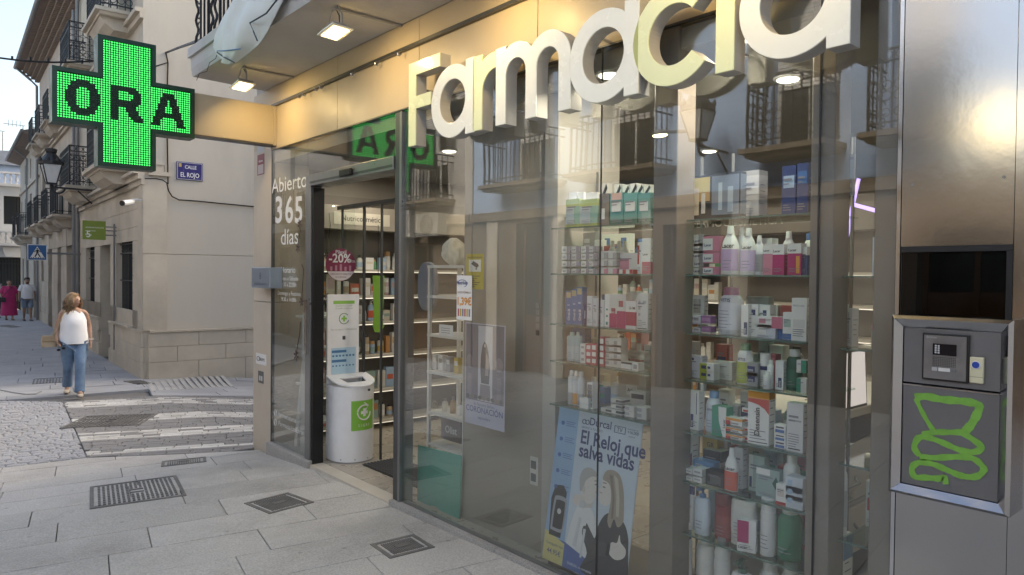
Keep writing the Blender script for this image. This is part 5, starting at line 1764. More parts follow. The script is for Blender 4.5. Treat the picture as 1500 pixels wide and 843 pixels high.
B('r', z, 983, 1008, 771, 'white ribbed bottle with a navy cap', 'ribbed', WH, NAVY, None, xp=3.02, txt=('PHB', .2), txtz=.3, tcol=GRY)
B('r', z, 1014, 1041, 788, 'plain off white tall bottle', 'tall', (.66, .65, .62), (.6, .6, .58), None, xp=3.02, lines=0)
B('r', z, 1042, 1063, 789, 'grey white bottle with a grey cap', 'tall', (.58, .58, .57), (.22, .22, .23), (.6, .6, .6), labz=(.1, .7), xp=2.99, lines=5)
B('r', z, 1068, 1098, 822, 'white pump bottle with a dark green pump', 'pump', WH, (.05, .13, .10), None, xp=2.99)
B('r', z, 1105, 1135, 823, 'white bottle with rounded shoulders', 'wide', (.64, .64, .62), (.62, .62, .6), None, xp=3.04)
B('r', z, 1136, 1166, 826, 'white bottle nearest to the post', 'wide', (.64, .66, .63), (.62, .62, .6), None, xp=3.04)
# --- left case
z = 2.03
for k, (a, b) in enumerate(((829, 849), (850, 875))):
    C('l', z, a, b, 292, '%s yellow green and white carton' % ('left', 'right')[k], (.45, .52, .56), [(0, 1, .75, 1, (.42, .50, .20)), (0, 1, .0, .14, (.35, .42, .12)), (.6, 1, .14, .75, (.28, .45, .38))], xp=3.04, d=.08, lines=4)
for k, (a, b) in enumerate(((834, 845), (846, 855), (858, 867), (867, 875))):
    C('l', z, a, b, 282, 'little white box, %s on top of the yellow green cartons' % ('first', 'second', 'third', 'fourth')[k], WH, [], xp=3.06, zoff=.150, d=.04, lines=0)
C('l', z, 878, 892, 284, 'grey brown carton in the middle', (.20, .17, .15), [(.1, .6, .2, .55, WH)], xp=3.04, d=.08)
for k, (a, b, c) in enumerate(((894, 913, (.62, .40, .34)), (914, 934, WH), (935, 953, WH))):
    C('l', z, a, b, 283, '%s large teal green carton' % ('first', 'second', 'third')[k], (.12, .32, .30), [(0, 1, 0, .18, (.02, .12, .10)), (.12, .82, .42, .72, WH)] + ([(.1, .9, .78, 1, c)] if k == 0 else []), xp=3.04, d=.1, lines=3)
for k, px in enumerate((885, 905, 917, 928, 937, 948)):
    C('l', z, px-5, px+5, 269+(k % 3), 'silver striped little box %s above the teal cartons, from left,' % ('one', 'two', 'three', 'four', 'five', 'six')[k], (.55, .55, .53), [(((0, .1), (.3, 0), (1, .7), (.8, .95)), 0, 0, 0, BLK)], xp=3.08, zoff=.155, d=.04, lines=0)
z = 1.76
nn_ = 0
for k, px in enumerate((829, 843, 857, 868)):
    for j in range(4):
        C('l', z, px-6, px+6, 394-11*j, 'white striped box, column %s row %s from below' % (('one', 'two', 'three', 'four')[k], ('one', 'two', 'three', 'four')[j]), WH if k % 2 == 0 else (.55, .52, .58), [(.1, .5, .2, .85, (.62, .62, .62)), (.6, 1, 0, 1, (.30, .27, .33))], ('Lacer', .12, .38, .18, 0, BLK), xp=3.03, zoff=.0405*j, d=.05, lines=0)
for k, px in enumerate((884, 897)):
    for j in range(3):
        C('l', z, px-6, px+6, 392-12*j, 'pale pink and grey box, %s column, %s' % (('left', 'right')[k], ('bottom', 'middle', 'top')[j]), (.60, .57, .57), [(.55, 1, .0, .8, PINK if j == 0 else GRY)], xp=3.05, zoff=.0425*j, d=.06, lines=0)
for k, px in enumerate((894, 904, 912)):
    B('l', z, px-6, px+6, 353, 'cream flared bottle, %s of three' % ('left', 'centre', 'right')[k], 'lacer', CRM, CRM, None, xp=3.15, lines=0)
C('l', z, 904, 934, 371, 'white long box with pink print', (.66, .62, .60), [(.1, .6, .2, .7, PINK)], xp=3.08, zoff=.0, d=.05)
for k, px in enumerate((912, 922)):
    C('l', z, px-5, px+5, 395, 'tiny white and red box, %s of two' % ('left', 'right')[k], WH, [(.5, 1, 0, 1, RED)], xp=3.0, d=.04, lines=0)
C('l', z, 934, 941, 355, 'white carton with a red curved edge', WH, [(0, .4, .3, .9, RED)], xp=3.06)
C('l', z, 941, 953, 349, 'white and crimson carton by the post', WH, [(0, 1, 0, .34, (.45, .02, .08))], ('Lacer', .08, .52, .3, 0, BLK), xp=3.03)
C('l', z, 852, 872, 341, 'grey carton standing high at the back', (.22, .22, .24), [(.2, .6, .5, .85, (.4, .4, .42))], xp=3.28, d=.05, lines=1)
C('l', z, 882, 922, 343, 'blue patterned white box standing at the back', WH, [(.1, .3, .5, .9, BLUE), (.4, .6, .3, .7, LBL), (.7, .9, .5, .9, BLUE)], xp=3.3, d=.05, lines=2)
z = 1.46
for k, px in enumerate((833, 841, 849)):
    C('l', z, px-4, px+4, 427-3*k, 'tall blue toothbrush carton, %s' % ('leftmost', 'middle one', 'rightmost')[k], (.05, .14, .34), [(.1, .9, .8, .97, (.45, .38, .22)), (.3, .75, .55, .6, LBL)], ('Oral-B', .62, .1, .55, 1, WH), xp=3.03, d=.04, lines=0)
C('l', z, 853, 859, 447, 'short navy carton', NAVY, [(.2, .8, .3, .7, LBL)], xp=3.05)
for k, (a, b) in enumerate(((860, 868), (869, 875), (876, 885))):
    C('l', z, a, b, 434+3*k, 'tall silver white carton, %s' % ('first', 'second', 'third')[k], (.58, .60, .64), [(.3, .7, .5, .62, GRY)], xp=3.03, d=.04, lines=3)
C('l', z, 886, 893, 431, 'tall white carton with teal rings', WH, [(.3, .7, .06, .16, TEAL), (.3, .7, .3, .36, TEAL), (.3, .7, .5, .56, TEAL)], xp=3.03, lines=0)
C('l', z, 893, 904, 431, 'white carton showing a red bottle, left', (.60, .60, .58), [(.0, 1, .0, .42, MAG), (.25, .8, .42, .58, (.30, .03, .08))], ('Listerin', .05, .44, .22, 0, WH), xp=3.02, lines=0)
C('l', z, 904, 917, 431, 'white carton showing a red bottle, middle', (.60, .60, .58), [(.0, 1, .0, .5, MAG), (.2, .7, .62, .8, (.30, .03, .08))], ('Cuidado', .03, .55, .2, 0, WH), xp=3.02, lines=0)
C('l', z, 917, 932, 441, 'wide crimson and white carton', (.40, .02, .09), [(0, 1, .6, 1, WH), (.0, 1, 0, .12, WH)], ('GUM', .3, .7, .28, 0, BLK), xp=3.02, lines=0)
C('l', z, 933, 949, 430, 'tall white carton with columns of icons by the post', (.62, .62, .61), [(.15, .35, .72, .8, GRY), (.15, .35, .55, .63, GRY), (.15, .35, .38, .46, GRY), (.55, .85, .72, .8, GRY), (.1, .95, .02, .05, BLK)], xp=3.02, lines=4)
z = 1.24
for k, (a, b) in enumerate(((829, 841), (840, 849))):
    B('l', z, a, b, 487, 'clear bottle in front of blue packs, %s' % ('left', 'right')[k], 'flat', (.36, .46, .50), (.5, .55, .56), (.46, .54, .58), xp=3.02)
C('l', z, 836, 858, 481, 'deep blue carton behind the clear bottles', (.04, .12, .26), [(.1, .8, .6, .8, BLUE)], xp=3.14, d=.05)
for k in range(3):
    C('l', z, 850, 857, 522-9*k, 'little white box in the narrow stack, %s' % ('lowest', 'middle', 'highest')[k], WH, [(.2, .8, .3, .7, GRY)], xp=3.02, zoff=.036*k, d=.05, lines=0)
for k, px in enumerate((862, 870, 881)):
    for j in range(3 if k < 2 else 4):
        C('l', z, px-4, px+4, 524-10*j, 'red and white round print box, %s column, %s' % (('left', 'middle', 'right')[k], ('lowest', 'second', 'third', 'topmost')[j]), (.48, .10, .14), [(.15, .85, .2, .8, WH)], xp=3.01, zoff=.038*j, d=.05, lines=0)
for k, px in enumerate((892, 904)):
    for j in range(4):
        C('l', z, px-6, px+6, 526-10*j, 'white patterned box, %s column, %s' % (('left', 'right')[k], ('lowest', 'second', 'third', 'topmost')[j]), (.62, .60, .57), [(.1, .5, .3, .7, (.35, .34, .33))], xp=3.02, zoff=.037*j, d=.06, lines=0)
C('l', z, 910, 925, 531, 'white box with black corner lying flat', WH, [(.0, 1, .7, 1, BLK)], xp=3.02, d=.06, lines=0)
C('l', z, 926, 935, 532, 'small white box with a ring', WH, [(.2, .8, .2, .8, GRY)], xp=3.0, d=.05, lines=0)
for j in range(2):
    C('l', z, 914, 944, 522-7*j, 'long pale box lying at the back, %s' % ('lower', 'upper')[j], (.55, .52, .48), [(.1, .9, .3, .6, (.4, .38, .35))], xp=3.16, zoff=.038+.022*j, d=.06, lines=0)
z = .98
for k, px in enumerate((834, 841, 848)):
    B('l', z, px-4, px+4, 543+k, 'slim clear bottle at the left, %s' % ('first', 'second', 'third')[k], 'slim', (.58, .60, .62), WH, ORA if k == 1 else GRY, labz=(.03, .35), xp=3.03, lines=1)
for j in range(4):
    C('l', z, 860, 868, 588-9*j, 'tiny white box with a dark face, %s of the tower' % ('lowest', 'second', 'third', 'topmost')[j], WH, [(.1, .9, .2, .8, (.18, .18, .2))], xp=3.02, zoff=.034*j, d=.05, lines=0)
for j in range(2):
    C('l', z, 849, 862, 592-8*j, 'plain white flat box left of the tower, %s' % ('lower', 'upper')[j], WH, [], xp=3.0, zoff=.028*j, d=.06, lines=0)
for k, (px, n) in enumerate(((889, 1), (904, 3), (922, 2), (940, 2))):
    for j in range(n):
        C('l', z, px-9 if k < 2 else px-7, px+7, 599+2*k-8*j, 'white box with a black end, %s %s' % (('first pile', 'second pile', 'third pile', 'fourth pile')[k], ('lowest', 'next up', 'topmost')[j]), (.60, .59, .56), [(.45 if k < 2 else 0, 1 if k < 2 else .5, .2, .8, BLK if k < 2 else GRY)], xp=3.02, zoff=.031*j, d=.07, lines=0)
C('l', z, 906, 946, 549, 'beige carton standing at the back', (.36, .33, .28), [(.3, .7, .4, .7, (.5, .47, .42))], ('Agiolax', .35, .5, .14, 0, BLK), xp=3.2, d=.06, lines=1)
C('l', z, 924, 944, 574, 'dark printed box leaning', (.4, .38, .35), [(.1, .9, .4, .8, BLK)], xp=3.1, zoff=.06, d=.05, lines=0, rot=.2)
# --- narrow shelves
z = 1.76
C('n', z, 1226, 1236, 338, 'tall navy and white blister card', NAVY, [(.2, .9, .05, .95, (.30, .28, .48))], xp=3.03, lines=6)
for k, px in enumerate((1232, 1246)):
    t_ = C('n', z, px-7, px+6, 224+k*2, 'long white price card hung high, %s of two' % ('left', 'right')[k], (.52, .50, .47), [(.1, .9, .86, .93, GRY), (.2, .5, .62, .7, BLK), (.2, .8, .3, .42, GRY), (.2, .8, .05, .2, GRY)], xp=3.03, zoff=.335, d=.01, lines=0)
z = 1.46
for k, px in enumerate((1223, 1231, 1244)):
    C('n', z, px-4, px+5, 440+6*k, 'upright white carton with a barcode, %s' % ('leftmost', 'middle', 'rightmost')[k], (.60, .59, .57), [(.2, .5, .2, .9, GRY)], xp=3.05, d=.04, lines=3, rot=-.15*k)
z = .66
for k, px in enumerate((1220, 1232)):
    B('n', z, px-7, px+7, 679-k*3, 'white bottle with grey label, %s of the pair' % ('left', 'right')[k], 'slim', WH, WH, (.5, .5, .52), labz=(.1, .6), xp=3.03)
z = .38
C('n', z, 1216, 1236, 785, 'blue and white box', WH, [(0, 1, .62, 1, (.10, .28, .48))], xp=3.03, d=.09)

# ------------------------------------------------ counter with drawers, laptop and odds and ends
cf = frame((3.40, 1.62, 0), (1, 0, 0), (0, -1, 0))
ct = thing('counter', 'white shop counter with drawers seen past the narrow shelves', 'counter', (4.0, 1.9, 0))
m_ctr = P((.46, .45, .42), .45)
for z0, z1 in ((.0, .03), (.30, .33), (.56, .58), (.80, .82), (1.02, 1.06)):
    obj('board', MB(cf).box(0, 1.5, -.55, .0, z0, z1), m_ctr, ct)
for a in (0.0, 1.48):
    obj('side_panel', MB(cf).box(a, a+.02, -.55, -.001, .031, 1.019), m_ctr, ct)
for z0, z1 in ((.335, .555), (.585, .795)):
    d_ = obj('drawer', MB(cf).box(.02, 1.47, -.02, .012, z0+.006, z1-.006), m_ctr, ct, bevel=.003)
    obj('handle', MB(cf).tube([(.10, .012, (z0+z1)/2+.02), (.12, .045, (z0+z1)/2), (.36, .045, (z0+z1)/2), (.38, .012, (z0+z1)/2+.02)], .008, n=6), m_gymetal, d_)
obj('back_panel', MB(cf).box(.02, 1.48, -.56, -.54, .03, 1.02), P((.10, .10, .11), .6), ct)
lp = thing('monitor', 'lit white and lilac screen standing on the counter', 'monitor', (3.75, 1.75, 1.06))
obj('bezel', MB(cf).prism([(.14, 1.062), (.58, 1.062), (.54, 1.37), (.18, 1.37)], -.03, -.015), P((.03, .03, .03), .4), lp)
obj('screen', MB(cf).prism([(.155, 1.075), (.565, 1.075), (.53, 1.36), (.19, 1.36)], -.0145, -.013), EM('lit_screen', (.72, .68, .74), .20), lp)
for k in range(3):
    carton(cf(.12+.10*(k % 2), .02, .821+.058*k)+Vector((0, .05, 0)), .22, .055, .12, WH, ((.1, .7, .3, .7, (.5, .5, .5)),), label='white medicine box in the pile on the counter shelf, %s' % ('lowest', 'middle', 'topmost')[k], group='boxes on the counter', lines=1, rot=R(90))
# star shaped neon decoration
ns = thing('light_ornament', 'violet star shaped light sticks hanging behind the narrow shelves', 'ornament', on_x(1248, 360, 3.7))
ne = EM('violet_stick', (.40, .30, .95), .55)
for (a, b) in (((1258, 262), (1247, 310)), ((1248, 306), (1240, 352)), ((1250, 300), (1283, 309)), ((1244, 325), (1238, 360))):
    obj('light_stick', MB().tube([on_x(*a, 3.7), on_x(*b, 3.7)], .010, n=6), ne, ns)

# ------------------------------------------------ wall shelving
m_shelfw = P((.50, .47, .42), .5)
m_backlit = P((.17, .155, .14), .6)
m_led = EM('led_strip', (1.0, .95, .86), .32)
def shelving(label, fr, a0, a1, zs, dep, head, hz, hsize, dark=False, ends=True, bd=None, hpos=None):
    c = fr((a0+a1)/2, 0, 0)
    t = thing('wall_shelving', label, 'shelving', c)
    mm = bd or m_shelfw
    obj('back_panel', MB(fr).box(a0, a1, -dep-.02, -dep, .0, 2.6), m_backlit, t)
    for z in zs:
        s = obj('shelf', MB(fr).box(a0+.021, a1-.021, -dep+.001, .0, z-.025, z), mm, t)
        obj('led_strip', MB(fr).box(a0+.05, a1-.05, -.03, -.015, z-.034, z-.0255), m_led, s)
    n = max(2, int((a1-a0)/.9))
    for i in range(n+1):
        a = a0+(a1-a0-.02)*i/n
        obj('upright', MB(fr).box(a, a+.02, -dep+.0015, -.002 if 0 < i < n else .0, .0, 2.6), mm, t)
    h = obj('header', MB(fr).box(a0, a1, -dep+.002, .02, hz-.09, hz+.16), P((.34, .31, .27), .5) if not dark else P((.20, .19, .18), .5), t)
    R_ = (fr(1, 0, 0)-fr(0, 0, 0))
    if not dark:
        hp_ = hpos if hpos is not None else (a0+a1)/2
        obj('name_panel', MB(fr).box(hp_-.34, hp_+.34, .0201, .024, hz-.04, hz+.09), P((.62, .58, .50), .5), h)
    obj('lettering', text(head, hsize, fr(hpos if hpos is not None else (a0+a1)/2, .0245, hz), R_, UZ, bold=.004), P((.06, .06, .06), .5) if not dark else P((.72, .70, .66), .4), h)
    return t
lw = frame((0, 6.95, 0), (1, 0, 0), (0, -1, 0))
shelving('lit shelving unit headed Nutricosmética inside the doorway', lw, 3.28, 5.6, (.10, .45, .84, 1.21, 1.50, 1.79), .28, 'Nutricosmética', on_y(530, 325, 6.93).z, .082, hpos=on_y(531, 322, 6.93).x)
bw = frame((6.5, 0, 0), (0, -1, 0), (-1, 0, 0))
sh_d = shelving('back wall shelving headed DERMOCOSMÉTICA seen through the display cases', bw, -6.0, -1.2, (.15, .5, .85, 1.2, 1.5, 1.8), .35, 'DERMOCOSMÉTICA', 2.27, .12, dark=True, hpos=-4.02)
obj('lettering', text('Avène', .09, bw(-4.62, .021, 2.02), RY, UZ, bold=.004), wt, sh_d)
rs = random.Random(5)
pal = [WH, WH, (.60, .14, .08), (.12, .32, .16), (.60, .38, .08), WH, (.64, .6, .52), (.55, .28, .12), (.46, .36, .26), (.30, .42, .40), (.55, .42, .44), LBL, (.62, .62, .60)]
ordn = ['first', 'second', 'third', 'fourth', 'fifth', 'sixth', 'seventh', 'eighth', 'ninth', 'tenth', 'eleventh', 'twelfth', 'thirteenth', 'fourteenth', 'fifteenth', 'sixteenth', 'seventeenth', 'eighteenth', 'nineteenth', 'twentieth']
def cname(c):
    r, g_, b = c
    if min(c) > .5: return 'white'
    if r > g_*1.5: return 'orange brown'
    if b > r*1.3: return 'pale blue'
    if g_ > r*1.2: return 'grey green'
    return 'beige'
def fill(fr, a0, a1, zs, nper, where_, rot, zn):
    for q, z in enumerate(zs):
        a = a0
        for k in range(nper):
            w_ = rs.uniform(.05, .11); h_ = rs.uniform(.10, .24); c = rs.choice(pal)
            if a+w_ > a1: break
            p = fr(a+w_/2, -.10-rs.random()*.06, z+.001)
            lb = '%s from the left on the %s shelf %s' % (ordn[k], zn[q], where_)
            if rs.random() < .55:
                o = carton(p, w_, h_, .06, c, ((.1, .9, rs.uniform(.3, .5), rs.uniform(.6, .85), rs.choice(pal)),), label='%s carton, %s' % (cname(c), lb), lines=0, group='products on '+where_)
            else:
                o = bottle(p, min(w_, .075), h_, rs.choice(['round', 'capped', 'slim', 'pump', 'wide']), c, rs.choice([WH, BLK, (.5, .3, .15)]), rs.choice(pal), labz=(.15, .5), label='%s bottle, %s' % (cname(c), lb), lines=0, group='products on '+where_)
            o.rotation_euler = (0, 0, rot)
            a += w_+rs.uniform(.004, .03)
fill(lw, 3.33, 4.5, (.10, .45, .84, 1.21, 1.50, 1.79), 15, 'inside the doorway', 0.0, ('bottom', 'second', 'third', 'fourth', 'fifth', 'top'))
fill(bw, -6.0, -3.0, (1.2, 1.5, 1.8), 20, 'of the far wall unit', RZ, ('fourth', 'fifth', 'top'))
fill(bw, -5.9, -3.0, (.5, .85), 16, 'of the far wall unit', RZ, ('second', 'third'))
# white ladder shelf behind the left pane
lf = frame((2.99, 6.55, 0), (1, 0, 0), (0, -1, 0))
ld_ = thing('ladder_shelf', 'white ladder shelf leaning behind the left window pane', 'shelf', (3.45, 6.55, 0))
wp = P((.62, .62, .60), .45)
for a, b in ((.0, .07), (.36, .28), (.05, .12), (.40, .33)):
    obj('leg', MB(lf).tube([(a, (0 if a in (.0, .36) else -.25), .0), (b, -.12, 1.35)], .026, n=4), wp, ld_)
for z in (.25, .62, 1.0, 1.3):
    obj('shelf', MB(lf).box(.05, .36, -.28, .02, z, z+.02), wp, ld_)
for k in range(8):
    z = (.641, 1.021)[k % 2]
    carton(lf(.09+.07*(k//2), -.05, z), .055, .12+.03*(k % 3), .05, (PINK, WH, (.45, .30, .3), CRM)[k//2], ((.1, .9, .3, .7, (WH, MAG, WH, GRY)[k//2]),), label='%s box, %s from the left on the %s board of the ladder shelf' % (('pink', 'white', 'brown', 'cream')[k//2], ordn[k//2], ('lower', 'upper')[k % 2]), lines=0, group='boxes on the ladder shelf').rotation_euler = (0, 0, 0)
# inner sliding door frame
xf = 3.42
z1_ = on_x(532, 300, xf).z
yA, yB, yC = on_x(500, 400, xf).y, on_x(532, 400, xf).y, on_x(578, 400, xf).y
obj('inner_door_frame', MB().box(xf, xf+.06, yC-.3, yA+.1, z1_-.02, z1_+.02), m_dkmetal, ph)
for y, w_ in ((yA, .008), (yB, .014), (yB-.33, .008)):
    obj('inner_door_frame', MB().box(xf, xf+.02, y-w_, y+w_, .0, z1_-.021), m_dkmetal, ph)
obj('inner_pane', MB().box(xf+.02, xf+.026, yB+.031, yA-.013, .02, z1_-.035), m_glass_d, ph)
dm = thing('door_mat', 'dark ribbed door mat just inside the entrance', 'mat', (3.5, 5.2, .001))
obj('base', MB().box(3.2, 3.58, 4.75, 5.75, .001, .008), P((.03, .03, .03), .9), dm)
for k in range(11):
    obj('rib', MB().box(3.215+.033*k, 3.232+.033*k, 4.76, 5.74, .0085, .016), P((.06, .06, .065), .7), dm)

# ------------------------------------------------ white shelf unit with teal board, ornament on top
sx = 3.22
uL, uR = on_x(626, 400, sx).y, 4.24
un = thing('white_shelf_unit', 'white metal shelf unit behind the window left of the column', 'shelf', (sx+.15, (uL+uR)/2, 0))
for i, py in enumerate((389, 433, 489, 543, 602, 648)):
    z = on_x(626, py, sx).z
    obj('shelf', MB().box(sx, sx+.32, uR, uL, z-.02, z), wp, un)
for y in (uL-.02, uR+.02, ):
    obj('post', MB().box(sx+.001, sx+.025, y-.014, y+.014, .0, on_x(626, 389, sx).z-.021), wp, un)
    obj('post', MB().box(sx+.294, sx+.319, y-.014, y+.014, .0, on_x(626, 389, sx).z-.021), wp, un)
zt = on_x(650, 389, sx).z
# ornament: carved white shell of leaves
om = MB()
rn = random.Random(3)
c0 = on_x(668, 372, sx+.1)
rings_ = []
for i in range(15):
    v = i/14
    ring = []
    for k in range(28):
        t = 2*math.pi*k/28
        rr = math.sin(math.pi*min(.97, .10+v*.88))**.6
        q = 1+.13*math.sin(5*t+4*v)+.08*math.sin(9*t-7*v)
        ring.append((c0.x+.07*rr*q*math.cos(t), c0.y+.135*rr*q*math.sin(t)+.03*v, zt+.001+.215*v))
    rings_.append(ring)
om.rings(rings_)
orn = obj('carved_ornament', om, M('ivory_plaster', (.66, .63, .52), .6, var=.2, vs_=14, bump=.6, bs=25), label='ivory carved shell ornament on top of the white shelf unit', cat='ornament', smooth=50)
tb = MB()
pts_ = [on_x(*p, 3.03) for p in ((612, 652), (676, 668), (673, 762), (652, 754), (638, 742), (611, 738))]
tb.prism([(p.y, p.z) for p in pts_], 3.03, 3.036, axis='a')
obj('teal_board', tb, M('teal_card', (.10, .36, .29), .6, var=.04), label='plain teal green board leaning at the foot of the white shelf unit', cat='board')
pz = on_x(650, 648, sx).z
olb = carton(on_x(660, 648, sx+.06)+Vector((0, 0, .001)), .26, .19, .06, (.22, .19, .19), (), ('Olist', .22, .32, .30, 0, (.6, .58, .55)), label='dark brown box with pale lettering on the lowest board of the white unit', lines=0)
olb.location.z = pz+.001
for k, (px, py, h, c, d_) in enumerate(((633, 602, .06, (.18, .16, .10), 'dark green'), (648, 602, .10, CRM, 'cream'), (660, 602, .13, (.45, .30, .14), 'amber'), (672, 602, .10, WH, 'white'))):
    bottle(on_x(px, py, sx+.08)*1.0, .05, h, 'round', c, (.35, .3, .25), None, label='small %s jar on the white unit above the dark brown box' % d_, lines=0, group='jars on the white unit').location.z = on_x(626, 602, sx).z+.001
for k, (px, c, d_) in enumerate(((636, (.5, .5, .5), 'grey'), (645, WH, 'white'), (656, (.3, .3, .32), 'dark grey'), (668, YEL, 'mustard'))):
    carton(on_x(px, 543, sx+.08), .06, .12, .05, c, ((.15, .85, .5, .8, WH if c != WH else GRY),), label='%s carton on the middle board of the white unit' % d_, lines=0, group='cartons on the white unit').location.z = on_x(626, 543, sx).z+.001
# grey oval stand
ov_ = MB()
oc = on_x(624, 420, 3.45)
ov_.prism([(oc.y+.135*math.copysign(abs(math.cos(R(10*k)))**.75, math.cos(R(10*k))), oc.z+.21*math.copysign(abs(math.sin(R(10*k)))**.8, math.sin(R(10*k)))) for k in range(36)], 3.45, 3.49, axis='a')
os_ = obj('oval_board', ov_, M('slate_grey_board', (.17, .18, .21), .5, var=.04), label='slate grey oval board standing behind the white shelf unit', cat='board', bevel=.008)

gb = thing('green_banner', 'bright green banner strip hanging in front of the doorway shelves', 'banner', on_y(554, 487, 6.62))
def gq(px, py): 
    p = on_y(px, py, 6.62)
    return p.x, p.z
obj('strip', MB().prism([gq(*p) for p in ((546, 404), (563, 404), (562, 440), (560, 470), (563, 478), (558, 487), (549, 487), (546, 478), (548, 465))], 6.62, 6.625), M('bright_green_card', (.22, .46, .06), .5), gb)
obj('cord', MB().tube([on_y(554, 404, 6.622), on_y(554, 330, 6.622)], .003, n=4), m_black, gb)

# back rows that fill the cases up
for case, y0_, y1_, zl in (('r', 1.47, 2.07, ZB[1:]), ('l', 2.29, 3.02, [1.76, 1.46, 1.24, .98]), ('n', 1.19, 1.32, [1.76, 1.46, .66])):
    for z_ in zl:
        y_ = y1_; k_ = 0
        while y_ > y0_ and k_ < 11:
            w_ = rs.uniform(.04, .085); h_ = rs.uniform(.09, .205); c_ = rs.choice([WH, WH, (.6, .58, .55), PINK, LBL, (.30, .42, .40), CRM, (.5, .1, .1), (.10, .2, .4), (.62, .62, .64)])
            p_ = Vector((3.19+rs.random()*.05, y_-w_/2, z_+.0005))
            nm_ = {WH: 'white', (.6, .58, .55): 'grey white', PINK: 'pink', LBL: 'pale blue', (.30, .42, .40): 'grey green', CRM: 'cream', (.5, .1, .1): 'red', (.10, .2, .4): 'blue', (.62, .62, .64): 'silver'}[c_]
            tl_ = '%s from left in back row %s' % (ordn[k_], where(case, z_))
            if rs.random() < .6:
                carton(p_, w_, h_, .06, c_, ((.08, .92, .35, .62, rs.choice([WH, NAVY, RED, GRN, GRY])),), label='%s carton, %s' % (nm_, tl_), lines=2, group='back rows of the display cases')
            else:
                bottle(p_, min(w_, .065), h_, rs.choice(['round', 'slim', 'wide', 'capped']), c_, rs.choice([WH, BLK, BLUE]), rs.choice([WH, PINK, LBL, PGRN]), labz=(.12, .5), label='%s bottle, %s' % (nm_, tl_), lines=2, group='back rows of the display cases')
            y_ -= w_+rs.uniform(.003, .02); k_ += 1
# ================================================================ PRINT, POSTERS, HATCH, BIN
GXO = FX-.0005
vin = P((.74, .75, .76), .5)
def on_pane(s, px, py, hpx_top, hpx_bot, wide=1.0, bold=.0, align='CENTER', name='lettering'):
    """vinyl lettering on the outside of the pane: baseline centre at px,py; cap height from two pixel rows"""
    p = on_x(px, py, GXO)
    h = on_x(px, hpx_top, GXO).z-on_x(px, hpx_bot, GXO).z
    return obj(name, text(s, h/.72, p, RY, UZ, bold=bold, wide=wide, align=align), vin, ph)
on_pane('Abierto', 423, 279, 256, 279, wide=1.25)
for px_, ch_ in ((408.5, '3'), (423.5, '6'), (437.5, '5')):
    on_pane(ch_, px_, 326, 288, 327, wide=1.1, bold=.02)
on_pane('días', 424, 358, 334, 358, wide=1.25)
on_pane('Horario', 422, 400, 391, 400, wide=1.25)
on_pane('Lunes a Sábado', 423, 411, 405, 411, wide=1.25)
on_pane('9:30 a 22:00h', 423, 420, 414, 420, wide=1.15)
on_pane('Domingo y Festivos', 423, 433, 427, 433, wide=1.2)
on_pane('9:30 a 14:00h', 423, 442, 436, 442, wide=1.15)
on_pane('farmacialarte', 408, 610, 601, 608, wide=1.2, align='LEFT')
on_pane('Farmacia LasLarte', 408, 623, 615, 622, wide=1.2, align='LEFT')
for py, ch in ((605, 'o'), (619, 'f')):
    p = on_x(403.5, py, GXO)
    ic = MB().tube([(GXO-.001, p.y+.030*math.cos(R(20*k)), p.z+.030*math.sin(R(20*k))) for k in range(18)], .0035, n=4, closed=True)
    obj('icon', ic, vin, ph)
    obj('icon', text(ch, .05, (GXO, p.y, p.z-.014), RY, UZ, bold=.01), vin, ph)
# dark flower sprays stuck to the panes
m_spray = P((.06, .035, .035), .6)
def spray(pts, x, flower_at, s=.05):
    v = MB()
    v.tube([on_x(px, py, x) for px, py in pts], .0035, n=4)
    st_o = obj('flower_spray', v, m_spray, ph)
    for fx_, fy_, k in flower_at:
        c = on_x(fx_, fy_, x)
        m = MB()
        for i in range(6):
            a = R(60*i+k*17); b = a+.35; a2 = a-.35
            m.prism([(c.y, c.z), (c.y+s*.6*math.cos(a2), c.z+s*.6*math.sin(a2)), (c.y+s*math.cos(a), c.z+s*math.sin(a)), (c.y+s*.6*math.cos(b), c.z+s*.6*math.sin(b))], x-.002-.0004*i, x-.0012-.0004*i, axis='a')
        obj('petals', m, m_spray, st_o)
spray(((438, 325), (440, 340), (437, 352), (436, 364)), FX-.001, ((439, 328, 1), (437, 364, 2)))
spray(((442, 388), (445, 395), (443, 420), (442, 440)), FX-.001, ((442, 442, 3),))
spray(((440, 472), (439, 490), (436, 505), (434, 521)), FX-.001, ((434, 521, 1),), .06)
spray(((475, 288), (474, 305), (468, 325), (465, 336)), 3.40, ((466, 337, 0),), .06)
spray(((482, 312), (484, 330), (481, 350), (485, 370)), 3.40, ((478, 373, 2),), .06)
spray(((471, 384), (470, 410), (471, 432)), 3.40, ((478, 436, 1),), .07)

# inner sliding leaf carrying the discount disc
yq = on_x(468, 400, xf).y
obj('inner_pane', MB().box(xf+.02, xf+.026, yA+.013, yq, .02, z1_-.035), m_glass_d, ph)
obj('inner_pane', MB().box(FX+.12, xf-.01, 6.30, 6.306, .02, 2.4), m_glass_d, ph)
dc = on_y(499, 388, 6.29)
dR = .158
dk = thing('discount_disc', 'round maroon and white discount sticker reading -20% beside the inner door', 'sticker', (dc.x, dc.y, dc.z-dR))
def dfr(a, b, c): return Vector((dc.x+a, dc.y-b, dc.z+c))
obj('disc', MB(dfr).prism([(dR*math.cos(R(9*k)), dR*math.sin(R(9*k))) for k in range(40)], .0, .003), P((.24, .035, .09), .45), dk)
obj('lower_field', MB(dfr).prism([((dR-.003)*math.cos(R(205+130*k/30)), (dR-.003)*math.sin(R(205+130*k/30))) for k in range(31)], .0032, .0042), P((.62, .58, .62), .5), dk)
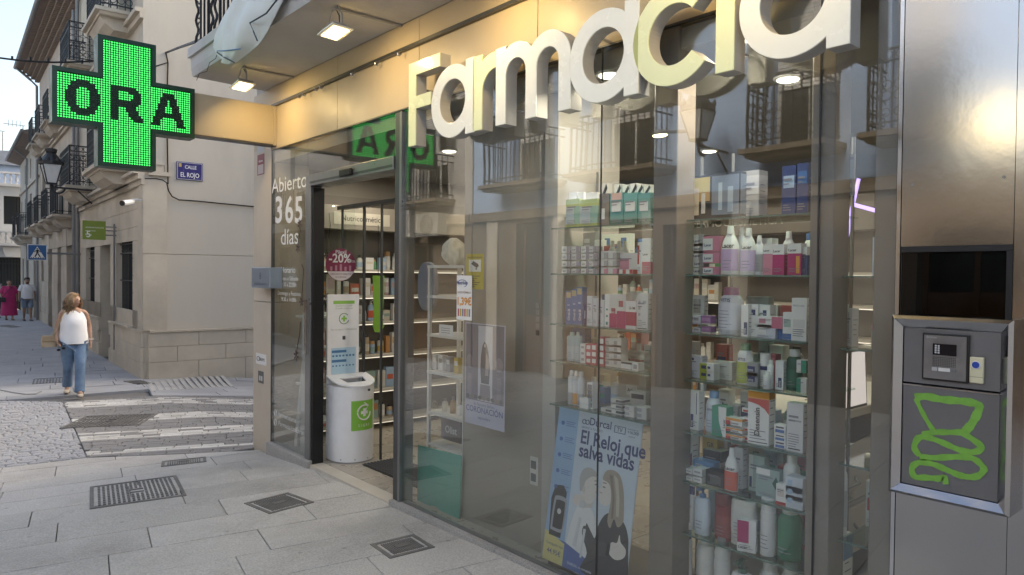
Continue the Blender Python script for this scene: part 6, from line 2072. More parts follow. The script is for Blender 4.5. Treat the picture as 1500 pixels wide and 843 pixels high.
def dtx(s_, size, a, c, col, bold=.01, b=.0045):
    obj('lettering', text(s_, size, dfr(a, b, c), PX, UZ, bold=bold), col, dk)
dtx('-20%', .118, -.01, .022, vin, .02)
dtx('dto.', .042, .125, .024, vin)
dtx('Pilexil', .05, 0, .105, vin)
dtx('DESCUENTO DIRECTO', .021, 0, -.098, P((.2, .05, .1), .5))
dtx('en tu farmacia', .02, 0, -.125, P((.2, .05, .1), .5))
bt = MB(dfr)
for k in range(5):
    a = -.10+.05*k
    bt.box(a-.011, a+.011, .0033, .0046, -.06, -.02+.012*(k % 3))
obj('picture', bt, P((.45, .25, .32), .5), dk, kind='stuff')

# ------------------------------------------------ medicine recycling bin
bc = on_z(516, 672, .0)
bn = thing('medicine_bin', 'white medicine recycling bin with green label and tall back panel at the entrance', 'bin', bc)
m_binw = M('bin_white_enamel', (.76, .77, .80), .35, var=.03, stain=.12, ss=6)
def bfr(a, b, c): return bc+Vector((a, b, c))       # a right (+x), b back (+y), c up
bw2, bh2 = .205, .70
prof = [(bw2*math.cos(R(180+180*k/22)), .02+bw2*1.02*math.sin(R(180+180*k/22))) for k in range(23)] + [(bw2, .13), (-bw2, .13)]
obj('barrel', MB(bfr).prism(prof, .012, bh2, axis='c'), m_binw, bn, smooth=35)
obj('foot', MB(bfr).prism([(x*.97, y*.97) for x, y in prof], .0, .0115, axis='c'), P((.3, .3, .31), .5), bn)
# sloping lid with a drop opening
def lidz(y): return bh2+.004+(.13-y)*-.02+(y+.19)*.22
lv = []; nl = len(prof)
lip = [(x*1.025, y*1.025-.002) for x, y in prof]
hole = [(-.11, .0), (.10, .0), (.12, .10), (-.12, .10)]
lid_v, lid_f = curve_shape([lip, [(-.10, -.085), (.10, -.085), (.125, .04), (-.125, .04)]], .014)
lm = MB()
lm.v = [bfr(v[0], v[1], lidz(v[1])+v[2]+.007) for v in lid_v]; lm.f = lid_f
obj('lid', lm, m_binw, bn)
obj('opening', MB(bfr).box(-.12, .12, -.075, .055, bh2-.06, bh2-.045), P((.02, .02, .022), .7), bn)
ring_ = MB(bfr)
obj('lock', MB(bfr).tube([(.06, -.195, bh2-.03), (.06, -.205, bh2-.03)], .012, n=10), P((.05, .05, .05), .4), bn)
pan = obj('back_panel', MB(bfr).box(-.195, .135, .131, .152, .03, 1.545), m_binw, bn, bevel=.003)
obj('stripe', MB(bfr).box(-.135, .085, .1295, .1308, 1.455, 1.485), P((.25, .50, .10), .5), pan)
gsg = P((.22, .50, .07), .45)
# curved green label with recycling mark
def on_bar(u, z, e=.0):
    th = R(270)+u/bw2
    return bfr((bw2+e)*math.cos(th), .02+(bw2*1.02+e)*math.sin(th), z)
gl2 = MB()
n = 14
u0, u1, za, zb = -.105, .145, .30, .575
vs3 = [tuple(on_bar(u0+(u1-u0)*k/n, zz, .0012)) for zz in (za, zb) for k in range(n+1)]
gl2.add(vs3, [(k, k+1, n+2+k, n+1+k) for k in range(n)])
obj('label', gl2, gsg, bn)
def bar_text(s, size, u, z, bold=0.0):
    m = text(s, size, (0, 0, 0), (1, 0, 0), (0, 0, 1), bold=bold)
    m.v = [on_bar(u+v.x, z+v.z, .0022) for v in m.v]
    return m
obj('lettering', bar_text('S I G R E', .034, .02, .335), wt, bn)
arr = MB()
arr.tube([on_bar(.02+.068*math.cos(R(60+300*k/24)), .465+.068*math.sin(R(60+300*k/24)), .002) for k in range(25)], .008, n=4)
arr.tube([on_bar(.02+.068*math.cos(R(60))+d, .465+.068*math.sin(R(60))+e_, .002) for d, e_ in ((-.035, .03), (.01, .0), (-.02, -.035))], .007, n=4)
obj('arrow_ring', arr, wt, bn, kind='stuff')
cx_ = MB()
for a0, a1, c0, c1 in ((-.014, .014, -.036, .036), (-.036, -.0145, -.014, .014), (.0145, .036, -.014, .014)):
    cx_.add([tuple(on_bar(.02+a, .465+c, .0022)) for a, c in ((a0, c0), (a1, c0), (a1, c1), (a0, c1))], [(0, 1, 2, 3)])
obj('cross', cx_, wt, bn, kind='stuff')
# print on the back panel
PB = .1305
def pf(a, c): return bfr(a, PB, c)
obj('lettering', text('PUNTO SIGRE', .02, pf(-.025, 1.463), PX, UZ, bold=.01), wt, pan)
for z_, s_ in ((1.43, 'Ayúdanos a cuidar'), (1.405, 'el medio ambiente'), (1.205, 'Por tu salud y la del planeta')):
    obj('lettering', text(s_, .024, pf(-.025, z_), PX, UZ), P((.35, .42, .35), .5), pan)
ar2 = MB()
ar2.tube([pf(-.025+.05*math.cos(R(40+300*k/20)), 1.315+.05*math.sin(R(40+300*k/20))) for k in range(21)], .004, n=4)
obj('arrow_ring', ar2, P((.12, .22, .10), .5), pan)
cx2 = MB(bfr).box(-.034, -.016, PB-.002, PB, 1.288, 1.342).box(-.052, -.0345, PB-.002, PB, 1.306, 1.324).box(-.0155, .002, PB-.002, PB, 1.306, 1.324)
obj('cross', cx2, gsg, pan, kind='stuff')
obj('icon', MB(bfr).box(-.04, -.01, PB-.002, PB, 1.115, 1.15), P((.06, .08, .1), .5), pan)
obj('info_sheet', MB(bfr).box(-.155, .10, PB-.0015, PB-.0003, .79, 1.04), P((.42, .60, .74), .5), pan)
inf = MB(bfr)
for z_ in (1.005, .915):
    inf.box(-.15, .0, PB-.0026, PB-.0016, z_-.012, z_+.012)
for k in range(7):
    inf.box(-.145+.035*k, -.125+.035*k, PB-.0026, PB-.0016, .955, .972)
    inf.box(-.145+.035*k, -.13+.035*k, PB-.0026, PB-.0016, .862, .876)
obj('info_print', inf, P((.06, .18, .36), .5), pan, kind='stuff')
for k in range(4):
    p = on_bar(-.2+.13*k, .035, .001)
    obj('rivet', MB().ell(p, .006, .006, .006, n=6, m=4), m_steel2, bn)

# ------------------------------------------------ stickers and papers on the window
def paper(name, label, cat, corners, x, mat, th=.0015):
    """flat sheet given by its photo corners (top-left, top-right, bottom-right, bottom-left) on the plane x"""
    P_ = [on_x(px, py, x) for px, py in corners]
    y0 = (P_[0].y+P_[3].y)/2; y1 = (P_[1].y+P_[2].y)/2
    z1 = (P_[0].z+P_[1].z)/2; z0 = (P_[2].z+P_[3].z)/2
    t = thing(name, label, cat, (x, (y0+y1)/2, z0))
    def fr(u, b, v): return Vector((x-b, y0+(y1-y0)*u, z0+(z1-z0)*v))
    obj('sheet', MB(fr).box(0, 1, -th, 0, 0, 1), mat, t)
    return t, fr, y0-y1, z1-z0
def ptxt(t, fr, s, u, v, size, mat, bold=0.0, align='CENTER', wide=1.0, lift=.0008, shear=0.0):
    obj('lettering', text(s, size, fr(u, lift, v), RY, UZ, bold=bold, align=align, wide=wide, shear=shear), mat, t)
def poly(t, fr, name, pts, mat, b=.0006):
    m = MB(fr).prism(pts, .0002, b)
    return obj(name, m, mat, t)
def blob(cx, cy, rx, ry, n=20, a0=0, a1=360):
    return [(cx+rx*math.cos(R(a0+(a1-a0)*k/n)), cy+ry*math.sin(R(a0+(a1-a0)*k/n))) for k in range(n if a1-a0 == 360 else n+1)]
ink = P((.03, .03, .04), .5)
# price ticket
t, fr, w_, h_ = paper('price_ticket', 'white hanging price ticket with an orange price of 1,39 on the window', 'ticket', ((669, 404), (691, 404), (691, 469), (669, 469)), FX-.002, P((.74, .73, .71), .5))
ptxt(t, fr, '1,39€', .5, .34, w_*.42, P((.70, .28, .02), .5), bold=.03)
ptxt(t, fr, 'NUEVA FÓRMULA', .5, .60, w_*.11, P((.2, .1, .05), .5), bold=.01)
ptxt(t, fr, 'Nutribén', .38, .80, w_*.2, P((.03, .05, .2), .5), bold=.015)
obj('logo_ring', MB().tube([fr(.38+.30*math.cos(R(-60+20*k)), .001, .82+.085*math.sin(R(-60+20*k))) for k in range(13)], .0022, n=4), P((.03, .05, .2), .5), t)
for k in range(6):
    poly(t, fr, 'picture', [(.08+.145*k, .08), (.18+.145*k, .08), (.18+.145*k, .25), (.08+.145*k, .25)], P(((.45, .1, .1), (.5, .35, .05), (.2, .2, .25))[k % 3], .5))
# cctv notice
t, fr, w_, h_ = paper('cctv_notice', 'yellow video surveillance notice with a black camera symbol', 'notice', ((683, 372), (708, 373), (708, 424), (683, 424)), FX+.012, P((.46, .38, .03), .5))
poly(t, fr, 'white_field', [(.16, .5), (.86, .5), (.86, .84), (.16, .84)], P((.66, .66, .62), .5))
poly(t, fr, 'camera_symbol', [(.3, .72), (.62, .60), (.74, .66), (.70, .72), (.42, .80)], ink, .001)
poly(t, fr, 'camera_symbol', [(.55, .56), (.64, .56), (.64, .595), (.55, .595)], ink, .001)
for k in range(6):
    poly(t, fr, 'print_line', [(.1, .06+.06*k), (.1+.7*(.6+.4*((k*7) % 3)/2), .06+.06*k), (.1+.7*(.6+.4*((k*7) % 3)/2), .085+.06*k), (.1, .085+.06*k)], P((.12, .10, .02), .5))
ptxt(t, fr, 'ZONA VIDEOVIGILADA', .5, .88, w_*.085, ink, bold=.01)
# little white tag
t, fr, w_, h_ = paper('white_tag', 'small tilted white tag hanging before the white shelf unit', 'tag', ((641, 478), (662, 474), (665, 488), (645, 497)), FX+.1, P((.7, .7, .7), .5))
for k in range(3):
    poly(t, fr, 'print_line', [(.15, .25+.2*k), (.8, .25+.2*k), (.8, .31+.2*k), (.15, .31+.2*k)], P((.3, .3, .32), .5))
# religious event poster: generic statue between columns
t, fr, w_, h_ = paper('event_poster', 'grey violet event poster headed CORONACIÓN on the column', 'poster', ((682, 473), (739, 477), (740, 633), (681, 619)), FX+.012, P((.46, .46, .56), .5))
poly(t, fr, 'picture_field', [(.02, .24), (.98, .24), (.98, .99), (.02, .99)], P((.19, .17, .21), .6))
poly(t, fr, 'bright_niche', [(.34, .25), (.70, .25), (.70, .98), (.34, .98)], P((.55, .55, .60), .6), .0009)
for u in (.12, .86):
    poly(t, fr, 'medallion', blob(u, .62, .09, .07), P((.28, .26, .29), .6), .0009)
    poly(t, fr, 'pillar', [(u-.05, .26), (u+.05, .26), (u+.05, .50), (u-.05, .50)], P((.25, .23, .26), .6), .0009)
poly(t, fr, 'figure', [(.42, .42), (.62, .42), (.64, .58), (.60, .72), (.56, .80), (.50, .83), (.45, .79), (.41, .68), (.40, .55)], P((.13, .12, .14), .6), .0012)
poly(t, fr, 'figure_face', blob(.51, .79, .025, .018), P((.5, .45, .42), .6), .0015)
poly(t, fr, 'figure_mantle', [(.52, .5), (.60, .5), (.62, .66), (.55, .72)], P((.34, .30, .30), .6), .0015)
poly(t, fr, 'altar', [(.38, .26), (.66, .26), (.64, .41), (.40, .41)], P((.24, .22, .24), .6), .0012)
for k in range(9):
    poly(t, fr, 'crowd', blob(.08+.105*k, .275, .05, .022, 8), P(((.10, .09, .1), (.2, .17, .17), (.13, .12, .14))[k % 3], .6), .0014+.00005*k)
ptxt(t, fr, 'CORONACIÓN', .5, .125, w_*.135, P((.05, .09, .25), .5), bold=.006)
ptxt(t, fr, 'de Nuestra Señora', .5, .195, w_*.07, P((.08, .12, .28), .5))
ptxt(t, fr, 'septiembre', .5, .065, w_*.07, P((.08, .12, .28), .5))

# ------------------------------------------------ watch poster leaning behind the glass
kt = _ray(820, 596); kb_ = _ray(793, 828)
xt = 3.045
yL = xt*kt.y/kt.x
xbm = yL*kb_.x/kb_.y
Pt = on_x(820, 596, xt); Pb = on_x(793, 828, xbm)
upv = (Pt-Pb).normalized()
yR = on_x(942, 628, xt).y
Wp = yL-yR
Pb0 = Pb-upv*((Pb.z-.06)/upv.z)
Hp = (Pt-Pb0).length
nrm = RY.cross(upv)
po = thing('watch_poster', 'large blue white poster of an embracing couple and a smart watch', 'poster', Pb0+RY*(Wp/2))
def wf(u, b, v): return Pb0+RY*(Wp*u)+upv*(Hp*v)+nrm*b
obj('sheet', MB(wf).box(0, 1, -.004, 0, 0, 1), P((.50, .58, .67), .45), po)
def soft(pts):
    if len(pts) < 7 or len(pts) > 18:
        return pts
    n = len(pts); out = []
    for i in range(n):
        p0, p1, p2, p3 = pts[i-1], pts[i], pts[(i+1) % n], pts[(i+2) % n]
        for j in range(4):
            t = j/4
            out.append(tuple(.5*(2*p1[q]+(-p0[q]+p2[q])*t+(2*p0[q]-5*p1[q]+4*p2[q]-p3[q])*t*t+(-p0[q]+3*p1[q]-3*p2[q]+p3[q])*t**3) for q in range(2)))
    return out
def wp_(name, pts, col, b):
    pts = soft(pts)
    return obj(name, MB(wf).prism(pts, .0002, b), P(col, .5), po)
def wt_(s, u, v, size, col, bold=0.0, align='LEFT', wide=1.0):
    return obj('lettering', text(s, size, wf(u, .0012, v), RY, upv, bold=bold, align=align, wide=wide), P(col, .5), po)
wp_('side_strip', [(.0, .0), (.26, .0), (.26, 1), (.0, 1)], (.25, .40, .60), .0005)
wp_('foot_band', [(.0, .0), (1, .0), (1, .02), (.262, .155), (.0, .155)], (.08, .14, .36), .0008)
wp_('yellow_corner', [(.0, .0), (.26, .0), (.26, .14), (.0, .19)], (.55, .50, .22), .001)
NV_ = (.02, .035, .14)
wt_('Durcal', .40, .925, .062, NV_, .012)
wt_('SIEMPRE A TU LADO', .31, .895, .018, NV_)
obj('logo_ring', MB().tube([wf(.335+.022*math.cos(R(30*k)), .001, .938+.014*math.sin(R(30*k))) for k in range(12)], .0025, n=4, closed=True), P(NV_, .5), po)
obj('logo_ring', MB().tube([wf(.375+.022*math.cos(R(30*k)), .001, .938+.014*math.sin(R(30*k))) for k in range(12)], .0025, n=4, closed=True), P(NV_, .5), po)
tv = MB()
for a, b in (((.70, .915), (.82, .915)), ((.82, .915), (.82, .955)), ((.82, .955), (.70, .955)), ((.70, .955), (.70, .915))):
    tv.tube([wf(*[a[0], .001, a[1]]), wf(b[0], .001, b[1])], .002, n=4)
obj('tv_icon', tv, P(NV_, .5), po, kind='stuff')
wt_('TV', .725, .922, .034, NV_, .012)
wt_('+16.000', .845, .925, .024, NV_, .01)
wt_('anunciado en', .845, .948, .014, NV_)
wt_('usuarios', .86, .905, .014, NV_)
wt_('El Reloj que', .31, .80, .108, NV_, .022, wide=.92)
wt_('salva vidas', .31, .715, .108, NV_, .022, wide=.92)
for k in range(5):
    v = .90-.105*k
    wp_('icon', blob(.07, v, .022, .014, 10), (.05, .12, .34), .0012)
    for j in range(3):
        wp_('print_line', [(.115, v+.012-.013*j), (.235-.02*(j % 2), v+.012-.013*j), (.235-.02*(j % 2), v+.017-.013*j), (.115, v+.017-.013*j)], (.10, .17, .36), .0009)
# watch
wp_('watch_strap', [(.05, .165), (.20, .165), (.22, .46), (.17, .50), (.07, .49), (.03, .40)], (.025, .027, .035), .0012)
wp_('watch_case', [(.06, .22), (.08, .20), (.20, .20), (.225, .23), (.235, .39), (.21, .425), (.10, .425), (.07, .39)], (.30, .32, .36), .0016)
wp_('watch_face', [(.085, .235), (.10, .22), (.19, .22), (.21, .245), (.215, .375), (.20, .40), (.115, .40), (.095, .375)], (.012, .013, .02), .002)
wp_('watch_mark', blob(.15, .33, .025, .018, 12), (.55, .56, .6), .0023)
# couple: he is grey haired on the left, she has long fair hair and a dark jumper
wp_('man_shirt', [(.27, .02), (.62, .02), (.66, .20), (.60, .34), (.52, .42), (.42, .44), (.34, .36), (.29, .20)], (.66, .68, .70), .0007)
wp_('man_neck', [(.40, .40), (.54, .42), (.56, .50), (.44, .52)], (.52, .50, .48), .0009)
wp_('man_head', [(.40, .48), (.46, .44), (.53, .45), (.565, .49), (.575, .53), (.60, .545), (.575, .56), (.57, .60), (.53, .635), (.45, .64), (.39, .60), (.38, .53)], (.64, .61, .58), .0011)
wp_('man_hair', [(.365, .54), (.38, .50), (.42, .52), (.43, .57), (.50, .61), (.55, .615), (.54, .645), (.46, .66), (.39, .64), (.36, .59)], (.40, .39, .38), .0014)
wp_('woman_jumper', [(.50, .02), (.97, .02), (.985, .25), (.95, .36), (.86, .42), (.72, .42), (.64, .34), (.60, .24), (.48, .30), (.46, .24), (.54, .14)], (.05, .05, .06), .0016)
wp_('woman_face', [(.60, .50), (.63, .47), (.70, .46), (.75, .50), (.76, .58), (.72, .63), (.66, .635), (.625, .60), (.625, .565), (.60, .55), (.612, .53)], (.66, .63, .60), .0018)
wp_('woman_hair', [(.63, .615), (.66, .67), (.74, .685), (.82, .66), (.87, .58), (.895, .48), (.90, .40), (.85, .36), (.80, .40), (.77, .34), (.73, .38), (.745, .48), (.735, .56), (.70, .60)], (.34, .29, .24), .0021)
wp_('hair_strand', [(.75, .66), (.80, .64), (.84, .52), (.85, .42), (.82, .42), (.80, .54)], (.52, .46, .38), .0024)
wp_('hair_strand', [(.70, .655), (.74, .65), (.785, .52), (.79, .40), (.77, .40), (.76, .52)], (.22, .18, .15), .0024)
wp_('woman_hand', [(.78, .20), (.86, .17), (.95, .20), (.96, .25), (.90, .28), (.88, .32), (.86, .27), (.80, .26)], (.64, .61, .58), .0024)
wp_('woman_watch', [(.75, .17), (.79, .18), (.795, .25), (.76, .25)], (.02, .02, .03), .0027)
wp_('man_hand', [(.30, .42), (.35, .40), (.43, .44), (.44, .47), (.36, .48), (.31, .46)], (.60, .57, .54), .0018)
wp_('woman_arm', [(.46, .24), (.60, .14), (.76, .17), (.77, .245), (.62, .235), (.50, .32)], (.07, .07, .08), .0023)
for pts_, c_ in (([(.545, .565), (.575, .565), (.575, .572), (.545, .572)], (.2, .18, .17)), ([(.535, .585), (.575, .59), (.575, .596), (.535, .592)], (.28, .26, .25)), ([(.56, .52), (.59, .522), (.585, .53), (.56, .528)], (.45, .36, .34)),
                 ([(.64, .565), (.67, .565), (.67, .573), (.64, .573)], (.18, .16, .15)), ([(.635, .59), (.68, .592), (.68, .598), (.64, .598)], (.25, .22, .2)), ([(.612, .528), (.64, .525), (.64, .533), (.612, .535)], (.5, .3, .3)),
                 ([(.405, .50), (.43, .49), (.435, .53), (.41, .54)], (.55, .52, .5)), ([(.40, .45), (.47, .43), (.44, .40), (.38, .40)], (.5, .52, .55)), ([(.36, .15), (.40, .15), (.43, .34), (.40, .34)], (.55, .58, .62)), ([(.46, .10), (.48, .10), (.50, .28), (.47, .28)], (.56, .59, .62))):
    wp_('shading', pts_, c_, .0029)
wt_('Consíguelo aquí', .03, .105, .022, (.1, .1, .2), .008)
wt_('44,95€', .05, .05, .04, (.1, .1, .2), .012)
wt_('DURCAL, tu compañía', .32, .03, .02, (.6, .65, .75), .006)

# ------------------------------------------------ night hatch box
hx = FX-.004
nb = thing('night_hatch', 'steel framed night service hatch with intercom and green graffiti', 'hatch', (hx, .874, .958))
Y0, Y1, Z0, Z1 = .683, 1.064, .958, 1.615
hfr = lambda a, b, c: Vector((hx-b, Y1-a, Z0+c))
Wb, Hb = Y1-Y0, Z1-Z0
fr_m = MB(hfr)
o_ = [(0, 0), (Wb, 0), (Wb, Hb), (0, Hb)]
i_ = [(.036, .036), (Wb-.036, .036), (Wb-.036, Hb-.042), (.036, Hb-.042)]
mid_ = [(.012, .012), (Wb-.012, .012), (Wb-.012, Hb-.012), (.012, Hb-.012)]
lay = [(o_, .0), (o_, .075), (mid_, .088), (i_, .066), (i_, .04)]
vv = [(p[0], b, p[1]) for L_, b in lay for p in L_]
ff = [(4*k+i, 4*k+(i+1) % 4, 4*k+4+(i+1) % 4, 4*k+4+i) for k in range(4) for i in range(4)]
fr_m.add(vv, ff)
obj('frame', fr_m, M('hatch_frame_steel', (.42, .43, .46), .17, metal=1.0, var=.03), nb)
m_hp = M('hatch_panel_grey', (.20, .20, .21), .42, metal=.65, var=.05, vs_=4)
zs_ = 1.367-Z0
obj('upper_panel', MB(hfr).box(.038, Wb-.038, .04, .062, zs_+.003, Hb-.044), m_hp, nb, bevel=.002)
lo_p = obj('lower_panel', MB(hfr).box(.038, Wb-.038, .04, .062, .038, zs_-.003), m_hp, nb, bevel=.002)
edge = P((.6, .6, .62), .25, metal=1.0)
obj('panel_edge', MB(hfr).box(.038, Wb-.038, .0622, .0645, zs_-.007, zs_-.0035), edge, nb)
# intercom
ic = obj('intercom_frame', MB(hfr).box(.104, .252, .0622, .074, .430, .598), P((.012, .012, .013), .35), nb, bevel=.003)
obj('intercom_plate', MB(hfr).box(.111, .245, .0742, .077, .437, .591), M('intercom_plate_grey', (.24, .24, .25), .35, metal=.7, stain=.35, ss=12, stain_col=(.4, .39, .37)), ic)
obj('screen', MB(hfr).box(.140, .215, .0772, .0785, .522, .562), P((.006, .007, .012), .12), ic)
ky = MB(hfr)
for i in range(2):
    for j in range(4):
        ky.box(.147+.009*i, .153+.009*i, .0786, .0795, .5275+.008*j, .5335+.008*j)
obj('keys', ky, P((.5, .5, .52), .4), ic, kind='stuff')
sp_ = MB(hfr)
for i in range(13):
    for j in range(6):
        sp_.box(.1405+.0058*i, .1435+.0058*i, .0772, .0777, .483+.0058*j, .486+.0058*j)
obj('speaker_holes', sp_, P((.02, .02, .02), .6), ic, kind='stuff')
obj('button', MB(hfr).box(.139, .156, .0772, .080, .4655, .4775), P((.45, .45, .46), .4), ic)
obj('button', MB(hfr).box(.160, .196, .0772, .080, .4655, .4775), P((.62, .62, .60), .4), ic)
obj('button', MB(hfr).box(.200, .215, .0772, .080, .4655, .4775), P((.18, .18, .19), .4), ic)
obj('lettering', text('fermax', .012, hfr(.118, .0772, .580), RY, UZ, align='LEFT', shear=.2), P((.5, .5, .5), .4), ic)
# door bell
db = thing('door_bell', 'cream stick-on door bell with a blue button beside the intercom', 'bell', hfr(.275, .062, .435))
crm = P((.62, .58, .40), .4)
obj('casing', MB(hfr).box(.2545, .297, .0622, .076, .435, .525), crm, db, bevel=.004)
obj('groove', MB(hfr).box(.2548, .2967, .0761, .0765, .456, .458), P((.3, .28, .2), .5), db)
bcn = hfr(.274, .0762, .498)
obj('button_ring', MB().tube([(bcn.x-.001, bcn.y+.013*math.cos(R(20*k)), bcn.z+.013*math.sin(R(20*k))) for k in range(18)], .002, n=5, closed=True), P((.7, .7, .7), .3), db)
obj('button', MB().prism([(bcn.y+.011*math.cos(R(20*k)), bcn.z+.011*math.sin(R(20*k))) for k in range(18)], bcn.x-.003, bcn.x, axis='a'), P((.02, .07, .38), .3), db)
# graffiti strokes on the lower panel
def g2(zx, zy):   # point on the panel seen in the photo
    p = on_x(1260+zx*.6917, 260+zy*.6917, hx-.0622)
    return p.y, p.z
def ribbon(pts, w, x):
    m = MB(); n = len(pts); L_ = []; R_ = []
    for i, p in enumerate(pts):
        a = Vector(pts[max(i-1, 0)]); b = Vector(pts[min(i+1, n-1)])
        d = (b-a).normalized(); nn = Vector((-d.y, d.x))
        ww = w*(1+.12*math.sin(i*1.1)+.06*math.sin(i*3.1))
        L_.append(Vector(p)+nn*ww/2); R_.append(Vector(p)-nn*ww/2)
    pts2 = [tuple(q) for q in L_]+[tuple(q) for q in reversed(R_)]
    vs_ = [(x, q.x, q.y) for q in L_]+[(x, q.x, q.y) for q in R_]+[(x+.0006, q.x, q.y) for q in L_]+[(x+.0006, q.x, q.y) for q in R_]
    fs_ = [(i, i+1, n+i+1, n+i) for i in range(n-1)]+[(2*n+i, 2*n+i+1, 3*n+i+1, 3*n+i) for i in range(n-1)]+[(i, i+1, 2*n+i+1, 2*n+i) for i in range(n-1)]+[(n+i, n+i+1, 3*n+i+1, 3*n+i) for i in range(n-1)]
    return m.add(vs_, fs_)
def smooth_path(pts, k=5):
    out = []
    P4 = [pts[0]]+pts+[pts[-1]]
    for i in range(1, len(P4)-2):
        p0, p1, p2, p3 = P4[i-1:i+3]
        for j in range(k):
            t = j/k
            out.append(tuple(.5*((2*p1[q])+(-p0[q]+p2[q])*t+(2*p0[q]-5*p1[q]+4*p2[q]-p3[q])*t*t+(-p0[q]+3*p1[q]-3*p2[q]+p3[q])*t**3) for q in range(2)))
    return out+[pts[-1]]
m_gr = M('green_spray_paint', (.17, .40, .06), .5, var=.12, vs_=30)
for k, (pts, w_) in enumerate((([(116, 466), (140, 464), (170, 470), (205, 473), (240, 478), (252, 486), (246, 505), (232, 528), (214, 545)], .026),
                 ([(118, 468), (128, 490), (142, 516), (158, 540)], .016),
                 ([(132, 545), (160, 540), (190, 540), (220, 540)], .02),
                 ([(216, 540), (240, 556), (258, 572), (240, 582), (210, 577), (175, 562), (145, 551), (124, 552), (115, 572), (126, 590)], .021),
                 ([(126, 592), (160, 594), (200, 592), (235, 594), (254, 606), (262, 620), (245, 634), (215, 632), (180, 618), (150, 606), (124, 604), (110, 616), (116, 634), (140, 636), (165, 638), (178, 636), (182, 650)], .021))):
    obj('graffiti_stroke', ribbon(smooth_path([g2(*p) for p in pts]), w_, hx-.0626-.0003*k-.0006), m_gr, lo_p)

# ------------------------------------------------ fittings on the pilaster
pq = MB()
p0, p1 = on_x(362, 392, 2.74), on_x(395, 423, 2.74)
pqt = thing('name_plaque', 'small blue grey metal plaque projecting from the pilaster', 'plaque', (2.8, (p0.y+p1.y)/2, p1.z))
obj('casing', MB().box(2.74, FX, p1.y+.0, p0.y-.12, p1.z, p0.z), M('plaque_steel', (.30, .36, .44), .35, metal=.6, var=.05), pqt, bevel=.006)
obj('emblem', text('8', .10, (2.739, (p0.y+p1.y)/2-.06, p0.z-.12), RY, UZ, bold=-.01), P((.06, .08, .12), .4), pqt)
obj('lettering', text('COLEGIO DE FARMACIA', .03, (2.739, (p0.y+p1.y)/2-.06, p1.z+.03), RY, UZ), P((.06, .08, .12), .4), pqt)
def stick(label, c, mat, bits=()):
    t, fr, w_, h_ = paper('sticker', label, 'sticker', c, FX-.0025, mat)
    for b in bits:
        poly(t, fr, 'print', b[0], P(b[1], .5))
    return t, fr, w_, h_
t, fr, w_, h_ = stick('white notice sticker low on the pilaster', ((375, 518), (390, 519), (390, 535), (375, 534)), P((.70, .69, .68), .5), ())
ptxt(t, fr, 'GRUPO', .6, .35, w_*.16, ink, bold=.02)
obj('ring', MB().tube([fr(.24+.14*math.cos(R(30*k)), .001, .5+.2*math.sin(R(30*k))) for k in range(12)], .003, n=4, closed=True), ink, t)
t, fr, w_, h_ = stick('small grey socket cover below the white notice', ((378, 544), (386, 544), (386, 562), (378, 561)), P((.10, .10, .10), .5), (([(.2, .2), (.45, .2), (.45, .6), (.2, .6)], (.5, .5, .5)), ([(.55, .2), (.8, .2), (.8, .6), (.55, .6)], (.5, .5, .5))))
t, fr, w_, h_ = stick('maroon alarm sticker near the top of the pilaster', ((377, 226), (387, 227), (387, 257), (377, 256)), P((.24, .05, .07), .5), (([(.1, .05), (.9, .05), (.9, .5), (.1, .5)], (.5, .42, .42)),))
ptxt(t, fr, 'Alarma', .5, .62, w_*.2, wt, bold=.01)
t, fr, w_, h_ = stick('pale sticker above the maroon alarm sticker', ((377, 213), (387, 214), (387, 224), (377, 224)), P((.45, .48, .50), .5), ())
# column of tiny tags on the brown window column
for k in range(5):
    c = on_x(787, 448+10*k, FX+.185)
    o = obj('small_tag', MB().box(c.x, c.x+.004, c.y-.014, c.y+.014, c.z-.016, c.z+.016), P((.40, .36, .32) if k < 4 else (.08, .08, .08), .5), label='tiny paper tag in the upright row on the column, %s from the top' % ordn[k], cat='tag', group='tags on the column')
# shop things reflected or seen in the hatch window: dark roll of paper
# ================================================================ PEOPLE
def skin_obj(name, verts, edges, radii, mat, parent, sub=2, root=0):
    me = bpy.data.meshes.new(name)
    me.from_pydata(verts, edges, [])
    me.materials.append(mat)
    o = bpy.data.objects.new(name, me)
    COL.objects.link(o)
    o.parent = parent
    WO[o] = WO[parent]
    md = o.modifiers.new('skin', 'SKIN')
    md.use_smooth_shade = True
    sv = me.skin_vertices[0].data
    for i, r in enumerate(radii):
        sv[i].radius = (r, r) if not isinstance(r, tuple) else r
        sv[i].use_root = (i == root)
    sb = o.modifiers.new('sub', 'SUBSURF')
    sb.levels = sub; sb.render_levels = sub
    return o
def ell_ring(cx, cy, z, rx, ry, n=24, wob=0.0, ph=0.0):
    return [(cx+(rx*(1+wob*math.sin(7*2*math.pi*k/n+ph)))*math.cos(2*math.pi*k/n), cy+(ry*(1+wob*math.sin(5*2*math.pi*k/n+ph)))*math.sin(2*math.pi*k/n), z) for k in range(n)]
class Fig:
    """skeleton with one continuous skin: +x is the figure's left, -y is forward"""
    def __init__(s): s.v = []; s.e = []; s.r = []
    def p(s, co, r, link=None):
        s.v.append(co); s.r.append(r)
        if link is not None: s.e.append((link, len(s.v)-1))
        return len(s.v)-1
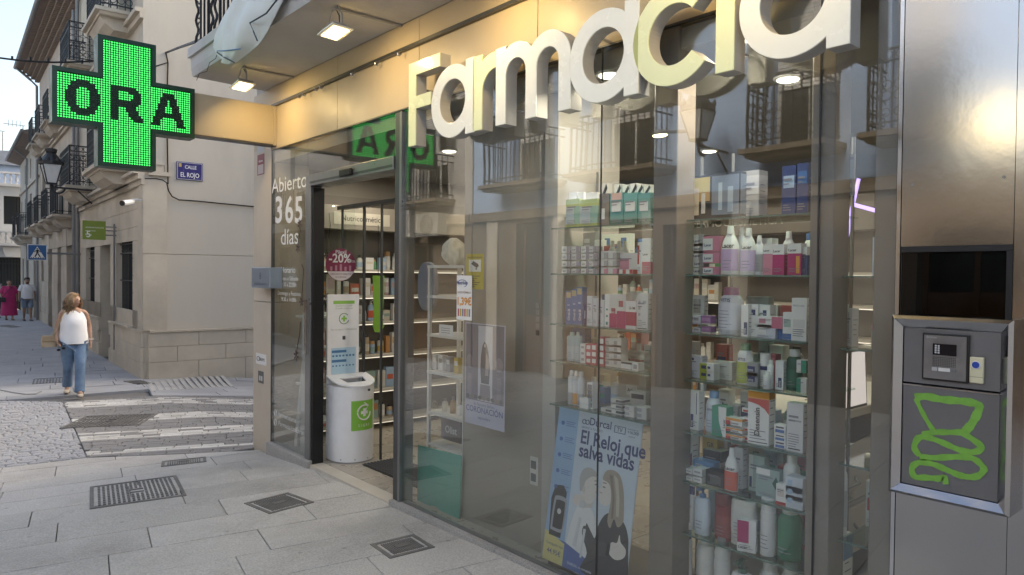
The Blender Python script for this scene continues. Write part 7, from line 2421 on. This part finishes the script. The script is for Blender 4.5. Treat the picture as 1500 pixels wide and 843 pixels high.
def build_body(name_parent, J, mat, head_turn=0.0, girth=1.0):
    f = Fig()
    pel = f.p((0, 0, .90), .115*girth)
    wa = f.p((0, -.005, 1.05), .105*girth, pel)
    ch = f.p((0, .0, 1.22), .12*girth, wa)
    ns_ = f.p((0, .012, 1.345), .075, ch)
    nk = f.p((0, .005, 1.42), .047, ns_)
    hx_ = math.sin(head_turn); hy_ = -math.cos(head_turn)
    jw = f.p((hx_*.035, hy_*.035-.0, 1.475), .058, nk)
    hm = f.p((hx_*.012, hy_*.012, 1.545), .082, jw)
    ht = f.p((0, .01, 1.615), .062, hm)
    no = f.p((hx_*.098, hy_*.098, 1.53), .010, hm)
    for sg in (1, -1):
        f.p((hx_*0+sg*-hy_*.082, sg*hx_*.082, 1.535), .014, hm)
        a = J['L' if sg > 0 else 'R']
        sh = f.p((sg*.158*girth**.5, .005, 1.34), .046, ns_)
        el = f.p(a['elbow'], .033*girth**.5, sh)
        wr = f.p(a['wrist'], .022, el)
        hd = f.p(a['hand'], .030, wr)
        d = (Vector(a['hand'])-Vector(a['wrist'])).normalized()
        side = Vector((0, 1, 0)) if abs(d.z) > .5 else Vector((0, 0, 1))
        for k in range(4):
            b = Vector(a['hand'])+side*(.024-.016*k)
            m1 = f.p(tuple(b+d*.035), .009, hd)
            f.p(tuple(b+d*(.062-.004*abs(k-1.3))+Vector((0, -.012, 0))), .0075, m1)
        th = Vector(a['wrist'])+d*.02
        t1 = f.p(tuple(th+Vector((0, -.032, -.01))), .010, wr)
        f.p(tuple(th+Vector((0, -.045, 0))+d*.03), .008, t1)
        hp = f.p((sg*.085*girth, 0, .86), .095*girth, pel)
        kn = f.p(a['knee'], .062*girth**.5, hp)
        an = f.p(a['ankle'], .036, kn)
        to = f.p(a['toe'], .034, an)
    return skin_obj('body', f.v, f.e, f.r, mat, name_parent)
skin_m = M('skin', (.40, .235, .165), .5, var=.06, vs_=8)
skin_d = M('skin_tanned', (.28, .16, .11), .5, var=.06, vs_=8)
def eyes(parent, turn, z=1.547):
    for sg in (1, -1):
        a = turn+sg*.33
        c = Vector((math.sin(a)*.086, -math.cos(a)*.086, z))
        m = MB().ell(c, .010, .010, .006, n=8, m=5)
        obj('eye', m, P((.05, .035, .03), .25), parent, local=True)
    m = MB().ell((math.sin(turn)*.092, -math.cos(turn)*.092, 1.487), .022*abs(math.cos(turn))+.008, .022*abs(math.sin(turn))+.008, .006, n=10, m=5)
    obj('mouth', m, P((.35, .12, .10), .4), parent, local=True)
def shoes(parent, J, mat, sole):
    for sd_ in 'LR':
        a = Vector(J[sd_]['ankle']); t = Vector(J[sd_]['toe'])
        d = Vector((t.x-a.x, t.y-a.y, 0)).normalized(); sde = Vector((-d.y, d.x, 0))
        def fr(p, q, h): return Vector((a.x, a.y, 0))+d*p+sde*q+Vector((0, 0, h))
        zb = min(a.z-.085, t.z-.03)
        rings_ = []
        for p, w_, h0, h1 in ((-.075, .025, .0, .06), (-.06, .036, .0, .085), (.0, .040, .0, .09), (.07, .044, .0, .065), (.13, .045, .0, .05), (.175, .034, .0, .038), (.19, .016, .004, .026)):
            rings_.append([fr(p, w_*math.cos(2*math.pi*k/12), zb+max(.012, (h0+h1)/2+(h1-h0)/2*math.sin(2*math.pi*k/12))) for k in range(12)])
        s = obj('shoe', MB().rings(rings_), mat, parent, local=True, smooth=50)
        rs_ = [[fr(p, w_*math.cos(2*math.pi*k/12)*1.05, zb+(.006+.006*math.sin(2*math.pi*k/12))) for k in range(12)] for p, w_ in ((-.078, .026), (-.05, .038), (.07, .046), (.14, .046), (.192, .016))]
        obj('sole', MB().rings(rs_), sole, s, local=True, smooth=50)
# ---------------- walking woman in white top and jeans
wz = gz(2.166, 13.32)
W = thing('person', 'woman in a white sleeveless top and blue jeans walking toward the crossing', 'person', (2.166, 13.32, wz), rotz=R(-8))
JW = {'L': dict(elbow=(.225, .03, 1.09), wrist=(.235, -.05, .865), hand=(.232, -.075, .805), knee=(.085, -.17, .49), ankle=(.075, -.24, .095), toe=(.085, -.37, .045)),
      'R': dict(elbow=(-.235, .04, 1.09), wrist=(-.225, -.09, .90), hand=(-.20, -.12, .85), knee=(-.075, .02, .47), ankle=(-.085, .22, .135), toe=(-.095, .12, .05))}
HT = R(58)
body = build_body(W, JW, skin_m, HT, 1.03)
eyes(body, HT)
m_top = M('white_cotton', (.78, .79, .82), .8, var=.03, bump=.25, bs=18)
tr = []
for z_, rx, ry, cy_ in ((.835, .213, .165, -.005), (.95, .203, .160, -.008), (1.04, .190, .150, -.01), (1.13, .184, .148, -.012), (1.20, .180, .150, -.01), (1.26, .168, .130, .0), (1.32, .150, .10, .006), (1.365, .135, .075, .01), (1.378, .10, .06, .012)):
    tr.append(ell_ring(0, cy_, z_, rx, ry, 28, .012 if z_ < 1.1 else .004, z_*30))
obj('top', MB().rings(tr), m_top, W, local=True, smooth=70)
m_jean = M('blue_denim', (.13, .21, .33), .8, var=.22, vs_=7, bump=.2, bs=60, stain=.3, ss=4, stain_col=(.22, .32, .46))
jf = Fig()
jp = jf.p((0, 0, .93), .155)
for sg, k in ((1, 'L'), (-1, 'R')):
    a = JW[k]
    h = jf.p((sg*.095, -.005, .82), .118, jp)
    m1 = jf.p(tuple((Vector((sg*.095, -.005, .82))+Vector(a['knee']))/2), .103, h)
    kn = jf.p(a['knee'], .080, m1)
    m2 = jf.p(tuple((Vector(a['knee'])+Vector(a['ankle']))/2), .074, kn)
    an = jf.p(a['ankle'], .080, m2)
    jf.p(tuple(Vector(a['ankle'])+Vector((0, .0, -.035))), .086, an)
skin_obj('jeans', jf.v, jf.e, jf.r, m_jean, W)
shoes(W, JW, P((.48, .42, .34), .6), P((.10, .09, .08), .6))
m_hair = M('light_brown_hair', (.24, .155, .085), .45, var=.35, vs_=30, stretch=(1, 1, .25))
hm_ = MB()
rnh = random.Random(2)
bk_ = Vector((-math.sin(HT), math.cos(HT), 0)); sdv = Vector((math.cos(HT), math.sin(HT), 0))
cap_r = []
for i in range(9):
    ph_ = R(-12+100*i/8)
    cap_r.append([tuple(bk_*.016+Vector((0, 0, 1.548))+(bk_*(.112*math.cos(t)*(1 if math.cos(t) > 0 else .72))+sdv*(.103*math.sin(t)))*math.cos(ph_)+Vector((0, 0, .118*math.sin(ph_)+.0+(.05 if math.cos(t) < -.3 and i < 4 else 0)))) for t in [2*math.pi*k/22 for k in range(22)]])
hm_.rings(cap_r)
for k in range(64):
    t = R(-118+236*k/63)
    d = bk_*math.cos(t)+sdv*math.sin(t)
    st0 = Vector((0, 0, 1.60))+d*.085
    L_ = rnh.uniform(.19, .27)*(1 if abs(t) < 1.7 else .9)
    sw = rnh.uniform(-.02, .02)
    pts = [st0, st0+d*.035+Vector((0, 0, -.06)), st0+d*(.045+sw)+Vector((0, 0, -.13)), st0+d*(.035-sw)+Vector((sw, 0, -.19)), st0+d*(.045+sw)+Vector((0, 0, -L_-.02))]
    hm_.tube([tuple(q) for q in pts], .02, n=5, rs=[.012, .017, .016, .013, .004])
obj('hair', hm_, m_hair, body, local=True, smooth=60)
bra = MB().tube([(.245+.031*math.cos(R(30*k)), -.058+.031*math.sin(R(30*k)), .90) for k in range(12)], .007, n=5, closed=True)
obj('bracelet', bra, P((.7, .68, .6), .3), body, local=True)
# shoulder bag
Rw = Matrix.Rotation(R(-8), 3, 'Z')
def wl_(p): return Vector((2.166, 13.32, wz))+Rw @ Vector(p)
bg_ = thing('shoulder_bag', 'small beige shoulder bag at the walking woman\'s hip', 'bag', wl_((-.33, .02, .80)))
bb = MB()
for i in range(7):
    v = i/6
    sc2 = 1-.28*abs(v-.5)**2*2
    bb_ring = [wl_((-.33+.115*sc2*math.copysign(abs(math.cos(2*math.pi*k/20))**.6, math.cos(2*math.pi*k/20)), .02+.055*math.copysign(abs(math.sin(2*math.pi*k/20))**.6, math.sin(2*math.pi*k/20))*(1-.3*v), .79+.185*v)) for k in range(20)]
    if i == 0: br_ = []
    br_.append(bb_ring)
bb.rings(br_)
m_bag = M('beige_leather', (.40, .32, .22), .55, var=.1, vs_=9, bump=.15)
obj('pouch', bb, m_bag, bg_, smooth=50)
obj('flap', MB(lambda a, b, c: wl_((a, b, c))).taper(-.43, -.23, -.042, -.028, .885, .965, .012, -.002), M('tan_leather', (.34, .26, .17), .55, var=.08), bg_, bevel=.005)
obj('strap', MB().tube([wl_(p) for p in ((-.28, .0, .96), (-.225, -.10, 1.10), (-.165, -.155, 1.25), (-.115, -.10, 1.375), (-.10, .02, 1.40), (-.15, .12, 1.25), (-.25, .10, 1.06), (-.31, .04, .965))], .009, n=6), m_bag, bg_)
dg = thing('sunglasses', 'dark folded glasses dangling from the walking woman\'s right hand', 'glasses', wl_((-.19, -.14, .74)))
for k in (-1, 1):
    obj('lens', MB().ell(wl_((-.175+.032*k, -.15, .765+.012*k)), .028, .008, .022, n=12, m=6), P((.012, .012, .014), .15), dg, smooth=60)
obj('temple', MB().tube([wl_((-.215, -.14, .79)), wl_((-.16, -.13, .80)), wl_((-.14, -.14, .765))], .005, n=5), P((.012, .012, .014), .3), dg)

def simple_person(label, pos, rotz, top, lower, hair, J, skin, girth=1.0, turn=0.0, scale=1.0):
    g_ = gz(pos[0], pos[1])
    t = thing('person', label, 'person', (pos[0], pos[1], g_), rotz=rotz)
    t.scale = (scale,)*3
    b = build_body(t, J, skin, turn, girth)
    eyes(b, turn)
    return t, b
def tee(t, mat, z0=.88, girth=1.0, sleeve=None, J=None):
    f = []
    for z_, rx, ry in ((z0, .195, .155), (z0+.1, .19, .15), (1.10, .185, .148), (1.22, .195, .142), (1.31, .19, .115), (1.37, .13, .085), (1.405, .075, .065)):
        f.append(ell_ring(0, 0, z_, rx*girth, ry*girth, 24, .012, z_*20))
    obj('shirt', MB().rings(f), mat, t, local=True, smooth=70)
    for sg, k in ((1, 'L'), (-1, 'R')):
        e = Vector(J[k]['elbow']); s = Vector((sg*.165*girth**.5, .005, 1.345))
        pts = [tuple(s+Vector((-sg*.05, 0, .0))), tuple(s), tuple(s+(e-s)*.5), tuple(s+(e-s)*.75)]
        obj('sleeve', MB().tube(pts, .07, n=12, rs=[.06, .075, .075, .078]), mat, t, local=True, smooth=60)
def hair_cap(b, mat, turn, long=False, z=1.55):
    bk2 = Vector((-math.sin(turn), math.cos(turn), 0)); s2 = Vector((math.cos(turn), math.sin(turn), 0))
    rr = []
    for i in range(8):
        ph_ = R((-40 if long else 0)+(128 if long else 88)*i/7)
        rr.append([tuple(bk2*.022+Vector((0, 0, z))+(bk2*(.10*math.cos(q)*(1 if math.cos(q) > 0 else .66))+s2*(.096*math.sin(q)))*math.cos(ph_)+Vector((0, 0, .108*math.sin(ph_)+(.055 if math.cos(q) < -.3 and i < 4 else 0)))) for q in [2*math.pi*k/20 for k in range(20)]])
    obj('hair', MB().rings(rr), mat, b, local=True, smooth=60)
JC = lambda: {'L': dict(elbow=(.25, .03, 1.10), wrist=(.255, -.03, .88), hand=(.25, -.05, .82), knee=(.09, -.10, .48), ankle=(.09, -.14, .095), toe=(.10, -.26, .045)),
              'R': dict(elbow=(-.25, .03, 1.10), wrist=(-.265, -.02, .88), hand=(-.265, -.05, .82), knee=(-.09, .03, .48), ankle=(-.085, .10, .11), toe=(-.09, -.01, .05))}
# man in white shirt and denim shorts
J1 = JC()
t, b = simple_person('man in a white T-shirt and blue denim shorts walking down the street', (3.98, 34.4), R(6), None, None, None, J1, skin_d, 1.05, 0.0, 1.06)
tee(t, P((.62, .63, .66), .8), .86, 1.06, J=J1)
sf = Fig(); sp0 = sf.p((0, 0, .92), .155)
for sg, k in ((1, 'L'), (-1, 'R')):
    a = J1[k]; h0 = Vector((sg*.095, 0, .82))
    h = sf.p(tuple(h0), .115, sp0)
    m1 = sf.p(tuple(h0+(Vector(a['knee'])-h0)*.6), .108, h)
    sf.p(tuple(h0+(Vector(a['knee'])-h0)*.98), .108, m1)
skin_obj('shorts', sf.v, sf.e, sf.r, M('faded_denim', (.15, .20, .27), .8, var=.15, vs_=8), t)
shoes(t, J1, P((.05, .045, .04), .6), P((.03, .03, .03), .6))
hair_cap(b, P((.02, .017, .015), .5), 0.0)
obj('beard', MB().ell((0, -.062, 1.475), .05, .04, .035, n=12, m=6), P((.025, .02, .017), .6), b, local=True, smooth=60)
# woman in magenta dress
J2 = JC()
t, b = simple_person('woman in a long magenta dress walking beside the man in shorts', (3.46, 35.2), R(4), None, None, None, J2, skin_m, 1.1, 0.0, 1.0)
dr = []
for z_, rx, ry in ((.20, .30, .24), (.22, .295, .235), (.5, .27, .22), (.8, .25, .20), (1.02, .23, .18), (1.15, .225, .175), (1.27, .215, .15), (1.345, .17, .105), (1.40, .075, .065)):
    dr.append(ell_ring(0, 0, z_, rx, ry, 28, .03 if z_ < .9 else .008, z_*12))
m_mag = M('magenta_cloth', (.40, .025, .12), .8, var=.12, vs_=5, bump=.2, bs=20)
obj('dress', MB().rings(dr), m_mag, t, local=True, smooth=70)
for sg, k in ((1, 'L'), (-1, 'R')):
    e = Vector(J2[k]['elbow']); s = Vector((sg*.165, .005, 1.345))
    obj('sleeve', MB().tube([tuple(s+Vector((-sg*.05, 0, 0))), tuple(s), tuple(s+(e-s)*.6), tuple(e)], .08, n=12, rs=[.06, .08, .088, .095]), m_mag, t, local=True, smooth=60)
shoes(t, J2, P((.12, .08, .06), .6), P((.05, .05, .05), .6))
hair_cap(b, P((.035, .025, .02), .5), 0.0, True)
g2z = gz(3.46, 35.2)
cbag = thing('crossbody_bag', 'dark cross-body bag worn over the magenta dress', 'bag', (3.16, 35.0, g2z+.75))
obj('pouch', MB().box(3.08, 3.32, 34.90, 34.99, g2z+.76, g2z+.94), P((.02, .02, .025), .5), cbag, bevel=.02)
obj('strap', MB().tube([(3.22, 34.97, g2z+.94), (3.35, 34.96, g2z+1.15), (3.47, 35.01, g2z+1.30), (3.56, 35.14, g2z+1.385)], .012, n=5), P((.02, .02, .025), .5), cbag)
# third walker at the picture edge
J3 = JC()
J3['L']['wrist'] = (.20, -.20, 1.28); J3['L']['hand'] = (.16, -.22, 1.35)
t, b = simple_person('person in a white shirt behind the magenta dress at the picture edge', (3.16, 37.2), R(8), None, None, None, J3, skin_d, 1.0, 0.0, 1.04)
tee(t, P((.60, .61, .65), .8), .84, 1.05, J=J3)
tf_ = Fig(); sp0 = tf_.p((0, 0, .92), .15)
for sg, k in ((1, 'L'), (-1, 'R')):
    a = J3[k]
    h = tf_.p((sg*.095, 0, .82), .11, sp0)
    kn = tf_.p(a['knee'], .085, h)
    tf_.p(a['ankle'], .075, kn)
skin_obj('trousers', tf_.v, tf_.e, tf_.r, P((.05, .055, .07), .8), t)
shoes(t, J3, P((.06, .05, .05), .6), P((.03, .03, .03), .6))
hair_cap(b, P((.02, .017, .015), .5), 0.0)
